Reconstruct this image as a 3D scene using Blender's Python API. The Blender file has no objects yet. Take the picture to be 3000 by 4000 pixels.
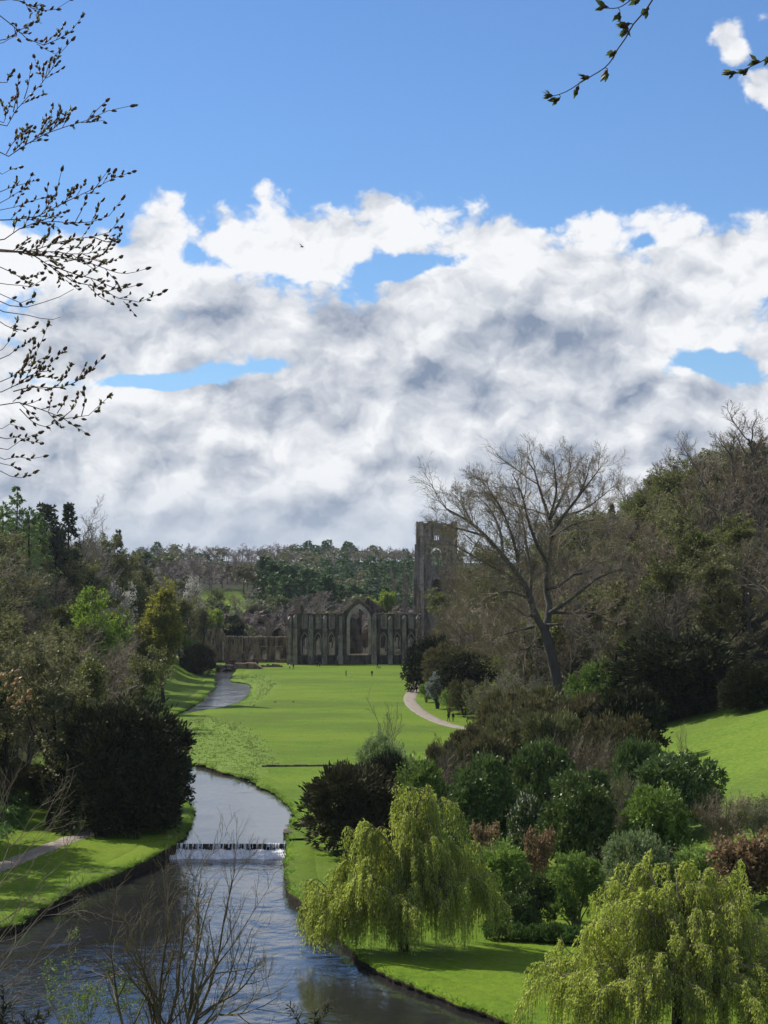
import bpy, bmesh, math
import numpy as np
import mathutils
from mathutils import Vector
from mathutils.geometry import tessellate_polygon

SC = bpy.context.scene
COL = SC.collection
R = math.radians

# ------------------------------------------------------------------ camera
F, HZ, CAMZ = 8100.0, 2248.0, 27.0          # focal length and horizon row in pixels of the 3000x4000 photograph
PITCH = math.atan((HZ - 2000.0) / F)
cd = bpy.data.cameras.new('camera')
cam = bpy.data.objects.new('camera', cd)
COL.objects.link(cam)
cam.location = (0, 0, CAMZ)
cam.rotation_euler = (math.pi / 2 + PITCH, 0, 0)
cd.sensor_fit = 'HORIZONTAL'
cd.sensor_width = 36.0
cd.lens = 36.0 * F / 3000.0
cd.clip_start = 0.1
cd.clip_end = 20000
SC.camera = cam

# ------------------------------------------------------------------ sun, view
SUN_AZ, SUN_EL = math.atan2(-0.80, 0.60), R(43)
sdir = Vector((math.sin(SUN_AZ) * math.cos(SUN_EL), math.cos(SUN_AZ) * math.cos(SUN_EL), math.sin(SUN_EL)))
sl = bpy.data.lights.new('sun', 'SUN')
sl.energy = 4.8
sl.angle = R(0.53)
sl.color = (1.0, 0.95, 0.86)
so = bpy.data.objects.new('sun', sl)
COL.objects.link(so)
so.rotation_euler = (-sdir).to_track_quat('-Z', 'Y').to_euler()
so.location = (-60, 40, 120)

vs = SC.view_settings
vs.view_transform = 'Standard'
vs.look = 'None'
vs.exposure = 0.15
vs.gamma = 1.0
vs.use_curve_mapping = False
SC.render.engine = 'CYCLES'
cy = SC.cycles
cy.max_bounces = 6
cy.diffuse_bounces = 2
cy.glossy_bounces = 2
cy.transmission_bounces = 2
cy.transparent_max_bounces = 4
cy.volume_bounces = 0
cy.caustics_reflective = False
cy.caustics_refractive = False
cy.use_denoising = True
cy.denoiser = 'OPENIMAGEDENOISE'
cy.denoising_input_passes = 'RGB_ALBEDO_NORMAL'
cy.denoising_prefilter = 'ACCURATE'

# ------------------------------------------------------------------ node helpers
class NT:
    def __init__(s, tree):
        s.t = tree
        s.n = tree.nodes
        s.l = tree.links
        s.n.clear()
    def add(s, typ, **kw):
        nd = s.n.new(typ)
        for k, v in kw.items():
            setattr(nd, k, v)
        return nd
    def put(s, sock, v):
        if isinstance(v, bpy.types.NodeSocket):
            s.l.new(v, sock)
        elif v is not None:
            sock.default_value = v
    def math(s, op, a, b=None, c=None, clamp=False):
        nd = s.add('ShaderNodeMath', operation=op, use_clamp=clamp)
        s.put(nd.inputs[0], a)
        if b is not None: s.put(nd.inputs[1], b)
        if c is not None: s.put(nd.inputs[2], c)
        return nd.outputs[0]
    def vmath(s, op, a, b=None, c=None):
        nd = s.add('ShaderNodeVectorMath', operation=op)
        s.put(nd.inputs[0], a)
        if b is not None: s.put(nd.inputs[1], b)
        if c is not None: s.put(nd.inputs[2], c)
        return nd.outputs['Value'] if op in ('LENGTH', 'DOT_PRODUCT', 'DISTANCE') else nd.outputs[0]
    def noise(s, vec, scale, detail=3.0, rough=0.5, dist=0.0, lac=2.0):
        nd = s.add('ShaderNodeTexNoise')
        if vec is not None: s.l.new(vec, nd.inputs['Vector'])
        nd.inputs['Scale'].default_value = scale
        nd.inputs['Detail'].default_value = detail
        nd.inputs['Roughness'].default_value = rough
        nd.inputs['Lacunarity'].default_value = lac
        nd.inputs['Distortion'].default_value = dist
        return nd.outputs['Fac']
    def ramp(s, v, a, b, lo=0.0, hi=1.0, smooth=True):
        nd = s.add('ShaderNodeMapRange', interpolation_type='SMOOTHSTEP' if smooth else 'LINEAR')
        s.put(nd.inputs[0], v)
        for i, q in enumerate((a, b, lo, hi)):
            s.put(nd.inputs[i + 1], q)
        return nd.outputs[0]
    def mix(s, f, a, b):
        nd = s.add('ShaderNodeMix', data_type='RGBA')
        s.put(nd.inputs[0], f)
        s.put(nd.inputs[6], a if isinstance(a, bpy.types.NodeSocket) else (*a, 1.0))
        s.put(nd.inputs[7], b if isinstance(b, bpy.types.NodeSocket) else (*b, 1.0))
        return nd.outputs[2]
    def map(s, vec, scale=(1, 1, 1), loc=(0, 0, 0), rot=(0, 0, 0)):
        nd = s.add('ShaderNodeMapping')
        s.l.new(vec, nd.inputs[0])
        nd.inputs[1].default_value = loc
        nd.inputs[2].default_value = rot
        nd.inputs[3].default_value = scale
        return nd.outputs[0]
    def xyz(s, x, y, z):
        nd = s.add('ShaderNodeCombineXYZ')
        s.put(nd.inputs[0], x); s.put(nd.inputs[1], y); s.put(nd.inputs[2], z)
        return nd.outputs[0]

# ------------------------------------------------------------------ world: clear sky and cumulus banks
world = bpy.data.worlds.new('World')
SC.world = world
world.use_nodes = True
w = NT(world.node_tree)
sky = w.add('ShaderNodeTexSky', sky_type='NISHITA')
sky.sun_disc = False
sky.sun_elevation = SUN_EL
sky.sun_rotation = SUN_AZ
sky.altitude = 200
sky.air_density = 1.0
sky.dust_density = 0.15
sky.ozone_density = 2.0
geo = w.add('ShaderNodeTexCoord')
dirv = geo.outputs['Generated']
sep = w.add('ShaderNodeSeparateXYZ'); w.l.new(dirv, sep.inputs[0])
elev = w.math('MULTIPLY', w.math('ARCSINE', sep.outputs[2]), 57.2958)
azim = w.math('MULTIPLY', w.math('ARCTAN2', sep.outputs[0], sep.outputs[1]), 57.2958)
ae = w.xyz(azim, elev, 0.0)
P = w.map(dirv, scale=(1, 1, 1.9))
PC = w.map(dirv, scale=(1, 1, 1.35))
warp = w.noise(P, 11.0, 3.0, 0.5)
warp2 = w.noise(w.map(dirv, scale=(1, 1, 1.5), loc=(3.1, 1.7, 5.2)), 11.0, 3.0, 0.5)
wx = w.math('MULTIPLY_ADD', warp, 5.0, -2.5)
wy = w.math('MULTIPLY_ADD', warp2, 2.8, -1.4)
aew = w.vmath('ADD', ae, w.xyz(wx, wy, 0.0))
def px2ae(px, py):
    r, u = (px - 1500) / F, (2000 - py) / F
    x, y, z = r, math.cos(PITCH) - u * math.sin(PITCH), math.sin(PITCH) + u * math.cos(PITCH)
    return math.degrees(math.atan2(x, y)), math.degrees(math.atan2(z, math.hypot(x, y)))
def blobs(vec, lst):
    acc = None
    for (px, py, sx, sy, amp) in lst:
        a, e = px2ae(px, py)
        ix, iy = 1.0 / math.degrees(sx / F), 1.0 / math.degrees(sy / F)
        q = w.vmath('MULTIPLY_ADD', vec, (ix, iy, 0), (-a * ix, -e * iy, 0))
        d = w.vmath('LENGTH', q)
        g = w.ramp(d, 0.0, 1.0, amp, 0.0)
        acc = g if acc is None else w.math('ADD', acc, g)
    return acc
ew = w.math('ADD', elev, wy)
# banks: a deep one about 5.5-10 degrees up, one lower down, a pale veil on the horizon; higher up only unseen puffs, thickened for fill light
bank1 = w.math('MULTIPLY', w.ramp(ew, 5.1, 6.0), w.ramp(ew, 11.2, 8.8))
bank2 = w.ramp(ew, 5.6, 4.9)
cov = w.math('ADD', w.math('MULTIPLY', bank1, 1.55), w.math('MULTIPLY', bank2, 2.35))
cov = w.math('ADD', cov, blobs(aew, [
    (1610, 1040, 270, 60, -1.7), (1700, 1280, 800, 190, 1.0), (1700, 1480, 400, 120, 1.2), (900, 1790, 300, 120, 1.0), (850, 1010, 260, 60, -0.5), (2050, 1010, 300, 50, -0.5), (640, 1465, 400, 48, -1.9), (2800, 1415, 300, 75, -2.0),
    (150, 800, 560, 200, -1.3), (300, 950, 300, 60, -.6), (2440, 930, 160, 60, -0.7), (1250, 790, 620, 120, 0.45),
    (1500, 1460, 700, 200, 1.3), (2100, 1530, 620, 230, 1.4), (2350, 1600, 350, 160, .8), (900, 1250, 800, 220, 0.5), (2300, 1150, 900, 200, 0.5),
    (1000, 1650, 800, 160, 0.5), (2800, 1580, 420, 100, 0.7)]))
cov = w.math('ADD', cov, blobs(w.vmath('ADD', ae, w.xyz(w.math('MULTIPLY', wx, 0.28), w.math('MULTIPLY', wy, 0.4), 0.0)), [(2830, 170, 130, 190, 2.05), (2985, 300, 210, 170, 2.4)]))
# outside the frame the banks break up at random like the ones in view
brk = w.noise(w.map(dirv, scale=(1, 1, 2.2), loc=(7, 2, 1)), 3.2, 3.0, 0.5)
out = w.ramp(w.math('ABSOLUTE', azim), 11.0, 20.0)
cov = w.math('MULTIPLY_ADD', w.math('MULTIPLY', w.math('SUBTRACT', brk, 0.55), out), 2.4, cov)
# unseen puffs well above the frame, their cover raised to brighten the shadows
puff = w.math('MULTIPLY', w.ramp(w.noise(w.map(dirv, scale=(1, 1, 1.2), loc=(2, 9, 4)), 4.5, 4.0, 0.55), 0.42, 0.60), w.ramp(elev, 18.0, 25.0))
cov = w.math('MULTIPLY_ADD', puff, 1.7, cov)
fb1 = w.noise(PC, 24.0, 9.0, 0.58, 0.2)
def puffs(vec, scale):
    """cauliflower heads: rounded cells over rounded cells"""
    nd = w.add('ShaderNodeTexVoronoi', feature='F1', voronoi_dimensions='2D')
    w.l.new(vec, nd.inputs['Vector'])
    nd.inputs['Scale'].default_value = scale; nd.inputs['Detail'].default_value = 3.0; nd.inputs['Roughness'].default_value = 0.48
    nd.inputs['Lacunarity'].default_value = 2.3
    return nd.outputs['Distance']
jig = w.noise(PC, 30.0, 4.0, 0.6)
jig2 = w.noise(w.map(dirv, loc=(5, 1, 2)), 30.0, 4.0, 0.6)
jv = w.xyz(w.math('MULTIPLY_ADD', jig, 0.030, -0.015), w.math('MULTIPLY_ADD', jig2, 0.030, -0.015), 0.0)
PV = w.vmath('ADD', w.vmath('MULTIPLY', ae, (0.017453, 0.0225, 0.0)), jv)
PV2 = w.vmath('ADD', PV, (0.0050, -0.0100, 0.0))      # a step away from the sun
vo1 = puffs(PV, 24.0)
vo2 = puffs(PV2, 24.0)
bg1 = w.noise(PC, 9.0, 2.0, 0.5, 0.0)
bg2 = w.noise(w.map(dirv, scale=(1, 1, 1.35), loc=(0.016, 0.0, -0.036)), 9.0, 2.0, 0.5, 0.0)
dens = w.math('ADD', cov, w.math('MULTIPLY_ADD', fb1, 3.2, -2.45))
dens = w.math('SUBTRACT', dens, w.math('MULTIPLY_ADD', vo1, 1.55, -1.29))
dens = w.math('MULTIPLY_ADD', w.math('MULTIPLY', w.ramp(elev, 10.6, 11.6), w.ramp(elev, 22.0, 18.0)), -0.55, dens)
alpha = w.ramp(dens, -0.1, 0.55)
# relief: lighter on the side of each head that faces the sun, greyer where it is thick and on the far side
rel = w.math('ADD', w.math('MULTIPLY', w.math('SUBTRACT', vo2, vo1), 1.25), w.math('MULTIPLY', w.math('SUBTRACT', bg2, bg1), 2.4))
thick = w.ramp(dens, 0.5, 2.0)
low = w.ramp(elev, 5.2, 2.6)
base = w.math('ADD', w.math('MULTIPLY_ADD', thick, 0.12, 0.10), w.math('MULTIPLY', low, 0.24))
aeh = w.vmath('ADD', ae, w.xyz(w.math('MULTIPLY', wx, 0.5), w.math('MULTIPLY', wy, 0.5), 0.0))
grey = w.math('ADD', base, blobs(aeh, [
    (1340, 1170, 230, 110, 0.45), (1500, 1280, 290, 130, 0.5), (1680, 1410, 300, 140, 0.5), (1880, 1540, 250, 140, 0.5), (1980, 1240, 300, 90, 0.35), (2180, 1370, 330, 130, 0.5), (2380, 1480, 300, 150, 0.55), (2520, 1580, 200, 120, 0.4),
    (850, 1270, 300, 100, 0.45), (1150, 1420, 420, 110, 0.3), (300, 1370, 300, 80, 0.3),
    (1050, 1580, 240, 160, 0.40), (1330, 1700, 130, 110, 0.42), (1600, 1830, 300, 70, 0.5), (300, 1870, 500, 90, 0.4), (1000, 2000, 1000, 110, 0.35), (2000, 2060, 1200, 90, .3),
    (2720, 1200, 300, 90, 0.35), (2640, 1680, 130, 160, 0.5), (1150, 1900, 260, 70, -0.6), (590, 1965, 130, 50, -0.9), (1050, 1800, 130, 70, -0.3), (1980, 1580, 100, 120, -.35), (1150, 1080, 500, 80, -0.35), (700, 1560, 700, 70, -0.6), (1900, 1660, 300, 60, -0.3), (700, 1000, 700, 70, -.2)]))
det = w.math('MULTIPLY', w.math('SUBTRACT', fb1, 0.5), 0.9)
grey = w.math('SUBTRACT', w.math('SUBTRACT', grey, det), rel)
grey = w.ramp(grey, -0.22, 1.38, 0.0, 1.0, False)
ccol = w.mix(grey, (0.90, 0.915, 0.94), (0.245, 0.305, 0.42))
veil = w.ramp(elev, 3.4, 0.3, 0.0, 0.78)
veilc = w.mix(w.noise(w.map(dirv, scale=(1, 1, 6)), 9.0, 3.0, 0.5), (0.38, 0.46, 0.58), (0.60, 0.67, 0.77))
ccol = w.mix(w.math('MULTIPLY', veil, 0.85), ccol, veilc)
alpha = w.math('MAXIMUM', alpha, veil)
tint = w.add('ShaderNodeMix', data_type='RGBA', blend_type='MULTIPLY'); tint.inputs[0].default_value = 1.0
w.l.new(sky.outputs[0], tint.inputs[6]); tint.inputs[7].default_value = (0.60, 0.80, 1.08, 1)
bg_sky = w.add('ShaderNodeBackground'); w.l.new(tint.outputs[2], bg_sky.inputs[0]); bg_sky.inputs[1].default_value = 0.102
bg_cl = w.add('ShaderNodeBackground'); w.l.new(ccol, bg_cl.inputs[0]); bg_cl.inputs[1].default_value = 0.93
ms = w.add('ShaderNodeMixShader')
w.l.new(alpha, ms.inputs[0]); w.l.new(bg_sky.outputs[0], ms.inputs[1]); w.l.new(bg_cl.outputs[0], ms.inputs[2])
wo = w.add('ShaderNodeOutputWorld'); w.l.new(ms.outputs[0], wo.inputs[0])
try:
    world.cycles.sampling_method = 'MANUAL'
    world.cycles.sample_map_resolution = 512
except Exception:
    pass

# ------------------------------------------------------------------ geometry helpers
def U(v):
    v = np.asarray(v, float)
    return v / np.maximum(np.linalg.norm(v, axis=-1, keepdims=True), 1e-9)

def mkmesh(name, V, Fs, mats, fm=None, smooth=False):
    """one mesh from a vertex array and one or several (n,3)/(n,4) face arrays"""
    if not isinstance(Fs, (list, tuple)): Fs = [Fs]
    Fs = [np.asarray(f, np.int32) for f in Fs if len(f)]
    me = bpy.data.meshes.new(name)
    V = np.ascontiguousarray(V, np.float32)
    me.vertices.add(len(V)); me.vertices.foreach_set('co', V.ravel())
    tot = np.concatenate([np.full(len(f), f.shape[1], np.int32) for f in Fs])
    idx = np.concatenate([f.ravel() for f in Fs])
    st = np.concatenate([[0], np.cumsum(tot)[:-1]]).astype(np.int32)
    me.loops.add(len(idx)); me.loops.foreach_set('vertex_index', idx)
    me.polygons.add(len(tot)); me.polygons.foreach_set('loop_start', st)
    if fm is not None: me.polygons.foreach_set('material_index', np.asarray(fm, np.int32))
    me.polygons.foreach_set('use_smooth', np.full(len(tot), smooth, bool))
    me.update(calc_edges=True)
    for m in (mats if isinstance(mats, (list, tuple)) else [mats]): me.materials.append(m)
    return me

def obj(name, me, parent=None, loc=None, **props):
    o = bpy.data.objects.new(name, me)
    COL.objects.link(o)
    if parent is not None: o.parent = parent
    if loc is not None: o.location = loc
    for k, v in props.items(): o[k] = v
    return o

def thing(name, label, cat, loc=(0, 0, 0), rotz=0.0, scale=(1, 1, 1), group=None):
    o = obj(name, None, None, loc, label=label, category=cat, kind='thing')
    o.rotation_euler = (0, 0, rotz)
    o.scale = scale
    if group: o['group'] = group
    return o

class Acc:
    """collects vertex and face arrays for one mesh"""
    def __init__(s):
        s.V, s.Q, s.T, s.n, s.mq, s.mt = [], [], [], 0, [], []
    def add(s, V, Fc, m=0):
        V = np.asarray(V, float).reshape(-1, 3); Fc = np.asarray(Fc, int)
        if len(Fc) == 0: return
        s.V.append(V)
        if Fc.shape[1] == 4: s.Q.append(Fc + s.n); s.mq.append(np.full(len(Fc), m))
        else: s.T.append(Fc + s.n); s.mt.append(np.full(len(Fc), m))
        s.n += len(V)
    def mesh(s, name, mats, smooth=False):
        return mkmesh(name, np.concatenate(s.V), s.Q and [np.concatenate(s.Q)] + ([np.concatenate(s.T)] if s.T else []) or [np.concatenate(s.T)], mats,
                      np.concatenate(s.mq + s.mt), smooth)
    def box(s, x0, x1, y0, y1, z0, z1, m=0):
        V = [(x, y, z) for z in (z0, z1) for y in (y0, y1) for x in (x0, x1)]
        s.add(V, [(0, 2, 3, 1), (4, 5, 7, 6), (0, 1, 5, 4), (2, 6, 7, 3), (0, 4, 6, 2), (1, 3, 7, 5)], m)

def tubes(P, Rad, sides):
    """P (B,n,3), Rad (B,n) -> V, quads; sides==2 gives ribbons"""
    B, n, _ = P.shape
    T = U(np.gradient(P, axis=1))
    ref = np.where(np.abs(T[:, :1, 2:3]) > 0.9, np.array([1.0, 0.13, 0]), np.array([0.11, 0.07, 1.0]))
    A = U(np.cross(T, np.broadcast_to(ref, T.shape)))
    Bn = np.cross(T, A)
    ang = np.arange(sides) * 2 * np.pi / sides
    if sides == 2: ang = ang + 0.7
    ring = A[:, :, None] * np.cos(ang)[None, None, :, None] + Bn[:, :, None] * np.sin(ang)[None, None, :, None]
    V = P[:, :, None] + ring * Rad[:, :, None, None]
    b = np.arange(B)[:, None, None] * n * sides + np.arange(n - 1)[None, :, None] * sides
    if sides == 2:
        q = np.stack([b[..., 0], b[..., 0] + 1, b[..., 0] + 3, b[..., 0] + 2], -1)
    else:
        k = np.arange(sides)[None, None]
        k2 = (k + 1) % sides
        q = np.stack([b + k, b + k2, b + sides + k2, b + sides + k], -1)
    return V.reshape(-1, 3), q.reshape(-1, 4)

def resample(pts, n):
    pts = np.asarray(pts, float)
    d = np.concatenate([[0], np.cumsum(np.linalg.norm(np.diff(pts, axis=0), axis=1))])
    t = np.linspace(0, d[-1], n)
    return np.stack([np.interp(t, d, pts[:, i]) for i in range(pts.shape[1])], -1)

def smooth_line(pts, step):
    """Catmull-Rom through pts, sampled about every step"""
    p = np.asarray(pts, float)
    q = np.vstack([2 * p[0] - p[1], p, 2 * p[-1] - p[-2]])
    out = []
    for i in range(len(p) - 1):
        a, b, c, d = q[i:i + 4]
        m = max(2, int(np.linalg.norm(c - b) / step))
        t = np.linspace(0, 1, m, endpoint=False)[:, None]
        out.append(0.5 * (2 * b + (c - a) * t + (2 * a - 5 * b + 4 * c - d) * t ** 2 + (3 * b - a - 3 * c + d) * t ** 3))
    out.append(p[-1:])
    return np.concatenate(out)

def children(rng, P, Rad, n, t0, t1, ratio, fall, ang, npts, wander, up, rk, rmin, lenabs=None, flat=0.0):
    """n side branches on every branch of P; returns their points and radii"""
    B, m, _ = P.shape
    L = np.linalg.norm(np.diff(P, axis=1), axis=2).sum(1)
    idx = np.repeat(np.arange(B), n)
    t = (np.tile(np.arange(n), B) + rng.random(B * n)) / n
    t = t0 + (t1 - t0) * t
    f = t * (m - 1)
    i0 = np.minimum(f.astype(int), m - 2)
    fr = (f - i0)[:, None]
    pos = P[idx, i0] * (1 - fr) + P[idx, i0 + 1] * fr
    tan = U(P[idx, i0 + 1] - P[idx, i0])
    pr = Rad[idx, i0] * (1 - fr[:, 0]) + Rad[idx, i0 + 1] * fr[:, 0]
    rv = rng.normal(size=(B * n, 3)); rv[:, 2] *= (1 - flat)
    perp = U(rv - tan * (rv * tan).sum(1, keepdims=True))
    a = rng.uniform(ang[0], ang[1], B * n)[:, None]
    d = tan * np.cos(a) + perp * np.sin(a)
    Ln = (L[idx] if lenabs is None else np.full(B * n, lenabs)) * ratio * (1 - fall * t) * rng.uniform(0.65, 1.3, B * n)
    st = (Ln / (npts - 1))[:, None]
    pts = [pos]
    for k in range(npts - 1):
        d = U(d + rng.normal(size=d.shape) * wander + np.array([0, 0, up]))
        pts.append(pts[-1] + d * st)
    Q = np.stack(pts, 1)
    r0 = np.maximum(np.minimum(pr * 0.75, Ln * rk), rmin)
    rad = r0[:, None] * np.linspace(1, 0.35, npts)[None]
    return Q, np.maximum(rad, rmin * 0.6)

def leaves(rng, C, D, L, W, droop=0.0, jit=0.6):
    """diamond leaf faces: base C, pointing along D"""
    N = len(C)
    D = U(D + rng.normal(size=(N, 3)) * jit + np.array([0, 0, -droop]))
    S = U(np.cross(D, rng.normal(size=(N, 3))))
    L = (L * rng.uniform(0.7, 1.3, N))[:, None]; Wd = (W * rng.uniform(0.7, 1.3, N))[:, None]
    V = np.stack([C, C + D * L * 0.5 + S * Wd * 0.5, C + D * L, C + D * L * 0.5 - S * Wd * 0.5], 1)
    return V.reshape(-1, 3), np.arange(4 * N).reshape(N, 4)

# ------------------------------------------------------------------ from the photograph's rows and columns to the place
CP, SP = math.cos(PITCH), math.sin(PITCH)
def ray(px, py):
    r, u = (px - 1500.0) / F, (2000.0 - py) / F
    d = np.array([r, CP - u * SP, SP + u * CP])
    return d / d[1]
def at(px, py, D):
    d = ray(px, py)
    return np.array([d[0] * D, D, CAMZ + d[2] * D])
def atz(px, py, z):
    d = ray(px, py)
    return at(px, py, (z - CAMZ) / d[2])

ZUP, ZDN = -0.55, -1.75        # water above and below the weir
YW = (CAMZ - ZUP) * F / (3291 - HZ)   # distance of the weir

# banks of the river (unprojected on the water surface)
RB_UP = [(905, 2662), (945, 2668), (977, 2676), (986, 2692), (975, 2717), (945, 2745), (880, 2766), (800, 2781), (705, 2800), (645, 2826), (612, 2868),
         (645, 2940), (715, 2984), (790, 2997), (860, 3020), (960, 3047), (1005, 3068), (1060, 3097), (1112, 3132), (1148, 3168), (1155, 3195), (1142, 3225), (1130, 3250), (1130, 3291)]
LB_UP = [(842, 2672), (838, 2690), (818, 2705), (790, 2732), (740, 2766), (680, 2796), (600, 2828), (525, 2880), (520, 2960), (580, 3040), (680, 3105), (738, 3150), (748, 3190), (726, 3248), (690, 3291)]
RB_DN = [(1130, 3330), (1122, 3400), (1125, 3460), (1140, 3512), (1185, 3550), (1270, 3625), (1370, 3722), (1430, 3782), (1500, 3822), (1600, 3865), (1700, 3905), (1850, 3962), (1950, 4000)]
LB_DN = [(690, 3330), (640, 3367), (540, 3413), (450, 3452), (330, 3493), (240, 3533), (150, 3582), (60, 3625), (0, 3655)]
def xy(lst, z): return np.array([atz(a, b, z)[:2] for a, b in lst])
rbu, lbu, rbd, lbd = xy(RB_UP, ZUP), xy(LB_UP, ZUP), xy(RB_DN, ZDN), xy(LB_DN, ZDN)
rbu[-1, 1] = lbu[-1, 1] = YW
rbd[0] = (rbu[-1, 0], YW - 0.3); lbd[0] = (lbu[-1, 0], YW - 0.3)
rbd = np.vstack([rbd, [(12, 127), (22, 121), (32, 116), (45, 112)]])
lbd = np.vstack([lbd, [(-44, 160), (-70, 152), (-120, 142)]])
RIGHT = smooth_line(np.vstack([[(-42.2, 604), (-41.6, 575)], rbu, rbd]), 0.7)
LEFT = smooth_line(np.vstack([[(-48.2, 604), (-47.0, 575)], lbu, lbd]), 0.7)
POLY = np.vstack([RIGHT[::3], [(45, 107), (-120, 107)], LEFT[::-3]])
POLYC = POLY[::3]
def sdf(x, y, poly):
    """signed distance, negative inside"""
    x = np.asarray(x, float).ravel(); y = np.asarray(y, float).ravel()
    best = np.full(x.shape, 1e9); inside = np.zeros(x.shape, bool)
    for i in range(len(poly)):
        ax, ay = poly[i - 1]; bx, by = poly[i]
        ex, ey = bx - ax, by - ay
        t = np.clip(((x - ax) * ex + (y - ay) * ey) / max(ex * ex + ey * ey, 1e-9), 0, 1)
        best = np.minimum(best, (x - ax - t * ex) ** 2 + (y - ay - t * ey) ** 2)
        cr = ((ay > y) != (by > y)) & (x < ex * (y - ay) / (by - ay + 1e-12) + ax)
        inside ^= cr
    return np.sqrt(best) * np.where(inside, -1, 1)

def wob(x, y, s, a):
    return a * (np.sin(x * s + 1.3 * np.sin(y * s * 0.7)) * np.cos(y * s * 0.9 + np.sin(x * s * 0.6)))
XL = lambda y: np.interp(y, [90, 166, 200, 222, 300, 420, 545, 600, 700, 900, 2000], [-60, -44, -38.5, -37.5, -47, -50, -47, -48, -62, -95, -300])
XR = lambda y: np.interp(y, [90, 140, 165, 200, 290, 363, 480, 560, 640, 760, 2000], [36, 24, 19, 14, 16, 20, 11.5, 12, 22, 70, 300])
def hland(x, y):
    x = np.asarray(x, float); y = np.asarray(y, float)
    base = np.interp(y, [130, 150, 190, 216, 240, 287, 291.5, 640, 700, 800, 900, 1000, 1100, 1300, 1500, 1650, 1750, 2200, 3000, 6500],
                     [-1.2, -1.15, -0.75, -0.2, -0.15, -0.1, 0.08, 0.08, 1.2, 3.0, 4.5, 7.0, 12.0, 24, 32, 35.5, 36, 33, 24, 20])
    sp = np.clip((6 - x) / 66, 0, 1); sp = sp * sp * (3 - 2 * sp)
    base = base + 18.5 * sp * np.exp(-((y - 915) / 75.0) ** 2)                 # wooded spur coming down from the left
    base = base + 5.0 * np.exp(-(((x + 42) / 22.0) ** 2 + ((y - 1620) / 60.0) ** 2))   # knoll on the far ridge
    tl = XL(y) - x
    zl = np.interp(tl, [0, 4, 12, 26, 40, 60, 120], [0, 0.6, 5.0, 18.5, 29.0, 35, 39])
    zl = zl * np.interp(y, [90, 600, 760, 1000], [1, 1, 0.6, 0.1])
    tr = x - XR(y)
    zn = np.interp(tr, [0, 8, 22, 37, 62, 88, 160], [0, 1.8, 5.6, 10.0, 33, 41, 46])
    zf = np.interp(tr, [0, 8, 20, 37, 60, 88, 160], [0, 2.2, 9.0, 25.0, 36, 42, 46])
    kf = np.clip((y - 300) / 70, 0, 1); zr = zn * (1 - kf) + zf * kf
    zr = zr * np.interp(y, [90, 640, 900, 1200], [1, 1, 0.8, 0.2])
    z = base + zl + zr + wob(x, y, 0.045, 0.10) * np.clip((y - 150) / 100, 0, 1) + np.where(y > 680, wob(x, y, 0.011, 3.0) * np.clip((y - 680) / 300, 0, 1), 0)
    nr = (y > 300) & (y < 590) & (x > -75) & (x < 5)
    if np.any(nr):
        xs_, ys_ = np.broadcast_arrays(x, y)
        dd = np.zeros(z.shape); dd[nr] = np.clip(1 - sdf(xs_[nr], ys_[nr], POLYC) / 8.0, 0, 1)
        z = z - 0.36 * dd * dd
    zc = np.where(y > 0, 25.4 - 0.268 * y, 25.4 + 0.02 * y) + 0.02 * np.abs(x) + wob(x, y, 0.21, 0.25)
    return np.where(y < 160, np.maximum(z, zc), z)
def hgt(x, y):
    """the ground as it stands, river bed included"""
    x = np.asarray(x, float); y = np.asarray(y, float)
    z = hland(x, y)
    s = sdf(x, y, POLY).reshape(z.shape)
    k = np.clip((s - 0.35) / 1.5, 0, 1)
    return np.where(y < 606, np.where(s < 1.85, np.minimum(z, (z - 0.10) * k + (1 - k) * -3.2), z), z)
def h1(x, y): return float(hland(np.array([x]), np.array([y]))[0])
YS = np.concatenate([np.arange(20, 700, 0.5), np.arange(700, 3000, 3)])
def G(px, py):
    """where the sight line meets the ground"""
    d = ray(px, py)
    zz = hland(d[0] * YS, YS)
    k = np.argmax(CAMZ + d[2] * YS < zz)
    D = YS[k]
    return np.array([d[0] * D, D, float(zz[k])])

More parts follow.
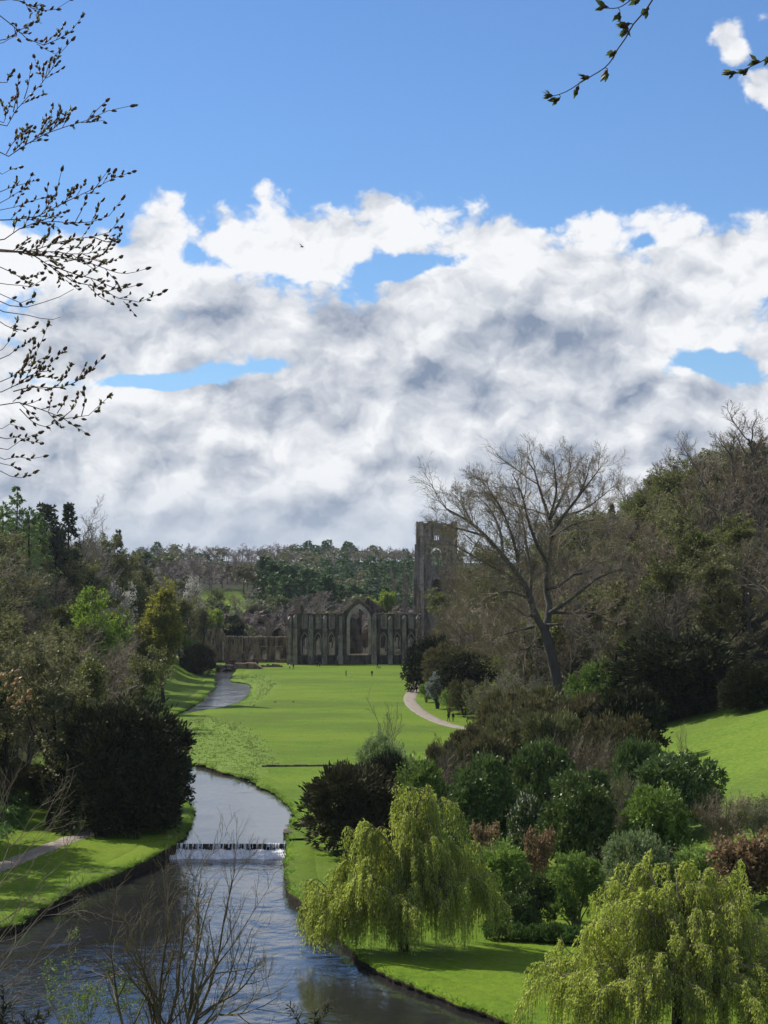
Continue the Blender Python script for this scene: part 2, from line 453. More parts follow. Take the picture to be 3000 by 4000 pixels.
# ------------------------------------------------------------------ materials
def newmat(name):
    m = bpy.data.materials.new(name)
    m.use_nodes = True
    return m, NT(m.node_tree)
def finish(n, shader):
    o = n.add('ShaderNodeOutputMaterial'); n.l.new(shader, o.inputs[0])
def bsdf(n, col, rough=0.8, spec=0.3, bump=None, bstr=0.3, bdist=0.1):
    b = n.add('ShaderNodeBsdfPrincipled')
    n.put(b.inputs['Base Color'], col if isinstance(col, bpy.types.NodeSocket) else (*col, 1))
    n.put(b.inputs['Roughness'], rough)
    b.inputs['Specular IOR Level'].default_value = spec
    if bump is not None:
        k = n.add('ShaderNodeBump'); k.inputs['Strength'].default_value = bstr; k.inputs['Distance'].default_value = bdist
        n.l.new(bump, k.inputs['Height']); n.l.new(k.outputs[0], b.inputs['Normal'])
    return b
def mat_leaf(name, a, b, c=None, trans=0.35, rough=0.55, spec=0.25):
    """foliage: every leaf and every plant a little different"""
    m, n = newmat(name)
    g = n.add('ShaderNodeNewGeometry'); oi = n.add('ShaderNodeObjectInfo')
    col = n.mix(g.outputs['Random Per Island'], a, b)
    if c is not None: col = n.mix(n.ramp(oi.outputs['Random'], 0.2, 1.0), col, c)
    hs = n.add('ShaderNodeHueSaturation'); n.l.new(col, hs.inputs['Color'])
    n.l.new(n.math('MULTIPLY_ADD', oi.outputs['Random'], 0.5, 0.75), hs.inputs['Value'])
    p = bsdf(n, hs.outputs[0], rough, spec)
    t = n.add('ShaderNodeBsdfTranslucent'); n.l.new(hs.outputs[0], t.inputs[0])
    ms = n.add('ShaderNodeMixShader'); ms.inputs[0].default_value = trans
    n.l.new(p.outputs[0], ms.inputs[1]); n.l.new(t.outputs[0], ms.inputs[2])
    finish(n, ms.outputs[0]); return m
def mat_bark(name, a, b, scale=1.2):
    m, n = newmat(name)
    tc = n.add('ShaderNodeTexCoord'); oi = n.add('ShaderNodeObjectInfo')
    nz = n.noise(n.map(tc.outputs['Object'], (1, 1, 0.3)), scale * 3, 4, 0.6)
    col = n.mix(nz, a, b)
    hs = n.add('ShaderNodeHueSaturation'); n.l.new(col, hs.inputs['Color'])
    n.l.new(n.math('MULTIPLY_ADD', oi.outputs['Random'], 0.45, 0.78), hs.inputs['Value'])
    finish(n, bsdf(n, hs.outputs[0], 0.85, 0.2, nz, 0.5, 0.03).outputs[0]); return m
def mat_plain(name, col, rough=0.8, spec=0.3):
    m, n = newmat(name)
    finish(n, bsdf(n, col, rough, spec).outputs[0]); return m
def mat_stone(name, a, b, stain, scale=1.0):
    m, n = newmat(name)
    g = n.add('ShaderNodeNewGeometry'); pos = g.outputs['Position']
    br = n.add('ShaderNodeTexBrick')
    sx = n.add('ShaderNodeSeparateXYZ'); n.l.new(pos, sx.inputs[0])
    n.l.new(n.xyz(n.math('ADD', sx.outputs[0], sx.outputs[1]), sx.outputs[2], 0.0), br.inputs['Vector'])
    br.inputs['Scale'].default_value = 1.0; br.inputs['Brick Width'].default_value = 0.8; br.inputs['Row Height'].default_value = 0.38
    br.inputs['Mortar Size'].default_value = 0.02
    br.inputs['Color1'].default_value = (0.86, 0.86, 0.86, 1); br.inputs['Color2'].default_value = (1.1, 1.08, 1.04, 1); br.inputs['Mortar'].default_value = (0.55, 0.53, 0.5, 1)
    n1 = n.noise(pos, 0.55 * scale, 5, 0.62); n2 = n.noise(n.map(pos, (1, 1, 0.22)), 0.9, 4, 0.6)
    col = n.mix(n.ramp(n1, 0.3, 0.7), a, b)
    col = n.mix(n.ramp(n2, 0.42, 0.66), col, stain)
    mul = n.add('ShaderNodeMix', data_type='RGBA', blend_type='MULTIPLY'); mul.inputs[0].default_value = 1.0
    n.l.new(col, mul.inputs[6]); n.l.new(br.outputs['Color'], mul.inputs[7])
    finish(n, bsdf(n, mul.outputs[2], 0.9, 0.15, n.math('ADD', n1, n.math('MULTIPLY', br.outputs['Fac'], -0.4)), 0.6, 0.12).outputs[0]); return m

M = {}
M['stone'] = mat_stone('weathered_stone', (0.12, 0.098, 0.076), (0.20, 0.165, 0.128), (0.045, 0.038, 0.031))
M['stone_pale'] = mat_stone('pale_stone', (0.477, 0.389, 0.306), (0.608, 0.498, 0.398), (0.279, 0.227, 0.184))
M['stone_rubble'] = mat_stone('rubble_stone', (0.253, 0.176, 0.119), (0.387, 0.275, 0.185), (0.076, 0.061, 0.047), 2.0)
M['stone_grey'] = mat_stone('grey_tower_stone', (0.297, 0.250, 0.203), (0.405, 0.344, 0.281), (0.153, 0.129, 0.104), 0.8)
M['stone_wet'] = mat_stone('wet_stone', (0.035, 0.032, 0.028), (0.06, 0.055, 0.045), (0.02, 0.02, 0.016))

# ground: lawn, rough bank grass, woodland floor, told apart by what grows there
m, n = newmat('ground_cover'); M['ground'] = m
g = n.add('ShaderNodeNewGeometry'); pos = g.outputs['Position']
at_ = n.add('ShaderNodeAttribute', attribute_name='cover')
cs = n.add('ShaderNodeSeparateColor'); n.l.new(at_.outputs['Color'], cs.inputs[0])
nf = n.noise(n.map(pos, (1, 0.55, 1)), 1.9, 5, 0.62); nm = n.noise(pos, 0.16, 4, 0.6); nl = n.noise(n.map(pos, (0.6, 1, 1)), 0.045, 3, 0.5); ng = n.noise(n.map(pos, (1, 0.5, 1)), 7.0, 3, 0.65)
lawn = n.mix(n.ramp(n.math('ADD', n.math('MULTIPLY', nf, 0.6), n.math('MULTIPLY', nm, 0.4)), 0.35, 0.66), (0.080, 0.150, 0.006), (0.144, 0.228, 0.009))
lawn = n.mix(n.ramp(nl, 0.52, 0.36, 0, 0.6), lawn, (0.085, 0.125, 0.012))
lawn = n.mix(n.ramp(nl, 0.45, 0.70, 0, 0.5), lawn, (0.174, 0.226, 0.016))
lawn = n.mix(n.ramp(nm, 0.56, 0.74, 0, 0.6), lawn, (0.135, 0.148, 0.030))
np_ = n.noise(n.map(pos, (1, 0.7, 1), (9, 4, 0)), 0.34, 5, 0.7)
lawn = n.mix(n.ramp(np_, 0.55, 0.72, 0, 0.55), lawn, (0.054, 0.109, 0.007))
lawn = n.mix(n.ramp(np_, 0.40, 0.28, 0, 0.5), lawn, (0.174, 0.174, 0.039))
lawn = n.mix(n.ramp(ng, 0.52, 0.72, 0, 0.5), lawn, (0.057, 0.117, 0.004))
rough_ = n.mix(n.ramp(nf, 0.35, 0.68), (0.10, 0.19, 0.018), (0.21, 0.27, 0.06))
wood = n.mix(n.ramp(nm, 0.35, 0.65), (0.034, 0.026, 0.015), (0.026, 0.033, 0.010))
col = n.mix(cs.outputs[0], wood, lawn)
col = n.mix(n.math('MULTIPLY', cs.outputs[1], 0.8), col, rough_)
wet = n.ramp(n.add('ShaderNodeSeparateXYZ').outputs[2], 0, 1)
hmix = n.math('ADD', n.math('MULTIPLY', nf, 0.7), n.math('MULTIPLY', ng, 0.3))
finish(n, bsdf(n, col, 0.85, 0.12, hmix, 0.8, 0.22).outputs[0])

# river water: dark peaty water, rippled
def mat_water(name, sx, sy, strength, deep, rough):
    m, n = newmat(name)
    g = n.add('ShaderNodeNewGeometry'); pos = g.outputs['Position']
    a = n.noise(n.map(pos, (sx, sy, 1)), 1.0, 4, 0.55, 0.4)
    b = n.noise(n.map(pos, (sx * 0.23, sy * 0.20, 1), (3, 1, 0), (0, 0, 0.25)), 1.0, 3, 0.5, 0.8)
    c = n.noise(n.map(pos, (0.09, 0.055, 1), (3, 7, 0)), 1.0, 3, 0.55, 0.6)
    calm = n.ramp(c, 0.36, 0.60, 0.25, 1.0)
    hgt_ = n.math('MULTIPLY', n.math('ADD', n.math('MULTIPLY', a, 0.6), b), calm)
    p = n.add('ShaderNodeBsdfPrincipled')
    n.put(p.inputs['Base Color'], n.mix(n.noise(pos, 0.12, 2, 0.5), deep, tuple(q * 1.7 for q in deep)))
    p.inputs['Roughness'].default_value = rough
    p.inputs['IOR'].default_value = 1.33
    k = n.add('ShaderNodeBump'); k.inputs['Strength'].default_value = strength; k.inputs['Distance'].default_value = 0.2
    n.l.new(hgt_, k.inputs['Height']); n.l.new(k.outputs[0], p.inputs['Normal'])
    finish(n, p.outputs[0]); return m
M['water_up'] = mat_water('upper_river_water', 0.8, 0.26, 0.36, (0.036, 0.034, 0.028), 0.13)
M['water_dn'] = mat_water('lower_river_water', 1.1, 0.75, 0.6, (0.017, 0.017, 0.016), 0.10)
m, n = newmat('gravel'); M['gravel'] = m
g = n.add('ShaderNodeNewGeometry')
q = n.noise(g.outputs['Position'], 0.9, 5, 0.65); q2 = n.noise(g.outputs['Position'], 9.0, 3, 0.7)
gc = n.mix(n.ramp(q, 0.3, 0.7), (0.25, 0.212, 0.172), (0.34, 0.295, 0.245))
gc = n.mix(n.ramp(q2, 0.5, 0.8, 0, 0.4), gc, (0.21, 0.18, 0.145))
finish(n, bsdf(n, gc, 0.95, 0.1, q2, 0.5, 0.03).outputs[0])
m, n = newmat('bank_soil'); M['soil'] = m
g = n.add('ShaderNodeNewGeometry'); q = n.noise(g.outputs['Position'], 2.6, 4, 0.65)
finish(n, bsdf(n, n.mix(q, (0.03, 0.024, 0.014), (0.075, 0.058, 0.034)), 0.9, 0.2, q, 0.9, 0.2).outputs[0])
m, n = newmat('white_water'); M['foam'] = m
g = n.add('ShaderNodeNewGeometry'); q = n.noise(n.map(g.outputs['Position'], (2.2, 3.5, 3.0)), 1.0, 5, 0.7)
finish(n, bsdf(n, n.mix(n.ramp(q, 0.38, 0.62), (0.72, 0.73, 0.74), (0.95, 0.955, 0.96)), 0.6, 0.3, q, 0.8, 0.2).outputs[0])

M['bare'] = mat_bark('winter_twigs', (0.207, 0.169, 0.111), (0.325, 0.270, 0.179))
M['bare_pale'] = mat_bark('pale_winter_twigs', (0.247, 0.215, 0.176), (0.351, 0.312, 0.260))
M['bark'] = mat_bark('grey_bark', (0.085, 0.075, 0.060), (0.17, 0.155, 0.13))
M['bark_dark'] = mat_bark('dark_bark', (0.030, 0.024, 0.018), (0.065, 0.052, 0.04))
M['beech_bark'] = mat_bark('beech_bark', (0.07, 0.062, 0.050), (0.14, 0.128, 0.105), 0.5)
M['twig_red'] = mat_bark('reddish_twigs', (0.085, 0.045, 0.032), (0.13, 0.072, 0.05))
M['twig_olive'] = mat_bark('olive_green_twigs', (0.140, 0.119, 0.063), (0.238, 0.203, 0.112))
M['limeround'] = mat_leaf('bright_spring_leaves', (0.26, 0.36, 0.04), (0.38, 0.46, 0.07), None, 0.45)
M['olive'] = mat_leaf('opening_olive_leaves', (0.141, 0.162, 0.033), (0.209, 0.232, 0.057), (0.155, 0.151, 0.062), 0.4)
M['lime'] = mat_leaf('fresh_green_leaves', (0.129, 0.206, 0.019), (0.199, 0.277, 0.038), None, 0.45)
M['yellowleaf'] = mat_leaf('yellow_green_leaves', (0.273, 0.286, 0.033), (0.390, 0.377, 0.065), None, 0.45)
M['yew'] = mat_leaf('yew_needles', (0.023, 0.030, 0.013), (0.081, 0.088, 0.031), (0.065, 0.058, 0.023), 0.08, 0.7, 0.12)
M['brownyew'] = mat_leaf('brownish_juniper', (0.126, 0.114, 0.048), (0.210, 0.180, 0.074), (0.138, 0.150, 0.054), 0.15, 0.7, 0.12)
M['laurel'] = mat_leaf('glossy_dark_leaves', (0.071, 0.116, 0.026), (0.147, 0.201, 0.045), (0.088, 0.136, 0.033), 0.2, 0.45, 0.3)
M['laurel_light'] = mat_leaf('yellowish_evergreen_leaves', (0.119, 0.186, 0.030), (0.200, 0.275, 0.052), None, 0.25, 0.45, 0.35)
M['greygreen'] = mat_leaf('grey_green_leaves', (0.198, 0.267, 0.095), (0.317, 0.388, 0.164), (0.223, 0.309, 0.103), 0.3)
M['freshshrub'] = mat_leaf('light_green_leaves', (0.178, 0.287, 0.047), (0.310, 0.435, 0.093), (0.217, 0.310, 0.078), 0.35)
M['copper'] = mat_leaf('copper_leaves', (0.237, 0.155, 0.075), (0.342, 0.230, 0.115), (0.257, 0.184, 0.092), 0.35)
M['willow'] = mat_leaf('willow_leaves', (0.446, 0.527, 0.061), (0.628, 0.718, 0.153), None, 0.55, 0.5, 0.3)
M['conifer'] = mat_leaf('conifer_needles', (0.055, 0.077, 0.036), (0.100, 0.124, 0.055), (0.082, 0.073, 0.051), 0.1, 0.7, 0.1)
M['larch'] = mat_leaf('fresh_larch_needles', (0.120, 0.200, 0.048), (0.192, 0.280, 0.080), None, 0.3)
M['blossom'] = mat_leaf('white_blossom', (0.55, 0.53, 0.44), (0.72, 0.70, 0.62), None, 0.4)
M['silver'] = mat_leaf('silvery_leaves', (0.16, 0.19, 0.16), (0.36, 0.39, 0.36), None, 0.2)
M['ground_leaf'] = mat_leaf('ground_plants', (0.06, 0.14, 0.03), (0.12, 0.22, 0.05), None, 0.3, 0.45)
M['grassblade'] = mat_leaf('grass_blades', (0.10, 0.20, 0.015), (0.17, 0.28, 0.03), None, 0.4)
M['roughgrass'] = mat_leaf('rough_grass_blades', (0.17, 0.30, 0.03), (0.30, 0.40, 0.075), None, 0.4)
M['drygrass'] = mat_leaf('dry_stems', (0.17, 0.13, 0.085), (0.26, 0.20, 0.14), None, 0.2)
M['budscale'] = mat_leaf('bud_scales', (0.085, 0.045, 0.028), (0.17, 0.10, 0.06), None, 0.15, 0.5)
M['budgreen'] = mat_leaf('bursting_bud_leaves', (0.10, 0.13, 0.03), (0.18, 0.21, 0.06), None, 0.4, 0.5)
M['budsunlit'] = mat_leaf('sunlit_orange_buds', (0.42, 0.26, 0.11), (0.62, 0.43, 0.22), None, 0.4, 0.5)  # orange of the sunlight put into the bud colour

# ------------------------------------------------------------------ the ground, one sheet
ys = np.concatenate([np.arange(-70, 100, 4.0), np.arange(100, 300, 1.0), np.arange(300, 620, 1.8)])
yy = [620.0]
while yy[-1] < 6500: yy.append(yy[-1] + max(2.4, yy[-1] * 0.012))
ys = np.concatenate([ys, yy])
NCOL = 181
s = np.linspace(-1, 1, NCOL)
gx = (75 * s)[None, :] + np.sign(s)[None, :] * (np.abs(s) ** 4)[None, :] * (120 + 0.55 * np.maximum(ys, 0))[:, None]
gy = np.broadcast_to(ys[:, None], gx.shape)
gz = hgt(gx, gy)
i = np.arange(len(ys) - 1)[:, None] * NCOL + np.arange(NCOL - 1)[None]
quads = np.stack([i, i + 1, i + NCOL + 1, i + NCOL], -1).reshape(-1, 4)
me = mkmesh('ground', np.stack([gx, gy, gz], -1).reshape(-1, 3), quads, M['ground'], None, True)
def sstep(v, a, b):
    t = np.clip((v - a) / (b - a), 0, 1); return t * t * (3 - 2 * t)
tl = XL(gy) - gx; tr = gx - XR(gy)
jit = wob(gx, gy, 0.35, 1.5)
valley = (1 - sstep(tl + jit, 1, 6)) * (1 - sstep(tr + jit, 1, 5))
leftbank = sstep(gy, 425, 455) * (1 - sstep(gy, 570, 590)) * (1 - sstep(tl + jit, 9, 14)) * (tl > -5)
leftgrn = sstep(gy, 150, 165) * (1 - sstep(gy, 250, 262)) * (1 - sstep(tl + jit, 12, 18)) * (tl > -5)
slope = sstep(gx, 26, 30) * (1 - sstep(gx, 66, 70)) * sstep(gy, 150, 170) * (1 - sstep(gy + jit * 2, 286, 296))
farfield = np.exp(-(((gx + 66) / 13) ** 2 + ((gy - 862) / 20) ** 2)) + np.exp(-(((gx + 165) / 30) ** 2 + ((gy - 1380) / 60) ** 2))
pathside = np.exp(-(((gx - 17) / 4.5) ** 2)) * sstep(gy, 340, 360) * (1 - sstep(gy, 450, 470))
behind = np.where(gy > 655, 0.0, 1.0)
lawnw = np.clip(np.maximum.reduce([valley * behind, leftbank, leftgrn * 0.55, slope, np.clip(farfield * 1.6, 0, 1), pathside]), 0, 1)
lawnw = np.where(gy < 118, 0.15, lawnw)
ROUGH_A = np.array([G(a, b)[:2] for a, b in [(690, 2835), (800, 2800), (935, 2832), (1015, 2890), (1085, 2985), (1025, 3004), (1008, 3060), (955, 3040), (860, 3012), (715, 2975), (640, 2935), (620, 2875)]])
ROUGH_B = np.array([G(a, b)[:2] for a, b in [(905, 2655), (950, 2636), (1040, 2640), (1085, 2675), (1040, 2722), (985, 2752), (935, 2762), (985, 2715), (992, 2692), (978, 2672)]])
gr = np.maximum(1 - sstep(sdf(gx, gy, ROUGH_A) + wob(gx, gy, 1.1, 1.2).ravel(), -1.5, 1.5), 1 - sstep(sdf(gx, gy, ROUGH_B) + wob(gx, gy, 1.1, 1.2).ravel(), -1.5, 1.5)).reshape(gx.shape)
gr = np.maximum(gr, np.maximum(leftgrn * sstep(tl, 1, 5), slope * 0.35))
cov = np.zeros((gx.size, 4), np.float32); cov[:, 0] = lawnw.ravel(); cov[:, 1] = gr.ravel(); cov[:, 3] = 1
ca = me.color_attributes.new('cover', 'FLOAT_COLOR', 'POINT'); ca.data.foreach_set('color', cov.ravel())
obj('ground', me, kind='structure')

# ------------------------------------------------------------------ water
def sheet(name, x0, x1, y0, y1, z, mat, nx=30, ny=40):
    X, Y = np.meshgrid(np.linspace(x0, x1, nx), np.linspace(y0, y1, ny))
    i = np.arange(ny - 1)[:, None] * nx + np.arange(nx - 1)[None]
    return obj(name, mkmesh(name, np.stack([X, Y, np.full_like(X, z)], -1).reshape(-1, 3), np.stack([i, i + 1, i + nx + 1, i + nx], -1).reshape(-1, 4), mat, None, True), kind='structure')
sheet('river_water_above_weir', -75, 8, YW + 0.02, 606, ZUP, M['water_up'])
sheet('river_water_below_weir', -130, 60, 100, YW - 0.25, ZDN, M['water_dn'])

# ------------------------------------------------------------------ cut turf banks along the water
rng = np.random.default_rng(5)
def bank(name, line, zw, seed):
    rg = np.random.default_rng(seed)
    p = smooth_line(line[::4], 0.45) if len(line) > 12 else line
    T = U(np.gradient(p, axis=0)); Nn = np.stack([-T[:, 1], T[:, 0]], -1)
    if np.mean(sdf(p[:, 0] + Nn[:, 0] * 2, p[:, 1] + Nn[:, 1] * 2, POLY)) < 0: Nn = -Nn
    k = np.arange(len(p))
    e1 = np.convolve(rg.normal(size=len(p) + 6), np.ones(7) / 7, 'valid') * 0.42 + rg.normal(size=len(p)) * 0.08
    zj = np.convolve(rg.normal(size=len(p) + 4), np.ones(5) / 5, 'valid') * 0.09
    offs = [3.4, 2.6, 1.3, 0.45, 0.02, -0.16, -0.05, 0.15]
    rows = []
    for j, o in enumerate(offs):
        oo = o + (e1 if 0 < j else 0) * (1.0 if o < 1 else 0.4)
        q = p + Nn * np.broadcast_to(np.asarray(oo), k.shape)[:, None]
        zl = hland(q[:, 0], q[:, 1])
        z = [zl - 0.25, zl + 0.03, zl + 0.05 + zj * 0.4, zl + 0.05 + zj, zl - 0.02 + zj, zl - 0.20 + zj, (zl + zw) / 2 - 0.1, np.full_like(zl, zw - 0.6)][j]
        rows.append(np.column_stack([q, z]))
    V = np.stack(rows, 0); nr, nc = V.shape[:2]
    i = np.arange(nr - 1)[:, None] * nc + np.arange(nc - 1)[None]
    Q = np.stack([i, i + 1, i + nc + 1, i + nc], -1).reshape(-1, 4)
    fm = np.repeat([0, 0, 0, 0, 0, 1, 1], nc - 1)
    me = mkmesh(name, V.reshape(-1, 3), Q, [M['ground'], M['soil']], fm, True)
    c = np.zeros((nr * nc, 4), np.float32); c[:, 0] = 1; c[:, 3] = 1
    rr = np.maximum(1 - sstep(sdf(V[..., 0], V[..., 1], ROUGH_A), -0.5, 0.5), 1 - sstep(sdf(V[..., 0], V[..., 1], ROUGH_B), -0.5, 0.5))
    c[:, 1] = rr
    me.color_attributes.new('cover', 'FLOAT_COLOR', 'POINT').data.foreach_set('color', c.ravel())
    obj(name, me, kind='structure')
    return p, Nn
iw = np.argmin(np.abs(RIGHT[:, 1] - YW)); il = np.argmin(np.abs(LEFT[:, 1] - YW))
edges = [bank('river_bank_right_upper', RIGHT[:iw + 1], ZUP, 1), bank('river_bank_right_lower', RIGHT[iw:], ZDN, 2),
         bank('river_bank_left_upper', LEFT[:il + 1], ZUP, 3), bank('river_bank_left_lower', LEFT[il:], ZDN, 4)]

# blades hanging over the turf edge and the rough grass on the banks
def blades(pos, hgt_, wid, spread, rg, per):
    N = len(pos) * per
    B = np.repeat(pos, per, axis=0) + rg.normal(size=(N, 3)) * np.array([0.12, 0.12, 0.0])
    D = U(np.column_stack([rg.normal(size=N) * spread, rg.normal(size=N) * spread, np.ones(N)]))
    H = (hgt_ * rg.uniform(0.5, 1.3, N))[:, None]
    S = U(np.cross(D, rg.normal(size=(N, 3)))) * wid
    V = np.stack([B - S, B + S, B + D * H], 1).reshape(-1, 3)
    return V, np.arange(3 * N).reshape(N, 3)
A = Acc()
for (p, Nn), zw in zip(edges, (ZUP, ZDN, ZUP, ZDN)):
    sel = p[:, 1] < 480
    q = np.repeat(p[sel], 4, axis=0) + np.repeat(Nn[sel], 4, axis=0) * rng.uniform(-0.35, 0.7, (sel.sum() * 4, 1))
    P3 = np.column_stack([q, hland(q[:, 0], q[:, 1]) - 0.05])
    A.add(*blades(P3, 0.30, 0.04, 1.3, rng, 4))
obj('turf_edge_grass', A.mesh('turf_edge_grass', [M['grassblade']]), kind='stuff', label='bright green grass fringe hanging over the turf edge of the river', category='grass')
def inpoly(poly, n, rg):
    lo, hi = poly.min(0), poly.max(0)
    q = rg.uniform(lo, hi, (n, 2))
    d = sdf(q[:, 0], q[:, 1], poly)
    return q[d < -1.2 + 2.2 * rg.random(n) ** 2 - 1.0 * np.sin(q[:, 0] * 1.3) * np.cos(q[:, 1] * .7)]
A = Acc()
for poly, n_, hh in ((ROUGH_A, 11000, 0.32), (ROUGH_B, 5000, 0.28)):
    q = inpoly(poly, n_ // 3, rng)
    A.add(*blades(np.column_stack([q, hland(q[:, 0], q[:, 1]) - 0.08]), hh * rng.uniform(.4, 1.5, len(q)).repeat(9), 0.06, 0.9, rng, 9), m=0)
    q = inpoly(poly, n_ // 5, rng)
    q = q[sdf(q[:, 0], q[:, 1], poly) > -3.0]
    A.add(*blades(np.column_stack([q, hland(q[:, 0], q[:, 1])]), hh * 2.0, 0.02, 0.3, rng, 3), m=1)
obj('rough_bank_grass', A.mesh('rough_bank_grass', [M['roughgrass'], M['drygrass']]), kind='stuff', label='long rough grass growing on the inside of the river bends', category='grass')
# leafy ground plants on the slope above the left-hand path
A = Acc()
q = np.column_stack([rng.uniform(-60, -36, 9000), rng.uniform(165, 262, 9000)])
q = q[(XL(q[:, 1]) - q[:, 0] > 1.2)]
A.add(*leaves(rng, np.column_stack([q, hland(q[:, 0], q[:, 1]) + 0.05]).repeat(3, axis=0) + rng.normal(size=(len(q) * 3, 3)) * 0.12, np.array([[0, 0, 1.0]]), 0.42, 0.26, 0, 0.8))
obj('slope_ground_cover', A.mesh('slope_ground_cover', [M['ground_leaf']]), kind='stuff', label='leafy green plants covering the shaded slope above the path', category='plants')

# ------------------------------------------------------------------ gravel paths
def path(name, pts, wdt, lift=0.05):
    c = smooth_line(np.array([G(a, b)[:2] if isinstance(a, int) else (a, b) for a, b in pts]), 0.8)
    T = U(np.gradient(c, axis=0)); Nn = np.stack([-T[:, 1], T[:, 0]], -1)
    rg = np.random.default_rng(len(pts))
    rows = []
    for o in (-0.5, -0.42, -0.15, 0.15, 0.42, 0.5):
        j = rg.normal(size=len(c)) * 0.10 if abs(o) > 0.4 else 0
        q = c + Nn * (o * wdt + j)[:, None] if not np.isscalar(o * wdt + j) else c + Nn * (o * wdt)
        rows.append(np.column_stack([q, hland(q[:, 0], q[:, 1]) + (lift if abs(o) < 0.5 else -0.05)]))
    V = np.stack(rows, 0); nr, nc = V.shape[:2]
    i = np.arange(nr - 1)[:, None] * nc + np.arange(nc - 1)[None]
    obj(name, mkmesh(name, V.reshape(-1, 3), np.stack([i, i + 1, i + nc + 1, i + nc], -1).reshape(-1, 4), M['gravel'], None, True), kind='structure')
path('gravel_path_right', [(1648, 2655), (1628, 2682), (1608, 2708), (1600, 2733), (1618, 2763), (1662, 2794), (1722, 2822), (1790, 2841), (1850, 2852), (1990, 2890)], 2.9)
path('gravel_path_left', [(-200, 3480), (-80, 3425), (30, 3378), (120, 3340), (210, 3302), (300, 3272), (372, 3250), (440, 3225), (500, 3195)], 2.5)

# ------------------------------------------------------------------ the weir
xa, xb = lbu[-1, 0] - 0.7, rbu[-1, 0] + 0.9
t = thing('weir', 'low stone weir across the river with white falling water', 'weir', ((xa + xb) / 2, YW, ZDN))
A = Acc(); cx = (xa + xb) / 2
nb = 16
xs = np.linspace(xa - cx, xb - cx, nb + 1)
A.box(xs[0] - 0.2, xs[-1] + 0.2, 0.08, 1.4, -1.2, ZUP - ZDN - 0.10); core = obj('core_wall', A.mesh('core_wall', M['stone_wet']), t)
for k in range(nb):
    A = Acc(); dz = rng.uniform(-0.03, 0.03)
    A.box(xs[k] + 0.012, xs[k + 1] - 0.012, -0.02 + rng.uniform(-0.03, 0.03), 0.75, -1.0, ZUP - ZDN - 0.035 + dz * 0.5)
    obj('sill_stone', A.mesh('sill_stone', M['stone_wet']), core)
nx = 260
X = np.linspace(xa - cx + 0.25, xb - cx - 0.25, nx)
H0 = ZUP - ZDN
prof = [(0.5, H0 + 0.012), (0.05, H0 + 0.005), (-0.12, H0 - 0.10), (-0.2, H0 - 0.32), (-0.26, H0 - 0.55), (-0.30, 0.35)]
A = Acc()
k = 0
while k < nx - 6:           # separate ropes of falling water, dark stone showing between them
    wd = int(rng.choice([2, 2, 2, 3])); ln = rng.uniform(0.3, 1.0)
    xx = X[k:k + wd]
    rows = [np.column_stack([xx + rng.normal(size=len(xx)) * 0.01, np.full(len(xx), py - 0.02 * np.abs(np.sin(np.arange(len(xx))))), np.full(len(xx), H0 + (pz - H0) * (1 if j < 2 else ln))]) for j, (py, pz) in enumerate(prof)]
    V = np.stack(rows); nr, nc = V.shape[:2]
    i = np.arange(nr - 1)[:, None] * nc + np.arange(nc - 1)[None]
    if rng.random() < 0.5: A.add(V.reshape(-1, 3), np.stack([i, i + 1, i + nc + 1, i + nc], -1).reshape(-1, 4))
    k += wd - 1 + int(rng.choice([0, 0, 1]))
obj('falling_water', A.mesh('falling_water', M['foam']), t, kind='stuff')
ny = 14
Y = np.linspace(-0.25, -2.8, ny)
XX, YY = np.meshgrid(X, Y)
fo = 0.62 * np.clip(1 - (-YY - 0.25) / 2.4, 0, 1) ** 0.8 + 0.03
fo = fo + rng.normal(size=fo.shape) * 0.05 + 0.06 * np.sin(XX * 3.1 + YY * 2.0)
fo[-1] = -0.08; fo[:, 0] = -0.05; fo[:, -1] = -0.05
YY = YY + rng.normal(size=YY.shape) * 0.03 + 0.18 * np.sin(XX * 1.3)[...] * np.clip((-YY - 0.6), 0, 1)
i = np.arange(ny - 1)[:, None] * nx + np.arange(nx - 1)[None]
obj('foam', mkmesh('foam', np.stack([XX, YY, fo], -1).reshape(-1, 3), np.stack([i, i + 1, i + nx + 1, i + nx], -1).reshape(-1, 4), M['foam'], None, True), t, kind='stuff')

# stone pier on the right bank just above the weir
pz = h1(rbu[-1, 0] + 0.6, YW + 6)
t = thing('stone_pier', 'small square stone pier on the turf edge beside the weir', 'pier', (atz(1143, 3225, 0)[0] - 0.35, YW + 7.5, pz))
A = Acc(); A.box(-0.4, 0.4, -1.6, 1.6, -1.7, 0.0); obj('pier_block', A.mesh('pier_block', M['stone_wet']), t)
A = Acc(); A.box(-0.46, 0.46, -1.7, 1.7, 0.0, 0.09); obj('coping', A.mesh('coping', M['stone']), t)

# low stone kerb across the lawn
pa, pb = atz(1022, 3006, -0.3), atz(1345, 3003, -0.3)
t = thing('lawn_kerb', 'low dark stone edging running straight across the lawn', 'kerb', (0, 0, 0))
nk = 18
for k in range(nk):
    a = pa + (pb - pa) * k / nk; b = pa + (pb - pa) * (k + 0.97) / nk
    zz = h1((a[0] + b[0]) / 2, a[1] - 1.5)
    A = Acc(); A.box(a[0], b[0], a[1] + rng.uniform(-.05, .05), a[1] + 0.5, zz - 0.3, zz + 0.24 + rng.uniform(-.05, .04)); obj('kerb_stone', A.mesh('kerb_stone', M['stone']), t)

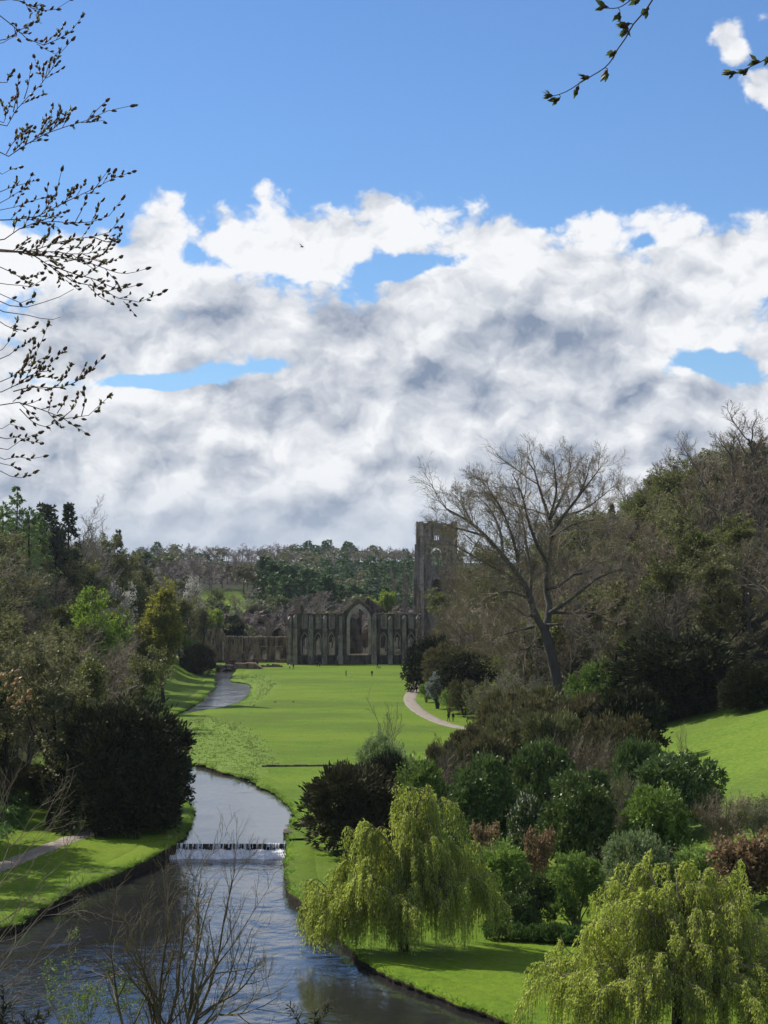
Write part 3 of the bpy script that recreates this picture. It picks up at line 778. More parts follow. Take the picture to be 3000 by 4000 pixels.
# ------------------------------------------------------------------ masonry
def lancet(xc, wd, z0, zs, za, n=5):
    """outline of a pointed opening"""
    h = wd / 2
    th = [math.radians(60) * k / n for k in range(1, n)]
    arc = [(xc - h + wd * math.cos(q), zs + (za - zs) * math.sin(q) / math.sin(math.radians(60))) for q in th]
    return [(xc - h, z0), (xc + h, z0), (xc + h, zs)] + arc + [(xc, za)] + [(2 * xc - x, z) for x, z in arc[::-1]] + [(xc - h, zs)]
def rect(x0, x1, z0, z1): return [(x0, z0), (x1, z0), (x1, z1), (x0, z1)]
def wallmesh(A, outline, holes, y0, y1, m=0):
    loops = [outline] + holes
    tris = tessellate_polygon([[Vector((a, b, 0)) for a, b in lp] for lp in loops])
    pts = [p for lp in loops for p in lp]; N = len(pts)
    V = [(a, y0, b) for a, b in pts] + [(a, y1, b) for a, b in pts]
    T = [tuple(t) for t in tris]
    A.add(V, T + [(a + N, c + N, b + N) for a, b, c in T], m)
    o = 0; Q = []
    for lp in loops:
        k = len(lp)
        Q += [(o + i, o + (i + 1) % k, o + (i + 1) % k + N, o + i + N) for i in range(k)]
        o += k
    A.add(V, Q, m)
def ragged(x0, x1, z, step, amp, rg):
    """broken wall top from x1 back to x0"""
    xs = np.arange(x0, x1, step)
    return [(float(x), float(z + rg.uniform(-amp, amp))) for x in xs[::-1]]
def part(name, t, mat, fn):
    A = Acc(); fn(A); return obj(name, A.mesh(name, mat), t)
def fixn(o):
    bm = bmesh.new(); bm.from_mesh(o.data); bmesh.ops.remove_doubles(bm, verts=bm.verts, dist=1e-4); bmesh.ops.recalc_face_normals(bm, faces=bm.faces); bm.to_mesh(o.data); bm.free()
rg = np.random.default_rng(11)
DA = 630.0
ZK = 0.02813                      # metres per unit of the enlarged front
zx = lambda v: (v - 70) * ZK
zz_ = lambda v: (1640 - v) * ZK

# east front of the abbey church
t = thing('abbey_church', 'roofless dark stone abbey church with buttresses and a great pointed east window', 'church', ((1125 - 1500) / F * DA, DA, -0.05))
ups = [253, 400, 545, 1105, 1250, 1398]
los = [250, 395, 540, 1100, 1250, 1400]
holes = [lancet(zx(c), 1.35, zz_(1245), zz_(1130), zz_(1092)) for c in ups] + [lancet(zx(c), 1.75, zz_(1530), zz_(1370), zz_(1300)) for c in los]
gw = lancet(zx(838), 6.6, zz_(1527), zz_(1180), zz_(1010), 8)
outl = [(0, -1.0), (zx(1500), -1.0)] + ragged(zx(995), zx(1500), zz_(1092), 0.9, 0.16, rg) + \
       [(zx(985), zz_(1075)), (zx(930), zz_(1010)), (zx(870), zz_(955)), (zx(830), zz_(935)), (zx(795), zz_(955)), (zx(735), zz_(1020)), (zx(670), zz_(1078))] + ragged(0.3, zx(655), zz_(1092), 0.9, 0.16, rg)
o = part('east_wall', t, M['stone'], lambda A: wallmesh(A, outl, holes + [gw], 0, 1.5)); fixn(o)
# inner order of the great window: paler jambs and arch
gi = lancet(zx(838), 5.5, zz_(1527) + 0.01, zz_(1180), zz_(1035), 8)
ring = lancet(zx(838), 7.5, zz_(1527) + 0.01, zz_(1180), zz_(985), 8)
def archring(A):
    a, b = ring[2:] + ring[:2], gi[2:] + gi[:2]
    a, b = [ring[1]] + ring[2:] + [ring[0]], [gi[1]] + gi[2:] + [gi[0]]
    V = [(p, -0.12, q) for p, q in a] + [(p, -0.12, q) for p, q in b] + [(p, 0.9, q) for p, q in a] + [(p, 0.9, q) for p, q in b]
    k = len(a); Q = []
    for i in range(k - 1):
        Q += [(i, i + 1, k + i + 1, k + i), (k + i, k + i + 1, 3 * k + i + 1, 3 * k + i), (i + 1, i, 2 * k + i, 2 * k + i + 1)]
    A.add(V, Q)
ga = part('great_window', t, M['stone_pale'], archring); fixn(ga)
def surround(c, wi, wo, z0, zs, za):
    ri, ro = lancet(zx(c), wi, z0, zs, za), lancet(zx(c), wo, z0, zs, za + (wo - wi) * .6)
    def fr(A):
        a, b = [ro[1]] + ro[2:] + [ro[0]], [ri[1]] + ri[2:] + [ri[0]]
        V = [(p, -0.09, q) for p, q in a] + [(p, -0.09, q) for p, q in b] + [(p, 0.5, q) for p, q in b] + [(p, 0.02, q) for p, q in a]
        k = len(a)
        A.add(V, [(i, i + 1, k + i + 1, k + i) for i in range(k - 1)] + [(k + i, k + i + 1, 2 * k + i + 1, 2 * k + i) for i in range(k - 1)] + [(i + 1, i, 3 * k + i, 3 * k + i + 1) for i in range(k - 1)])
    return part('window', t, M['stone_pale'], fr)
for c in ups:
    wn = surround(c, 1.33, 1.75, zz_(1245), zz_(1130), zz_(1092))
    part('sill', wn, M['stone_pale'], lambda A: A.box(zx(c) - .775, zx(c) + .775, -0.18, 0.7, zz_(1247) - 0.22, zz_(1247) + 0.02))
    part('blind_panel', wn, M['stone_pale'], lambda A: A.box(zx(c) - .8, zx(c) + .8, 0.75, 0.95, zz_(1250), zz_(1085)))
for c in los:
    wn = surround(c, 1.72, 2.2, zz_(1530), zz_(1370), zz_(1300))
    part('sill', wn, M['stone_pale'], lambda A: A.box(zx(c) - .975, zx(c) + .975, -0.18, 1.3, zz_(1533) - 0.22, zz_(1533) + 0.02))
part('sill', ga, M['stone_pale'], lambda A: A.box(zx(715), zx(960), -0.2, 1.4, zz_(1527) - 0.3, zz_(1527) + 0.03))
def buttress(c, wd, top, dep=1.7):
    def fn(A):
        x0, x1 = zx(c) - wd / 2, zx(c) + wd / 2
        A.box(x0 - 0.12, x1 + 0.12, -dep - 0.35, 0.02, -1.0, zz_(1540))
        A.box(x0, x1, -dep, 0.02, zz_(1540), zz_(1262))
        z1 = zz_(top)
        V = [(x0 + .1, -dep + .35, zz_(1262)), (x1 - .1, -dep + .35, zz_(1262)), (x1 - .1, 0.02, zz_(1262)), (x0 + .1, 0.02, zz_(1262)),
             (x0 + .1, -dep + .35, z1 - 1.5), (x1 - .1, -dep + .35, z1 - 1.5), (x1 - .1, 0.02, z1 - .6), (x0 + .1, 0.02, z1 - .6), ((x0 + x1) / 2, -dep + .5, z1 - 0.55), ((x0 + x1) / 2, 0.02, z1 - 0.2)]
        A.add(V, [(0, 1, 5, 4), (1, 2, 6, 5), (3, 0, 4, 7), (4, 8, 9, 7), (5, 6, 9, 8)]); A.add(V, [(4, 5, 8)])
        A.box(x0 - 0.1, x1 + 0.1, -dep - 0.12, 0.02, zz_(1262), zz_(1250))
    part('buttress', t, M['stone_grey'], fn)
for c, wd, tp, dp in [(92, 1.35, 1105, 2.0), (150, 1.35, 1085, 2.2), (320, 1.4, 1095, 2.1), (470, 1.35, 1095, 2.1), (1001, 1.45, 1085, 2.3), (1175, 1.35, 1100, 2.1), (1325, 1.35, 1095, 2.1), (1470, 1.35, 1095, 2.1)]:
    buttress(c, wd, tp, dp)
part('broken_buttress', t, M['stone_grey'], lambda A: (A.box(zx(600), zx(668), -2.0, 0.02, -1, zz_(1545)), A.box(zx(612), zx(660), -1.5, 0.02, zz_(1545), zz_(1320)), A.box(zx(625), zx(655), -0.9, 0.02, zz_(1320), zz_(1120))))
for z, xr in ((1258, [(100, 690), (990, 1500)]), (1542, [(100, 1500)])):
    for a, b in xr:
        part('string_course', t, M['stone'], lambda A: A.box(zx(a), zx(b), -0.22, 0.02, zz_(z) - 0.12, zz_(z) + 0.12))
# coping blocks along the ragged wall head and the gable
for x in np.arange(0.4, zx(655), 1.15):
    part('coping_stone', t, M['stone_rubble'], lambda A: A.box(x, x + rg.uniform(0.6, 1.1), -0.15, 1.6, zz_(1092) - 0.1, zz_(1092) + rg.uniform(0.1, 0.5)))
for x in np.arange(zx(1000), zx(1500), 1.15):
    part('coping_stone', t, M['stone_rubble'], lambda A: A.box(x, x + rg.uniform(0.6, 1.1), -0.15, 1.6, zz_(1092) - 0.1, zz_(1092) + rg.uniform(0.1, 0.5)))
for (xa_, za_), (xb_, zb_) in (((670, 1078), (735, 1020)), ((735, 1020), (795, 955)), ((795, 955), (830, 933)), ((830, 933), (870, 955)), ((870, 955), (930, 1010)), ((930, 1010), (985, 1075))):
    x0, x1, z0, z1 = zx(xa_), zx(xb_), zz_(za_), zz_(zb_)
    part('gable_coping', t, M['stone_rubble'], lambda A: A.add([(x0, -.2, z0 - .1), (x1, -.2, z1 - .1), (x1, 1.7, z1 - .1), (x0, 1.7, z0 - .1), (x0, -.2, z0 + .3), (x1, -.2, z1 + .3), (x1, 1.7, z1 + .3), (x0, 1.7, z0 + .3)],
                                                           [(0, 3, 2, 1), (4, 5, 6, 7), (0, 1, 5, 4), (1, 2, 6, 5), (2, 3, 7, 6), (3, 0, 4, 7)]))
# ruined turret at the left-hand corner
rgt = np.random.default_rng(3)
def turret(A):
    z = zz_(1085)
    for k in range(9):
        wd = 1.75 - 0.13 * k + rgt.uniform(-0.15, 0.15); dx = rgt.uniform(-.2, .2)
        A.box(zx(195) - wd + dx, zx(195) + wd * (0.9 if k < 6 else 0.2) + dx, 0.1 - wd * .5 + 1, 1.0 + wd * .8, z, z + 0.5); z += 0.46
part('ruined_turret', t, M['stone_rubble'], turret)
# wall across the church behind the front with arches, and the choir sides
holes = [lancet(zx(c), 1.9, 0.8, 6.0, 8.0) for c in (250, 395, 540, 1100, 1250, 1400)] + [lancet(zx(908), 2.6, 0.2, 13.5, 17.0), lancet(zx(780), 1.5, 0.2, 3.4, 4.6)]
o = part('inner_wall', t, M['stone'], lambda A: wallmesh(A, [(0, -1), (zx(1500), -1), (zx(1500), zz_(1110)), (zx(960), zz_(1110)), (zx(960), 17.6), (zx(850), 17.6), (zx(835), 14.0), (zx(800), 13.6), (zx(690), zz_(1100)), (0.2, zz_(1112))], holes, 12.0, 13.2)); fixn(o)
for s_ in (700, 985):
    part('choir_side_wall', t, M['stone_pale'], lambda A: A.box(zx(s_) - .5, zx(s_) + .5, 13.2, 60, -1, 12.2))
o = part('choir_cross_wall', t, M['stone'], lambda A: wallmesh(A, [(zx(705), -1), (zx(978), -1), (zx(978), 9), (zx(905), 9.4), (zx(880), 8.6), (zx(705), 8.8)], [lancet(zx(921), 1.5, 0.1, 3.4, 4.6), lancet(zx(850), 2.4, .1, 2.6, 4.4)], 40, 41)); fixn(o)
part('end_wall', t, M['stone'], lambda A: A.box(0.0, 1.3, 1.5, 12.0, -1, zz_(1100)))
part('end_wall', t, M['stone'], lambda A: A.box(zx(1500) - 1.3, zx(1500) - .01, 1.5, 12.0, -1, zz_(1100)))

# distant gable of the same church standing behind
DG = 735.0
gx0, gxa, gx1 = [(1100 + v * .3617 - 1500) / F * DG for v in (835, 935, 1130)]
zg = lambda v: CAMZ - ((2000 + v * .3617) - HZ) / F * DG
t = thing('west_gable', 'pointed stone gable end seen behind the top of the abbey front', 'gable', ((gx0 + gx1) / 2, DG, 0))
cxg = (gx0 + gx1) / 2
o = part('gable_wall', t, M['stone'], lambda A: wallmesh(A, [(gx0 - cxg, -2), (gx1 - cxg, -2), (gx1 - cxg, zg(1075)), (gxa - cxg, zg(940)), (gx0 - cxg, zg(1060))], [lancet(gxa - cxg, 5.0, 2, 9, zg(1110))], 0, 1.4)); fixn(o)
for xs_, zs_ in (((gx0, gxa), (1060, 940)), ((gxa, gx1), (940, 1075))):
    x0, x1, z0, z1 = xs_[0] - cxg, xs_[1] - cxg, zg(zs_[0]), zg(zs_[1])
    part('coping', t, M['stone_rubble'], lambda A: A.add([(x0, -.2, z0), (x1, -.2, z1), (x1, 1.6, z1), (x0, 1.6, z0), (x0, -.2, z0 + .5), (x1, -.2, z1 + .5), (x1, 1.6, z1 + .5), (x0, 1.6, z0 + .5)], [(0, 3, 2, 1), (4, 5, 6, 7), (0, 1, 5, 4), (1, 2, 6, 5), (2, 3, 7, 6), (3, 0, 4, 7)]))

# the great tower
DT = 676.0
KT = 250 / 1659 / F * DT          # metres per unit of the enlarged tower view
tx = lambda v: (1580 + v * 250 / 1659 - 1500) / F * DT
tz = lambda v: CAMZ - ((2020 + v * 250 / 1659) - HZ) / F * DT
TX0, TX1 = tx(305), tx(1372); TW = TX1 - TX0
t = thing('abbey_tower', 'tall square grey stone tower with broken battlements behind the bare beech', 'tower', (TX0, DT, 0))
lx = lambda v: tx(v) - TX0
win = [rect(lx(782), lx(802), tz(600), tz(475)), rect(lx(824), lx(846), tz(600), tz(475)), rect(lx(868), lx(890), tz(600), tz(475))]
big = lancet(lx(840), lx(1010) - lx(690), tz(1260), tz(930), tz(775), 6)
low = lancet(lx(840), lx(960) - lx(720), tz(1990), tz(1700), tz(1600), 6)
dots = [rect(lx(562), lx(582), tz(335), tz(310)), rect(lx(562), lx(582), tz(490), tz(465)), rect(lx(1245), lx(1272), tz(420), tz(370))]
top = [(TW, -1), (TW, tz(110)), (lx(1290), tz(110)), (lx(1230), tz(130)), (lx(1160), tz(190)), (lx(1080), tz(260)), (lx(1010), tz(230)), (lx(985), tz(155)), (lx(860), tz(150)), (lx(856), tz(95)), (lx(765), tz(95)), (lx(762), tz(150)), (lx(712), tz(150)), (lx(708), tz(98)),
       (lx(612), tz(100)), (lx(608), tz(152)), (lx(490), tz(152)), (lx(480), tz(112)), (lx(420), tz(118)), (lx(400), tz(105)), (lx(375), tz(125)), (lx(350), tz(122)), (lx(340), tz(108)), (0.0, tz(110)), (0.0, -1)]
o = part('front_wall', t, M['stone_grey'], lambda A: wallmesh(A, top, win + [big, low] + dots, 0, 1.6)); fixn(o)
backtop = [(0, -1), (TW, -1), (TW, tz(120)), (lx(1000), tz(240)), (lx(860), tz(150)), (lx(490), tz(155)), (0, tz(112))]
o = part('back_wall', t, M['stone_grey'], lambda A: wallmesh(A, backtop, [rect(lx(750), lx(935), tz(640), tz(430)), lancet(lx(840), 4.2, tz(1260), tz(930), tz(775), 6)], TW - 1.6, TW)); fixn(o)
part('side_wall', t, M['stone_grey'], lambda A: A.box(0.01, 1.6, 1.6, TW - 1.6, -1, tz(125)))
part('side_wall', t, M['stone_grey'], lambda A: A.box(TW - 1.6, TW - 0.01, 1.6, TW - 1.6, -1, tz(125)))
part('corner_buttress', t, M['stone_pale'], lambda A: (A.box(lx(405), lx(492), -0.55, 0.0, tz(470), tz(112)), A.box(lx(405), lx(494), -0.85, 0.0, tz(1070), tz(470)), A.box(lx(400), lx(498), -1.2, 0.0, tz(1720), tz(1070)), A.box(lx(398), lx(500), -1.7, 0.0, -1, tz(1720))))
part('corner_buttress', t, M['stone_grey'], lambda A: (A.box(-0.5, 0.02, 0.3, 1.6, tz(960), tz(700)), A.box(lx(262), 0.02, 0.3, 1.7, tz(1390), tz(960)), A.box(lx(225), 0.02, 0.3, 1.9, -1, tz(1390))))
part('corner_buttress', t, M['stone_pale'], lambda A: (A.box(lx(1255), lx(1340), -0.55, 0.0, tz(470), tz(120)), A.box(lx(1250), lx(1345), -1.1, 0.0, -1, tz(470))))
for v in (190, 262, 690, 1340, 1850):
    part('string_course', t, M['stone_grey'], lambda A: A.box(lx(502), lx(1248), -0.3, 0.03, tz(v) - 0.2, tz(v) + 0.15))
tw_ = part('window_tracery', t, M['stone'], lambda A: (A.box(lx(700), lx(1000), 0.4, 0.65, tz(985), tz(960)), A.box(lx(760), lx(920), 0.4, 0.65, tz(905), tz(875)), A.box(lx(720), lx(960), 0.4, 0.65, tz(955), tz(930))))
tw_['kind'] = 'stuff'
for v in (730, 790, 850, 910, 960):
    part('mullion', tw_, M['stone_pale'], lambda A: A.box(lx(v) - 0.10, lx(v) + 0.10, 0.35, 0.7, tz(1262), tz(900)))
part('window_hood', t, M['stone_pale'], lambda A: A.box(lx(745), lx(765), -0.15, 0.02, tz(500), tz(410)))
part('window_hood', t, M['stone_pale'], lambda A: A.box(lx(905), lx(925), -0.15, 0.02, tz(500), tz(410)))
# broken stub of wall leaning on the tower's foot
t = thing('wall_stub', 'jagged upright stub of masonry between the church front and the tower', 'ruin', ((1636 - 1500) / F * 655, 655, 0))
def stub(A):
    for k in range(16):
        wd = 1.6 - 0.05 * k + rgt.uniform(-.2, .2)
        A.box(-wd * .6, wd * .7, -1, 1, -0.5 + k * 1.42, -0.5 + (k + 1) * 1.42 + .02)
part('masonry', t, M['stone_rubble'], stub)

# monastic range to the left
DL = 646.0
mx = lambda v: (740 + v * 400 / 1659 - 1500) / F * DL
mz = lambda v: CAMZ - ((2340 + v * 400 / 1659) - HZ) / F * DL
rx0, rx1 = mx(120), mx(1600)
t = thing('monastic_range', 'long ruined two-storey stone range with window openings left of the church', 'ruin', (rx0, DL, 0))
qx = lambda v: mx(v) - rx0
top = [(rx1 - rx0, -1.5), (rx1 - rx0, mz(625))] + ragged(qx(870), qx(1560), mz(610), 0.7, 0.14, rg) + ragged(qx(600), qx(860), mz(603), 0.6, .12, rg) + [(qx(560), mz(560)), (qx(520), mz(520))] + ragged(qx(270), qx(510), mz(510), .6, .12, rg) + [(qx(250), mz(530)), (0, mz(525)), (0, -1.5)]
holes = [lancet(qx(1012), 1.0, mz(970), mz(880), mz(845)), lancet(qx(1222), 1.05, mz(975), mz(885), mz(845)), lancet(qx(1430), 1.1, mz(975), mz(885), mz(840)),
         lancet(qx(635), 0.5, mz(735), mz(670), mz(645)), lancet(qx(708), 0.5, mz(735), mz(670), mz(645)), lancet(qx(390), 1.1, mz(740), mz(670), mz(632)),
         rect(qx(430), qx(452), mz(575), mz(550)), lancet(qx(975), .9, mz(715), mz(670), mz(645))]
o = part('front_wall', t, M['stone_rubble'], lambda A: wallmesh(A, top, holes, 0, 1.1)); fixn(o)
for c in (1222, 1445):                  # blind upper recesses with pale sills
    part('window_recess', t, M['stone_pale'], lambda A: A.box(qx(c) - 1.2, qx(c) + 1.1, -0.35, 0.05, mz(765) - .15, mz(765) + .12))
    part('window_jamb', t, M['stone'], lambda A: A.box(qx(c) - 1.35, qx(c) - 1.1, -0.3, 0.05, mz(765), mz(650)))
    part('window_jamb', t, M['stone'], lambda A: A.box(qx(c) + 1.0, qx(c) + 1.25, -0.3, 0.05, mz(765), mz(640)))
part('wall_edge', t, M['stone_pale'], lambda A: A.box(qx(852), qx(866), -0.6, 0.05, mz(880), mz(605)))  # pale stone stands in for a sunlit edge of the wall
part('wall_edge', t, M['stone_pale'], lambda A: A.box(qx(540), qx(562), -1.4, 0.05, mz(985), mz(695)))  # wall end whose sunlit edge is put into the stone colour
part('wall_edge', t, M['stone_rubble'], lambda A: A.box(qx(485), qx(520), -0.8, 0.05, mz(985), mz(490)))
for c in (1012, 1222, 1430):
    ri, ro = lancet(qx(c), 1.05, mz(978), mz(885), mz(845)), lancet(qx(c), 1.5, mz(978), mz(885), mz(822))
    def fr(A):
        a, b = [ro[1]] + ro[2:] + [ro[0]], [ri[1]] + ri[2:] + [ri[0]]
        V = [(p, -0.1, q) for p, q in a] + [(p, -0.1, q) for p, q in b] + [(p, 0.3, q) for p, q in b]
        k = len(a)
        A.add(V, [(i, i + 1, k + i + 1, k + i) for i in range(k - 1)] + [(k + i, k + i + 1, 2 * k + i + 1, 2 * k + i) for i in range(k - 1)])
    part('window', t, M['stone_pale'], fr)
for x in np.arange(0.2, qx(240), 0.9): part('coping_stone', t, M['stone_pale'], lambda A: A.box(x, x + rg.uniform(.5, .88), -.1, 1.2, mz(525) - .1, mz(525) + rg.uniform(.1, .3)))
for x in np.arange(qx(870), qx(1590), 0.9): part('coping_stone', t, M['stone_pale'], lambda A: A.box(x, x + rg.uniform(.5, .88), -.1, 1.2, mz(612) - .2, mz(612) + rg.uniform(.02, .22)))
for x in np.arange(qx(600), qx(850), 0.9): part('coping_stone', t, M['stone_pale'], lambda A: A.box(x, x + rg.uniform(.5, .88), -.1, 1.2, mz(604) - .2, mz(604) + rg.uniform(.02, .2)))
part('gable_stub', t, M['stone_rubble'], lambda A: A.add([(qx(370), .4, mz(520)), (qx(470), .4, mz(515)), (qx(455), .4, mz(450)), (qx(425), .4, mz(360)), (qx(405), .4, mz(420)), (qx(370), 1.2, mz(520)), (qx(470), 1.2, mz(515)), (qx(455), 1.2, mz(450)), (qx(425), 1.2, mz(360)), (qx(405), 1.2, mz(420))],
     [(0, 1, 2, 4), (5, 9, 7, 6), (1, 6, 7, 2), (2, 7, 8, 3), (3, 8, 9, 4), (4, 9, 5, 0)]))

# slim ruined stack far left, half hidden by trees
t = thing('ruined_stack', 'narrow crumbling stone stack showing above the trees left of the ruins', 'ruin', (at(752, 2460, 668)[0], 668, 1))
def stack(A):
    z = -1.5
    for k in range(16):
        wd = 2.0 - 0.085 * k + rgt.uniform(-.12, .12)
        A.box(-wd, wd * .8, -1, 1.2, z, z + 1.24); z += 1.22
part('masonry', t, M['stone_grey'], stack)

# low ruined walls and the bridge over the river mouth
DB = 598.0
bx = lambda v: (740 + v * 400 / 1659 - 1500) / F * DB
bz = lambda v: CAMZ - ((2340 + v * 400 / 1659) - HZ) / F * DB
bx0 = bx(380)
t = thing('stone_bridge', 'low stone bridge with a dark round arch where the river comes out', 'bridge', (bx0, DB, 0))
arch = [(bx(545) - bx0, -1.6)] + [(bx(618) - bx0 + 2.0 * math.cos(a) * 1.02 - 0.0, bz(1235) + 1.85 * math.sin(a)) for a in np.linspace(math.pi, 0, 9)] + [(bx(690) - bx0, -1.6)]
arch = arch[::-1]
outl = [(0, -2.5), (bx(1240) - bx0, -2.5), (bx(1240) - bx0, bz(1160)), (bx(1150) - bx0, bz(1100)), (bx(1100) - bx0, bz(1065))] + ragged(bx(740) - bx0, bx(1080) - bx0, bz(1040), .8, .12, rg) + [(bx(700) - bx0, bz(1075)), (bx(560) - bx0, bz(1070)), (0, bz(1090))]
pw = part('parapet_wall', t, M['stone_rubble'], lambda A: wallmesh(A, outl, [arch], 0, 5.0)); fixn(pw)
part('arch_back', t, M['stone_wet'], lambda A: A.box(bx(520) - bx0, bx(720) - bx0, 12, 12.5, -2.5, 0.6))
part('tunnel_wall', t, M['stone_wet'], lambda A: (A.box(bx(515) - bx0, bx(540) - bx0, 5, 12, -2.5, 0.6), A.box(bx(700) - bx0, bx(725) - bx0, 5, 12, -2.5, 0.6), A.box(bx(515) - bx0, bx(725) - bx0, 5, 12, 0.25, 0.62)))
for a in np.linspace(math.pi * .97, math.pi * .03, 11):
    c, s_ = math.cos(a), math.sin(a)
    part('arch_stone', pw, M['stone_pale'], lambda A: A.box(bx(618) - bx0 + 2.25 * c - .22, bx(618) - bx0 + 2.25 * c + .22, -0.15, .4, bz(1235) + 2.05 * s_ - .2, bz(1235) + 2.05 * s_ + .2))
for k, x in enumerate(np.arange(0.1, bx(700) - bx0, 0.85)): part('coping_stone', pw, M['stone_pale'], lambda A: A.box(x, x + .7, -.2, 1.0, bz(1080) - .05, bz(1080) + .25 + .1 * (k % 3)))
def lowwall(label, x0, x1, D, ztop, nm='low_wall', h0=-1.0, dep=0.9, mat='stone_rubble'):
    cx = (x0 + x1) / 2
    t = thing(nm, label, 'wall', (cx, D, 0))
    n_ = max(3, int((x1 - x0) / 0.8)); xs = np.linspace(x0 - cx, x1 - cx, n_ + 1)
    for k in range(n_):
        part('wall_stone', t, M[mat], lambda A: A.box(xs[k], xs[k + 1] - .02, rgt.uniform(-.12, .06), dep, h0, ztop + rgt.uniform(-.35, .25)))
lowwall('long low broken wall above the bridge in front of the ruined range', bx(560), bx(1100), 604, bz(985), h0=-1)
lowwall('low dark wall lying on the lawn beside the bridge end', bx(1120), bx(1480), 611, 0.85)
lowwall('lowest bit of wall at the foot of the church corner', mx(1445), mx(1600), 640, 1.2, h0=-.5)
t = thing('wall_pier', 'broken upright pier rising from the low walls by the bridge', 'ruin', (bx(825), 612, 0))
def pier(A):
    for k in range(7): A.box(-.9 + .11 * k, .9 - .08 * k, -.6, .6, k * .62, (k + 1) * .62 + .01)
part('masonry', t, M['stone_rubble'], pier)

# ------------------------------------------------------------------ plants: one library mesh set per kind, shared by its individuals
def trunkline(rng, H, lean=0.03, n=10, top=1.0, wob_=0.02):
    z = np.linspace(0, H * top, n)
    x = np.cumsum(rng.normal(size=n) * H * wob_ * 0.5); y = np.cumsum(rng.normal(size=n) * H * wob_ * 0.5)
    x -= x[0]; y -= y[0]
    a = rng.uniform(0, 6.28)
    return np.column_stack([x + np.cos(a) * lean * z, y + np.sin(a) * lean * z, z])[None]

def bare_tree(seed, H=20.0, n1=13, n2=9, n3=7, n4=5, spread=0.55, up=0.10, low=0.22, twig=0.021, leaf=None, leafsize=(0.30, 0.2), perleaf=3, mat='bare', bark='bark', r0=None, tang=(0.5, 1.0)):
    """trunk, limbs, branches and twigs; optional opening leaves at the twigs"""
    rng = np.random.default_rng(seed)
    P0 = trunkline(rng, H, 0.03, 10, 0.80)
    r0 = r0 or H * 0.017
    R0 = (r0 * np.linspace(1, 0.22, 10) ** 0.9)[None]; R0[0, 0] *= 1.35
    P1, R1 = children(rng, P0, R0, n1, low, 1.0, spread, 0.45, tang, 8, 0.10, up, 0.022, 0.03)
    P2, R2 = children(rng, P1, R1, n2, 0.2, 1.0, 0.48, 0.3, (0.45, 1.0), 6, 0.13, up * 0.8, 0.018, 0.022)
    P3, R3 = children(rng, P2, R2, n3, 0.15, 1.0, 0.5, 0.25, (0.4, 1.0), 4, 0.15, up * 0.5, 0.014, twig)
    P4, R4 = children(rng, P3, R3, n4, 0.15, 1.0, 0.55, 0.2, (0.3, 0.9), 3, 0.15, 0.05, 0.010, twig)
    A = Acc()
    A.add(*tubes(P0, R0, 8)); A.add(*tubes(P1, R1, 6))
    tr = A.mesh('trunk', [M[bark]], True)
    A = Acc(); A.add(*tubes(P2, R2, 4)); A.add(*tubes(P3, R3, 3)); A.add(*tubes(P4, R4, 2))
    if leaf:
        q = np.repeat(P4[:, -1], perleaf, 0); d = np.repeat(U(P4[:, -1] - P4[:, 0]), perleaf, 0)
        q = q + rng.normal(size=q.shape) * leafsize[0] * 0.55
        A.add(*leaves(rng, q, d, leafsize[0], leafsize[1], 0.1, 0.9), m=1)
    return [('trunk', tr), ('crown', A.mesh('crown', [M[mat]] + ([M[leaf]] if leaf else []), False))], H

def leafy_mass(rng, lobes, nleaf, size, spiky=0.0, inner=0.55, up=0.15, jit=0.7, clump=0.0):
    """leaf faces through the outer part of several ellipsoid lobes"""
    vol = np.array([l[3] * l[4] + l[4] * l[5] + l[3] * l[5] for l in lobes]); vol = vol / vol.sum()
    V, Q, n = [], [], 0
    for l, f in zip(lobes, vol):
        N = max(30, int(nleaf * f))
        c, r = np.array(l[:3]), np.array(l[3:6])
        nc = max(10, int(N / 42))
        d = U(rng.normal(size=(nc, 3))); d[:, 2] = np.where(d[:, 2] < -0.35, -d[:, 2], d[:, 2])
        bump = 1 + 0.13 * np.sin(d[:, 0] * 5 + seedless(l)) * np.cos(d[:, 1] * 4.3) + rng.normal(size=nc) * 0.07
        cen = d * (rng.uniform(inner, 1.0, nc) ** 0.6 * bump)[:, None]
        k = rng.integers(0, nc, N)
        off = rng.normal(size=(N, 3)) * (0.10 + clump)
        p = cen[k] + off + d[k] * np.abs(rng.normal(size=(N, 1))) * 0.05
        dd = U(d[k] + np.array([0, 0, up]) + off * 2.0)
        v, q = leaves(rng, c + p * r, dd + spiky * d[k], size[0], size[1], 0.0, jit)
        V.append(v); Q.append(q + n); n += len(v)
    return np.concatenate(V), np.concatenate(Q)
def seedless(l): return (l[0] * 1.7 + l[1] * 2.3 + l[2] * 0.9) % 6.28

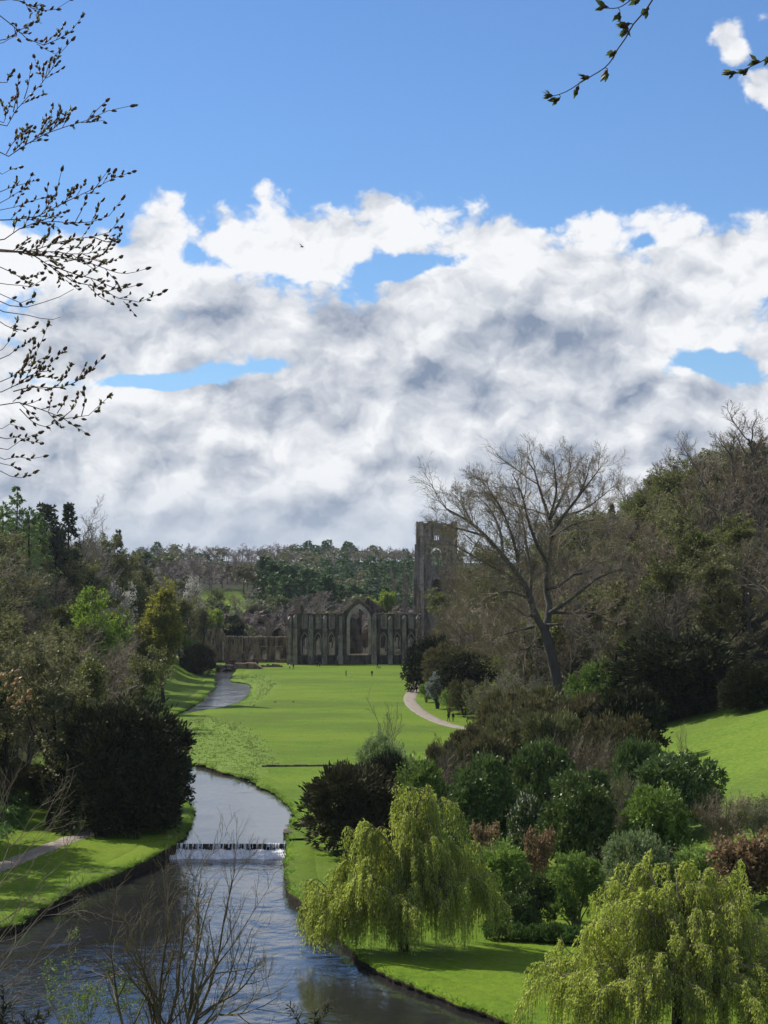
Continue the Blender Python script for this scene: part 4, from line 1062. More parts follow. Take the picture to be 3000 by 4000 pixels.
def evergreen(seed, mat, W=5.0, H=5.0, nleaf=9000, size=(0.34, 0.2), nl=9, spiky=0.0, jit=0.7, stem='bark_dark', mat2=None, frac2=0.0, inner=0.55, base=0.05, zlow=0.24):
    """rounded shrub or yew of lobes on several stems"""
    rng = np.random.default_rng(seed)
    lobes = [(0, 0, H * 0.52, W * 0.40, W * 0.40, H * 0.44)]
    for k in range(nl):
        a = k * 2.4 + rng.uniform(-.4, .4); rr = W * 0.5 * rng.uniform(0.35, 0.66); z = H * rng.uniform(zlow, 0.78)
        s_ = rng.uniform(0.20, 0.30) * (1.25 - 0.5 * z / H)
        lobes.append((math.cos(a) * rr, math.sin(a) * rr, max(z, s_ * H * 0.8 + base * H), W * s_, W * s_, H * s_ * 0.95))
    V, Q = leafy_mass(rng, lobes, nleaf, size, spiky, inner, 0.15, jit)
    fm = np.zeros(len(Q), int)
    if mat2: fm[rng.random(len(Q)) < frac2] = 1
    crown = mkmesh('crown', V, Q, [M[mat]] + ([M[mat2]] if mat2 else []), fm)
    B = []
    for l in lobes[1:]:
        B.append(resample([(0.1 * l[0], 0.1 * l[1], -0.3), (l[0] * .35, l[1] * .35, l[2] * .45), (l[0], l[1], l[2])], 5))
    P0 = np.stack(B); R0 = np.repeat((H * 0.014 * np.linspace(1.3, .4, 5))[None], len(B), 0)
    A = Acc(); A.add(*tubes(P0, R0, 5))
    return [('stems', A.mesh('stems', [M[stem]], True)), ('crown', crown)], H

def twiggy_shrub(seed, mat, leaf=None, W=5.0, H=5.0, nleaf=0, size=(0.2, 0.12), stems=14, n2=9, n3=7, n4=4, up=0.12, twig=0.013):
    """many-stemmed shrub of fine twigs"""
    rng = np.random.default_rng(seed)
    a = rng.uniform(0, 6.28, stems); rr = np.sqrt(rng.random(stems)) * W * 0.36
    tip = np.column_stack([np.cos(a) * rr, np.sin(a) * rr, H * 0.78 * (1 - 0.5 * (rr / (W * .5)) ** 2)])
    P0 = np.stack([resample([(0.1 * x, 0.1 * y, -0.2), (x * .45, y * .45, z * .5), (x, y, z)], 6) for x, y, z in tip]) + np.pad(rng.normal(size=(stems, 5, 3)) * H * .02, ((0, 0), (1, 0), (0, 0)))
    R0 = np.repeat((H * 0.010 * np.linspace(1.3, .4, 6))[None], stems, 0)
    P1, R1 = children(rng, P0, R0, n2, .25, 1, .38, .3, (.4, 1.0), 5, .14, up, .012, .015)
    P2, R2 = children(rng, P1, R1, n3, .15, 1, .5, .25, (.4, 1.0), 4, .15, up * .6, .010, twig)
    P3, R3 = children(rng, P2, R2, n4, .15, 1, .55, .2, (.3, .9), 3, .15, .05, .008, twig)
    A = Acc(); A.add(*tubes(P0, R0, 5)); st = A.mesh('stems', [M[mat]], True)
    A = Acc(); A.add(*tubes(P1, R1, 3)); A.add(*tubes(P2, R2, 2)); A.add(*tubes(P3, R3, 2))
    if leaf:
        Pt = np.concatenate([P3[:, -1], P3[:, 1], P2[:, -1]]); Dt = np.concatenate([U(P3[:, -1] - P3[:, 0])] * 2 + [U(P2[:, -1] - P2[:, 0])])
        k = rng.integers(0, len(Pt), nleaf)
        A.add(*leaves(rng, Pt[k] + rng.normal(size=(nleaf, 3)) * size[0] * .7, Dt[k], size[0], size[1], 0, .8), m=1)
    return [('stems', st), ('crown', A.mesh('crown', [M[mat]] + ([M[leaf]] if leaf else [])))], H

def conifer(seed, mat, H=18.0, W=5.5, nb=110, sub=9, droop=0.25, low=0.06, flat=0.5, lsize=(0.55, 0.26), power=0.9, gap=0.0):
    rng = np.random.default_rng(seed)
    P0 = trunkline(rng, H, 0.01, 8, 1.0, 0.005); R0 = (H * .015 * np.linspace(1.2, .12, 8))[None]
    t = np.sort(rng.uniform(low, 0.99, nb)); a = np.arange(nb) * 2.399 + rng.uniform(-.3, .3, nb)
    L = W * .5 * (1 - t) ** power * rng.uniform(.65 - gap, 1.15, nb) + .25
    zc = t * H
    d0 = np.column_stack([np.cos(a), np.sin(a), np.full(nb, .25) - droop * .6])
    u = np.linspace(0, 1, 5)[None, :, None]
    P1 = np.column_stack([np.zeros(nb), np.zeros(nb), zc])[:, None] + U(d0)[:, None] * L[:, None, None] * u + np.array([0, 0, -1.0]) * (droop * L)[:, None, None] * u ** 2
    R1 = np.maximum(.05 * (1 - t), .015)[:, None] * np.linspace(1, .3, 5)[None]
    P2, R2 = children(rng, P1, R1, sub, .15, 1, .42, .45, (.5, 1.1), 3, .1, -.06, .02, .012, flat=flat)
    A = Acc(); A.add(*tubes(P0, R0, 6)); tr = A.mesh('trunk', [M['bark_dark']], True)
    A = Acc(); A.add(*tubes(P1, R1, 3))
    pts = np.concatenate([P2[:, 0], P2[:, 1], P2[:, 2], P2[:, 2]]); dd = np.concatenate([U(P2[:, 2] - P2[:, 0])] * 4)
    A.add(*leaves(rng, pts, dd, lsize[0], lsize[1], .12, .45), m=1)
    return [('trunk', tr), ('crown', A.mesh('crown', [M['bark_dark'], M[mat]]))], H

def roundtree(seed, mat, H=14.0, W=12.0, nleaf=9000, size=(0.5, 0.36), n1=10, bark='bark_dark', trunk=0.25, sparse=False):
    """broad leafy tree with a domed crown of lobes on real limbs"""
    rng = np.random.default_rng(seed)
    P0 = trunkline(rng, H, 0.02, 8, .7); R0 = (H * .02 * np.linspace(1.3, .25, 8))[None]
    P1, R1 = children(rng, P0, R0, n1, trunk, 1, .55, .4, (.5, 1.05), 6, .1, .1, .02, .04)
    P2, R2 = children(rng, P1, R1, 6, .3, 1, .45, .3, (.4, 1.0), 4, .12, .1, .016, .025)
    A = Acc(); A.add(*tubes(P0, R0, 7)); A.add(*tubes(P1, R1, 5)); A.add(*tubes(P2, R2, 3)); tr = A.mesh('trunk', [M[bark]], True)
    tips = np.concatenate([P2[:, -1], P1[:, -1]])
    c0 = np.array([0, 0, H * .60]); q = (tips - c0) / np.array([W * .5, W * .5, H * .42])
    nrm = np.linalg.norm(q, axis=1, keepdims=True); q = q / np.maximum(nrm, 1) * np.minimum(nrm + .18, 1.0)
    tips = c0 + q * np.array([W * .5, W * .5, H * .42]) * .88
    s_ = W * (.10 if sparse else .13)
    lobes = [(x, y, z, s_ * rng.uniform(.8, 1.3), s_ * rng.uniform(.8, 1.3), s_ * rng.uniform(.6, .95)) for x, y, z in tips]
    V, Q = leafy_mass(rng, lobes, nleaf, size, 0, .3, .2, .8)
    return [('trunk', tr), ('crown', mkmesh('crown', V, Q, [M[mat]]))], H

def willow(seed, W=14.8, H=12.3, limbs=None, per=17, nsub=150, leafn=11, low=0.9, trunk_h=2.6):
    """weeping willow: arching limbs and curtains of hanging shoots"""
    rng = np.random.default_rng(seed)
    fork = np.array([0, 0, trunk_h])
    P0 = resample([(0.15, 0, -0.4), (0.0, 0.05, trunk_h * .5), (0.02, 0, trunk_h), (0.25, .1, H * .55), (0.4, 0, H * .9)], 10)[None]
    R0 = np.array([.50, .40, .36, .33, .28, .22, .17, .12, .08, .05])[None] * H / 12.3
    L = []
    for (tx_, ty_, tz_, bz_) in limbs:
        tip = np.array([tx_, ty_, tz_]); b = np.array([0.02 + .15 * (bz_ > H * .4), 0, bz_])
        m1 = b + (tip - b) * .4 + np.array([0, 0, .16 * np.linalg.norm(tip - b)]); m2 = b + (tip - b) * .78 + np.array([0, 0, .15 * np.linalg.norm(tip - b)])
        L.append(resample(smooth_line([b, m1, m2, tip], .4), 12) + np.pad(rng.normal(size=(11, 3)) * .06, ((1, 0), (0, 0))))
    P1 = np.stack(L); R1 = np.repeat((.17 * np.linspace(1.0, .15, 12))[None], len(L), 0)
    nb = max(4, nsub // len(L))
    P2, R2 = children(rng, P1, R1, nb, .30, 1, .30, .1, (.4, 1.3), 6, .16, -.02, .02, .018)
    # arch the side branches over
    u = np.linspace(0, 1, 6)
    P2 = P2 + (np.array([0, 0, 1.0]) * (.55 * np.sin(u * np.pi * .9) - .35 * u ** 2)[:, None])[None] * rng.uniform(.5, 1.3, (len(P2), 1, 1))
    # hanging shoots
    B = len(P2); idx = np.repeat(np.arange(B), per); t = rng.uniform(.2, 1, B * per)
    f = t * 5; i0 = np.minimum(f.astype(int), 4); fr = (f - i0)[:, None]
    S0 = P2[idx, i0] * (1 - fr) + P2[idx, i0 + 1] * fr
    out = U(np.column_stack([S0[:, 0], S0[:, 1], np.zeros(len(S0))]) + rng.normal(size=S0.shape) * [1.2, 1.2, 0])
    drop = np.minimum(rng.uniform(0.7, 4.8, len(S0)) * np.repeat(rng.uniform(.55, 1.25, B), per), np.maximum(S0[:, 2] - low * rng.uniform(.3, 1.9, len(S0)), .5))
    sp = rng.uniform(.15, .55, len(S0))
    v = np.linspace(0, 1, 7)[None, :]
    hor = sp[:, None] * (1 - (1 - v) ** 2.2); ver = drop[:, None] * v ** 1.35 - .12 * np.sin(np.clip(v * 3, 0, 1) * np.pi)
    S = S0[:, None] + out[:, None] * hor[..., None] + np.array([0, 0, -1.0]) * ver[..., None]
    S[..., :2] += np.cumsum(rng.normal(size=(len(S0), 7, 2)) * .022, axis=1)
    A = Acc(); A.add(*tubes(P0, R0, 9)); tr = A.mesh('trunk', [M['bark_dark']], True)
    A = Acc(); A.add(*tubes(P1, R1, 6)); A.add(*tubes(P2, R2, 3)); li = A.mesh('limbs', [M['twig_olive']], True)
    A = Acc(); A.add(*tubes(S[:, ::2], np.full((len(S), 4), .011), 2), m=0)
    N = len(S0); k = np.repeat(np.arange(N), leafn); tt = rng.uniform(.03, 1, N * leafn) * 6
    i0 = np.minimum(tt.astype(int), 5); fr = (tt - i0)[:, None]
    pos = S[k, i0] * (1 - fr) + S[k, i0 + 1] * fr; tn = U(S[k, i0 + 1] - S[k, i0])
    A.add(*leaves(rng, pos + rng.normal(size=pos.shape) * .03, tn, .24, .058, .4, .42), m=1)
    return [('trunk', tr), ('limbs', li), ('hanging_shoots', A.mesh('hanging_shoots', [M['twig_olive'], M['willow']]))], H

def place(name, proto, label, cat, x, y, H, group=None, rot=None, W=1.0, z=None, sink=0.15):
    parts_, h0 = proto
    s_ = H / h0
    rr = np.random.default_rng(int(abs(x * 131 + y * 17)) % 99991)
    t = thing(name, label, cat, (x, y, (h1(x, y) if z is None else z) - sink), rr.uniform(0, 6.28) if rot is None else rot, (s_ * W, s_ * W, s_), group)
    for nm, me in parts_:
        obj(nm, me, t)
    return t
def placep(name, proto, label, cat, px, ptop, D, group=None, W=1.0, rot=None, minH=1.0, Wpx=None, baseW=None):
    """stand a plant on the ground at distance D under column px so that its top reaches row ptop; Wpx sets its breadth"""
    x = (px - 1500) / F * D
    z = h1(x, D); top = CAMZ + ray(px, ptop)[2] * D
    H = max(top - z, minH)
    if Wpx: W = (Wpx / F * D) / (baseW * H / proto[1])
    return place(name, proto, label, cat, x, D, H, group, rot, W, z)

# ------------------------------------------------------------------ the plant library
BARE = [bare_tree(100 + k, 20, n1=14, n2=9, n3=7, n4=4, spread=.5 + .03 * k, up=.07 + .02 * (k % 3), low=.22 + .04 * (k % 3)) for k in range(5)]
TALL = [bare_tree(150 + k, 24, n1=16, n2=9, n3=6, n4=4, spread=.38, up=.16, low=.30, tang=(.35, .8)) for k in range(2)]
PALE = [bare_tree(170 + k, 20, n1=13, n2=7, n3=6, n4=3, spread=.42, up=.14, low=.25, mat='bare_pale', bark='bare_pale', tang=(.35, .8)) for k in range(2)]
OLIVE = [bare_tree(200 + k, 18, n1=13, n2=8, n3=6, n4=4, spread=.5, up=.08, low=.2, leaf='olive', leafsize=(.34, .24), perleaf=3, bark='bark_dark', mat='twig_olive') for k in range(3)]
YELLOW = bare_tree(230, 18, n1=15, n2=9, n3=7, n4=4, spread=.50, up=.08, low=.20, leaf='yellowleaf', leafsize=(.42, .32), perleaf=4, bark='bark_dark')
LIME = bare_tree(240, 18, n1=15, n2=9, n3=6, n4=3, spread=.55, up=.02, low=.15, leaf='lime', leafsize=(.45, .3), perleaf=4, bark='bark_dark', tang=(.7, 1.2))
BLOSSOM = bare_tree(250, 14, n1=12, n2=7, n3=6, n4=3, spread=.48, up=.08, low=.2, leaf='blossom', leafsize=(.28, .22), perleaf=2)
SPRUCE = [conifer(300, 'conifer', 18, 10, gap=.2, power=1.0), conifer(301, 'conifer', 18, 9.5, nb=80, gap=.25, power=1.0)]
PINE = conifer(303, 'conifer', 16, 10, nb=60, droop=.05, low=.3, power=.55, gap=.2, lsize=(.6, .34))
LARCH = [conifer(305, 'larch', 20, 10, nb=85, droop=.12, gap=.25, lsize=(.5, .2)), conifer(306, 'larch', 18, 10, nb=80, droop=.08, gap=.25, lsize=(.5, .2))]
YEW = [evergreen(400, 'yew', 12, 12, 38000, (.62, .20), 24, .8, .55, base=-.12, zlow=.10), evergreen(401, 'yew', 10, 8, 26000, (.60, .20), 18, .8, .55, base=-.12, zlow=.10)]
JUNIPER = [evergreen(410, 'brownyew', 8, 6, 15000, (.50, .17), 12, .7, .6), evergreen(411, 'brownyew', 9, 6, 15000, (.5, .17), 14, .7, .6)]
LAUREL = [evergreen(420, 'laurel', 6, 6.5, 15000, (.34, .17), 12, 0, .75, inner=.7), evergreen(421, 'laurel', 7, 6, 15000, (.34, .17), 13, 0, .75, inner=.7)]
LAURELY = evergreen(425, 'laurel_light', 6, 6, 13000, (.34, .16), 12, .2, .7)
FLOWER = evergreen(430, 'laurel', 5, 4.5, 11000, (.28, .16), 10, 0, .75, mat2='blossom', frac2=.16, inner=.7)
GREYG = [evergreen(440, 'greygreen', 6, 4.5, 16000, (.26, .09), 12, .5, .7, stem='twig_olive'), evergreen(441, 'greygreen', 6, 6, 15000, (.26, .09), 12, .5, .7, stem='twig_olive')]
FRESH = [evergreen(450, 'freshshrub', 5.5, 6, 15000, (.26, .12), 12, .3, .75, stem='twig_olive'), evergreen(451, 'freshshrub', 5, 6, 14000, (.26, .12), 11, .3, .75, stem='twig_olive')]
BROWNS = [twiggy_shrub(460, 'bare', None, 7, 5.5, stems=18), twiggy_shrub(461, 'bare_pale', 'olive', 7, 5.5, 2500, stems=18)]
COPPER = [twiggy_shrub(470, 'twig_red', 'copper', 5, 5.5, 7000, (.30, .20), 12), bare_tree(471, 6, n1=9, n2=6, n3=5, n4=3, spread=.55, up=.05, low=.45, twig=.010, leaf='copper', leafsize=(.26, .18), perleaf=3, bark='twig_red', mat='twig_red', tang=(.6, 1.2))]
SILVER = evergreen(480, 'silver', 3.2, 6, 6000, (.34, .18), 9, .4, .7)
LOW = evergreen(485, 'laurel', 4, 1.3, 3500, (.34, .17), 10, 0, .8, mat2='ground_leaf', frac2=.4)
LIMEROUND = [roundtree(490, 'limeround', 13, 14, 12000, (.55, .40)), roundtree(491, 'limeround', 13, 11, 9000, (.5, .36))]
SAPLING = twiggy_shrub(500, 'bare', None, 5, 8, stems=3, n2=10, n3=6, n4=3, up=.2)

# ------------------------------------------------------------------ willows on the lawn by the water
WL1 = [(-6.6, -1.0, 3.9, 2.7), (-6.9, 1.5, 3.4, 2.6), (-5.6, -3.2, 3.4, 2.6), (-4.6, 1.5, 5.6, 3.5), (-3.4, -2.8, 5.8, 3.6), (-3.3, 2.9, 8.2, 5), (-2.6, -0.6, 9.4, 6), (-1.0, -3.4, 4.6, 3.0), (0.2, -4.4, 4.0, 3.0),
       (0.6, 1.8, 11.8, 7), (1.8, -0.8, 12.2, 7.5), (3.2, 0.9, 11.2, 7), (1.6, 3.5, 10.4, 6), (2.0, -2.6, 8.2, 4.6), (4.6, -0.4, 8.0, 4.6), (5.6, 2.0, 6.0, 3.6), (5.9, -1.8, 5.4, 3.4), (4.2, -3.6, 4.6, 3.2), (0.3, -1.8, 8.3, 5.0), (3.6, 4.0, 6.0, 3.6), (-2.0, 4.4, 6.0, 3.6), (6.6, 0.3, 4.4, 3.2)]
p = atz(1572, 3722, -1.25)
# fine twigs
WY1 = willow(601, limbs=WL1, per=30, nsub=264, leafn=12)
place('willow_tree', WY1, 'whole yellow-green weeping willow with visible trunk leaning over the river bend', 'willow', p[0], p[1], 12.2, rot=0, W=1.02)
WL2 = [(0, -5.2, 4.8, 3), (3.2, -6.0, 4.2, 3), (-3.2, -6.0, 4.4, 3), (6.2, -5.0, 4.4, 3), (-6.0, -5.4, 3.6, 3), (8.4, -3.0, 4.2, 3), (-8.2, -1, 3.9, 2.6), (-7.4, 2, 4.3, 2.8), (-6.0, -3.0, 5.0, 3.2), (-6.4, 0.5, 5.8, 3.6), (-4.0, 2.5, 7.4, 4), (-4.4, -1.8, 8.6, 5), (-3.6, .6, 11.2, 7), (-2.6, 1.8, 12.6, 8), (-3.0, -2.5, 10.0, 6), (-1.2, -1.0, 11.2, 7), (.2, 2.0, 12.2, 8), (1.6, -.5, 12.0, 8),
       (3.4, 1.0, 11.6, 7), (3.2, -2.4, 10.2, 6), (.2, -4.0, 7.6, 4), (-2.4, -4.6, 6.0, 3.6), (5.4, -1.0, 8.4, 5), (6.6, 1.6, 7.0, 4), (7.4, -2.0, 5.6, 3.6), (4.6, -4.2, 5.6, 3.4), (8.6, .4, 4.6, 3), (-6.4, -2.0, 4.4, 3), (2.4, -4.8, 4.8, 3), (1.8, 4.6, 8, 4), (-2, 5, 8, 4), (.4, -2.8, 9.2, 5), (-5.2, -4.4, 3.9, 3)]
WY2 = willow(602, W=18, H=12.6, limbs=WL2, per=30, nsub=363, leafn=11, low=.35)
D2 = 129.0
x2 = (2640 - 1500) / F * D2
place('willow_tree', WY2, 'large weeping willow cut off by the lower edge, nearest on the lawn', 'willow', x2, D2, 12.6 * (CAMZ + ray(2600, 3345)[2] * D2 - h1(x2, D2)) / 13.4, rot=0, W=1.28)

# ------------------------------------------------------------------ evergreens, shrubs and small trees of the right-hand bank
S = placep
S('yew_tree', YEW[1], 'spiky almost black yew leaning over the lawn behind the willow', 'yew', 1400, 2985, 206, Wpx=400, baseW=10)
S('yew_tree', YEW[1], 'dark yew top rising directly behind the spiky lawn yew', 'yew', 1530, 2945, 222, Wpx=230, baseW=10)
S('shrub', GREYG[1], 'grey-green small-leaved bush between lawn and dark yew', 'shrub', 1495, 2862, 232, Wpx=250, baseW=6)
S('sapling', SAPLING, 'slender leafless sapling standing over the grey-green bush on the lawn', 'sapling', 1535, 2672, 236, Wpx=190, baseW=5)
S('shrub', LAURELY, 'olive yellow-leaved bush right behind the top of the willow', 'shrub', 1640, 2962, 205, Wpx=230, baseW=6)
S('shrub', BROWNS[0], 'grey-brown leafless bush left of the tall round evergreen', 'shrub', 1775, 2880, 215, Wpx=300, baseW=7)
S('evergreen_shrub', LAUREL[0], 'tall rounded dark evergreen just right of the willow top', 'evergreen shrub', 1885, 2950, 196, Wpx=265, baseW=6)
S('evergreen_shrub', LAUREL[1], 'glossy evergreen with lighter left flank above the white-flowered shrub', 'evergreen shrub', 2105, 2895, 208, Wpx=240, baseW=7)
S('evergreen_shrub', LAUREL[0], 'biggest rounded dark evergreen in the middle of the shrub bank', 'evergreen shrub', 2255, 3012, 186, Wpx=300, baseW=6)
S('shrub', FLOWER, 'dark shrub topped with white flowers between two round evergreens', 'shrub', 2064, 3112, 189, Wpx=165, baseW=5)
S('shrub', BROWNS[0], 'brown leafless bush spreading behind the biggest round evergreen', 'shrub', 2215, 2830, 216, Wpx=330, baseW=7)
S('shrub', BROWNS[0], 'greyish leafless bush left of the small evergreen below the sloping lawn', 'shrub', 2390, 2830, 214, Wpx=260, baseW=7)
S('evergreen_shrub', LAUREL[1], 'small glossy evergreen at the lower left corner of the sloping lawn', 'evergreen shrub', 2500, 2885, 205, Wpx=210, baseW=7)
S('evergreen_shrub', LAUREL[1], 'broad black-green evergreen dome below the sloping lawn', 'evergreen shrub', 2640, 2945, 196, Wpx=340, baseW=7)
S('shrub', BROWNS[1], 'pale feathery half-bare bush in front of the black-green dome', 'shrub', 2440, 2985, 192, Wpx=170, baseW=7)
S('shrub', LAURELY, 'yellowish green bush in front of the broad black-green dome', 'shrub', 2555, 3065, 184, Wpx=270, baseW=6)
S('shrub', BROWNS[0], 'wide grey-brown leafless bush at the right edge under the sloping lawn', 'shrub', 2830, 3065, 186, Wpx=330, baseW=7)
S('shrub', BROWNS[1], 'thin brownish bush reaching the right edge above the coppery bush', 'shrub', 2960, 3085, 184, Wpx=260, baseW=7)
S('shrub', GREYG[0], 'grey-green dome-shaped bush above the nearest willow', 'shrub', 2480, 3245, 168, Wpx=310, baseW=6)
S('shrub', FRESH[0], 'fresh green bush between grey-green dome and coppery bush', 'shrub', 2720, 3300, 168, Wpx=230, baseW=5.5)
S('shrub', COPPER[0], 'large red-brown copper-leaved bush at the right edge', 'shrub', 2915, 3240, 163, Wpx=290, baseW=5)
S('small_tree', COPPER[1], 'little orange-brown tree right beside the willow crown', 'small tree', 1895, 3215, 180, Wpx=190, baseW=6)
S('small_tree', COPPER[1], 'little coppery tree with a slanting bare trunk in the shrub bed', 'small tree', 2085, 3235, 171, Wpx=210, baseW=6)
S('shrub', FRESH[0], 'soft light green bush touching the right side of the willow', 'shrub', 1945, 3285, 168, Wpx=270, baseW=5.5)
S('shrub', FRESH[1], 'soft light green bush left of the nearest willow', 'shrub', 2245, 3335, 164, Wpx=210, baseW=5)
S('evergreen_shrub', LAUREL[1], 'glossy-leaved low shrub under the little coppery tree', 'evergreen shrub', 2090, 3405, 165.5, Wpx=190, baseW=7)
S('evergreen_shrub', LAUREL[0], 'dark leafy shrub low down between the two light green bushes', 'evergreen shrub', 2030, 3480, 163.5, Wpx=150, baseW=6)
for k, (px, pt, D) in enumerate([(2010, 3610, 160.5), (2085, 3615, 160), (2160, 3610, 159.5), (2230, 3620, 159), (2300, 3615, 158.5), (2355, 3620, 158), (1935, 3600, 161)]):
    S('edging_plant', LOW, 'knee-high leafy plant edging the shrub bed on the near lawn', 'plant', px, pt, D, group='plants edging the shrub bed', Wpx=105, baseW=4)
# browner evergreens further up the bank, below the big beech
for px, pt, D, wp, lb, pr in [(1870, 2835, 262, 230, 'brown-green juniper sloping down to the lawn below the path bend', JUNIPER[0]), (1990, 2745, 275, 290, 'brown-green juniper hump right of the path end', JUNIPER[1]),
        (2060, 2690, 290, 330, 'dark juniper directly in front of the big beech trunk', JUNIPER[0]), (2010, 2800, 250, 300, 'olive-brown juniper behind the tall round evergreen', JUNIPER[1]), (2290, 2720, 262, 330, 'dark bushy evergreen right below the big beech', JUNIPER[0]),
        (2440, 2690, 252, 280, 'dark evergreen at the left rim of the sloping lawn', YEW[1]), (2390, 2800, 235, 300, 'brown-green evergreen under the rim of the sloping lawn', JUNIPER[1]), (1890, 2870, 240, 250, 'dark juniper above the tall round evergreen', JUNIPER[0]), (2170, 2790, 245, 280, 'brownish juniper in the hollow below the beech', JUNIPER[1]), (1720, 2905, 236, 170, 'low dark juniper reaching farthest left onto the lawn', JUNIPER[1])]:
    S('juniper', pr, lb, 'evergreen', px, pt, D, Wpx=wp, baseW={id(JUNIPER[0]): 8, id(JUNIPER[1]): 9, id(YEW[1]): 10}[id(pr)])
S('shrub', BROWNS[1], 'tawny half-bare bush left of the big beech trunk', 'shrub', 2010, 2590, 318, Wpx=330, baseW=7)
S('shrub', BROWNS[1], 'tawny twiggy bush behind the path bend', 'shrub', 1900, 2640, 330, Wpx=240, baseW=7)
S('shrub', LAURELY, 'sunlit yellow-green bush between the beech trunk and the big black yew', 'shrub', 2340, 2585, 300, Wpx=260, baseW=6)
S('yew_tree', YEW[0], 'huge black spreading yew at the head of the sloping lawn', 'yew', 2660, 2470, 296, Wpx=490, baseW=12)
S('yew_tree', YEW[0], 'black round yew standing alone on the sloping lawn at right', 'yew', 2940, 2580, 280, Wpx=240, baseW=12)
S('yew_tree', YEW[1], 'squat black yew left of the huge spreading yew', 'yew', 2420, 2600, 300, Wpx=220, baseW=10)
S('sapling', SAPLING, 'small leafless sapling with twin stems on the sloping lawn', 'sapling', 2678, 2785, 236, Wpx=100, baseW=5)
S('shrub', LAURELY, 'olive green tree top above the huge black yew', 'shrub', 2560, 2440, 330, Wpx=260, baseW=6)
# along the path
S('evergreen_shrub', YEW[1], 'dark evergreen where the path disappears below the tower', 'evergreen shrub', 1690, 2490, 478, Wpx=190, baseW=10)
S('evergreen_shrub', JUNIPER[0], 'dark bushy evergreen on the church side of the path', 'evergreen shrub', 1790, 2520, 450, Wpx=260, baseW=8)
S('evergreen_shrub', YEW[1], 'dark evergreen mass below the beech twigs beside the path', 'evergreen shrub', 1870, 2560, 410, Wpx=280, baseW=10)
S('silver_shrub', SILVER, 'silvery grey-leaved bush beside the gravel path', 'shrub', 1708, 2632, 420, Wpx=80, baseW=3.2)
S('shrub', FRESH[0], 'small light green bush right of the silvery bush', 'shrub', 1752, 2690, 405, Wpx=75, baseW=5.5)
S('shrub', FRESH[1], 'small light green bush left of the silvery bush', 'shrub', 1665, 2668, 440, Wpx=60, baseW=5)
S('small_tree', JUNIPER[1], 'dark little tree on the grass just behind the walking pair', 'small tree', 1812, 2660, 398, Wpx=110, baseW=9)

# ------------------------------------------------------------------ the great bare beech
DBch = 325.0
def bp(px, py, dy=0.0): return at(px, py, DBch + dy)
rngb = np.random.default_rng(77)
bx_, by_ = at(2196, 2700, DBch)[0], DBch
bz_ = h1(bx_, by_)
base = np.array([bx_ + .6, by_, bz_ - .3])
trunk = resample(np.array([base, bp(2190, 2720), bp(2172, 2640), bp(2155, 2560), bp(2138, 2500), bp(2127, 2463)]), 12)
limbs_px = [
    ([(2127, 2466), (2083, 2386), (2064, 2313), (2030, 2255), (1963, 2169), (1900, 2096), (1847, 2048), (1789, 2012), (1740, 1985)], 0, .62, -4),
    ([(2127, 2466), (2141, 2410), (2146, 2361), (2132, 2299), (2141, 2193), (2156, 2096), (2146, 2024), (2110, 1920), (2085, 1830), (2060, 1800)], 0, .60, 3),
    ([(2146, 2395), (2213, 2352), (2271, 2308), (2330, 2262), (2400, 2232), (2450, 2225)], 0, .36, -5),
    ([(2146, 2390), (2230, 2395), (2300, 2392), (2370, 2420), (2430, 2470)], 0, .28, 4),
    ([(2135, 2300), (2180, 2290), (2240, 2245), (2300, 2200), (2345, 2150)], 0, .30, 6),
    ([(2150, 2085), (2200, 2016), (2260, 1940), (2313, 1870), (2350, 1820)], 0, .34, -3),
    ([(2148, 2030), (2190, 1950), (2215, 1880), (2235, 1800)], 0, .28, 5),
    ([(2140, 2200), (2095, 2120), (2060, 2020), (2035, 1920), (2000, 1850)], 0, .34, -6),
    ([(2070, 2330), (2073, 2240), (2058, 2150), (2050, 2080), (2030, 1990), (1990, 1900)], 0, .34, 6),
    ([(2030, 2255), (2020, 2170), (1995, 2080), (1960, 1990), (1920, 1930)], 0, .34, -6),
    ([(1963, 2169), (1955, 2080), (1915, 1990), (1860, 1935)], 0, .28, 4),
    ([(1900, 2096), (1830, 2075), (1770, 2060), (1700, 2030)], 0, .22, -3),
    ([(2050, 2290), (1960, 2235), (1880, 2190), (1810, 2150), (1740, 2110)], 0, .28, -7),
    ([(2085, 2405), (2045, 2400), (2015, 2375), (1960, 2372), (1900, 2395)], 0, .24, -4),
    ([(2083, 2448), (2006, 2468), (1943, 2487), (1890, 2520)], 0, .22, -5),
    ([(2100, 2480), (2065, 2530), (2010, 2545), (1960, 2590)], 0, .20, -6),
    ([(2072, 2340), (1985, 2310), (1920, 2330), (1850, 2370), (1790, 2420)], 0, .24, -8),
    ([(2130, 2440), (2200, 2440), (2260, 2470), (2330, 2520)], 0, .20, -6),
    ([(2064, 2313), (1985, 2260), (1890, 2255), (1800, 2270)], 0, .22, 6),
    ([(2200, 2016), (2280, 1990), (2350, 1940), (2400, 1895)], 0, .2, 4), ([(2255, 1945), (2290, 1870), (2305, 1800)], 0, .18, -4), ([(2146, 2024), (2172, 1930), (2168, 1850), (2160, 1772)], 0, .24, -5),
    ([(1847, 2048), (1800, 1965), (1755, 1915)], 0, .18, 4), ([(1960, 1990), (1905, 1905), (1855, 1855)], 0, .18, 5), ([(2240, 2245), (2320, 2225), (2395, 2165), (2440, 2110)], 0, .2, 5), ([(2156, 2096), (2235, 2050), (2320, 2030), (2410, 2020)], 0, .22, 7)]
L0, Rr = [], []
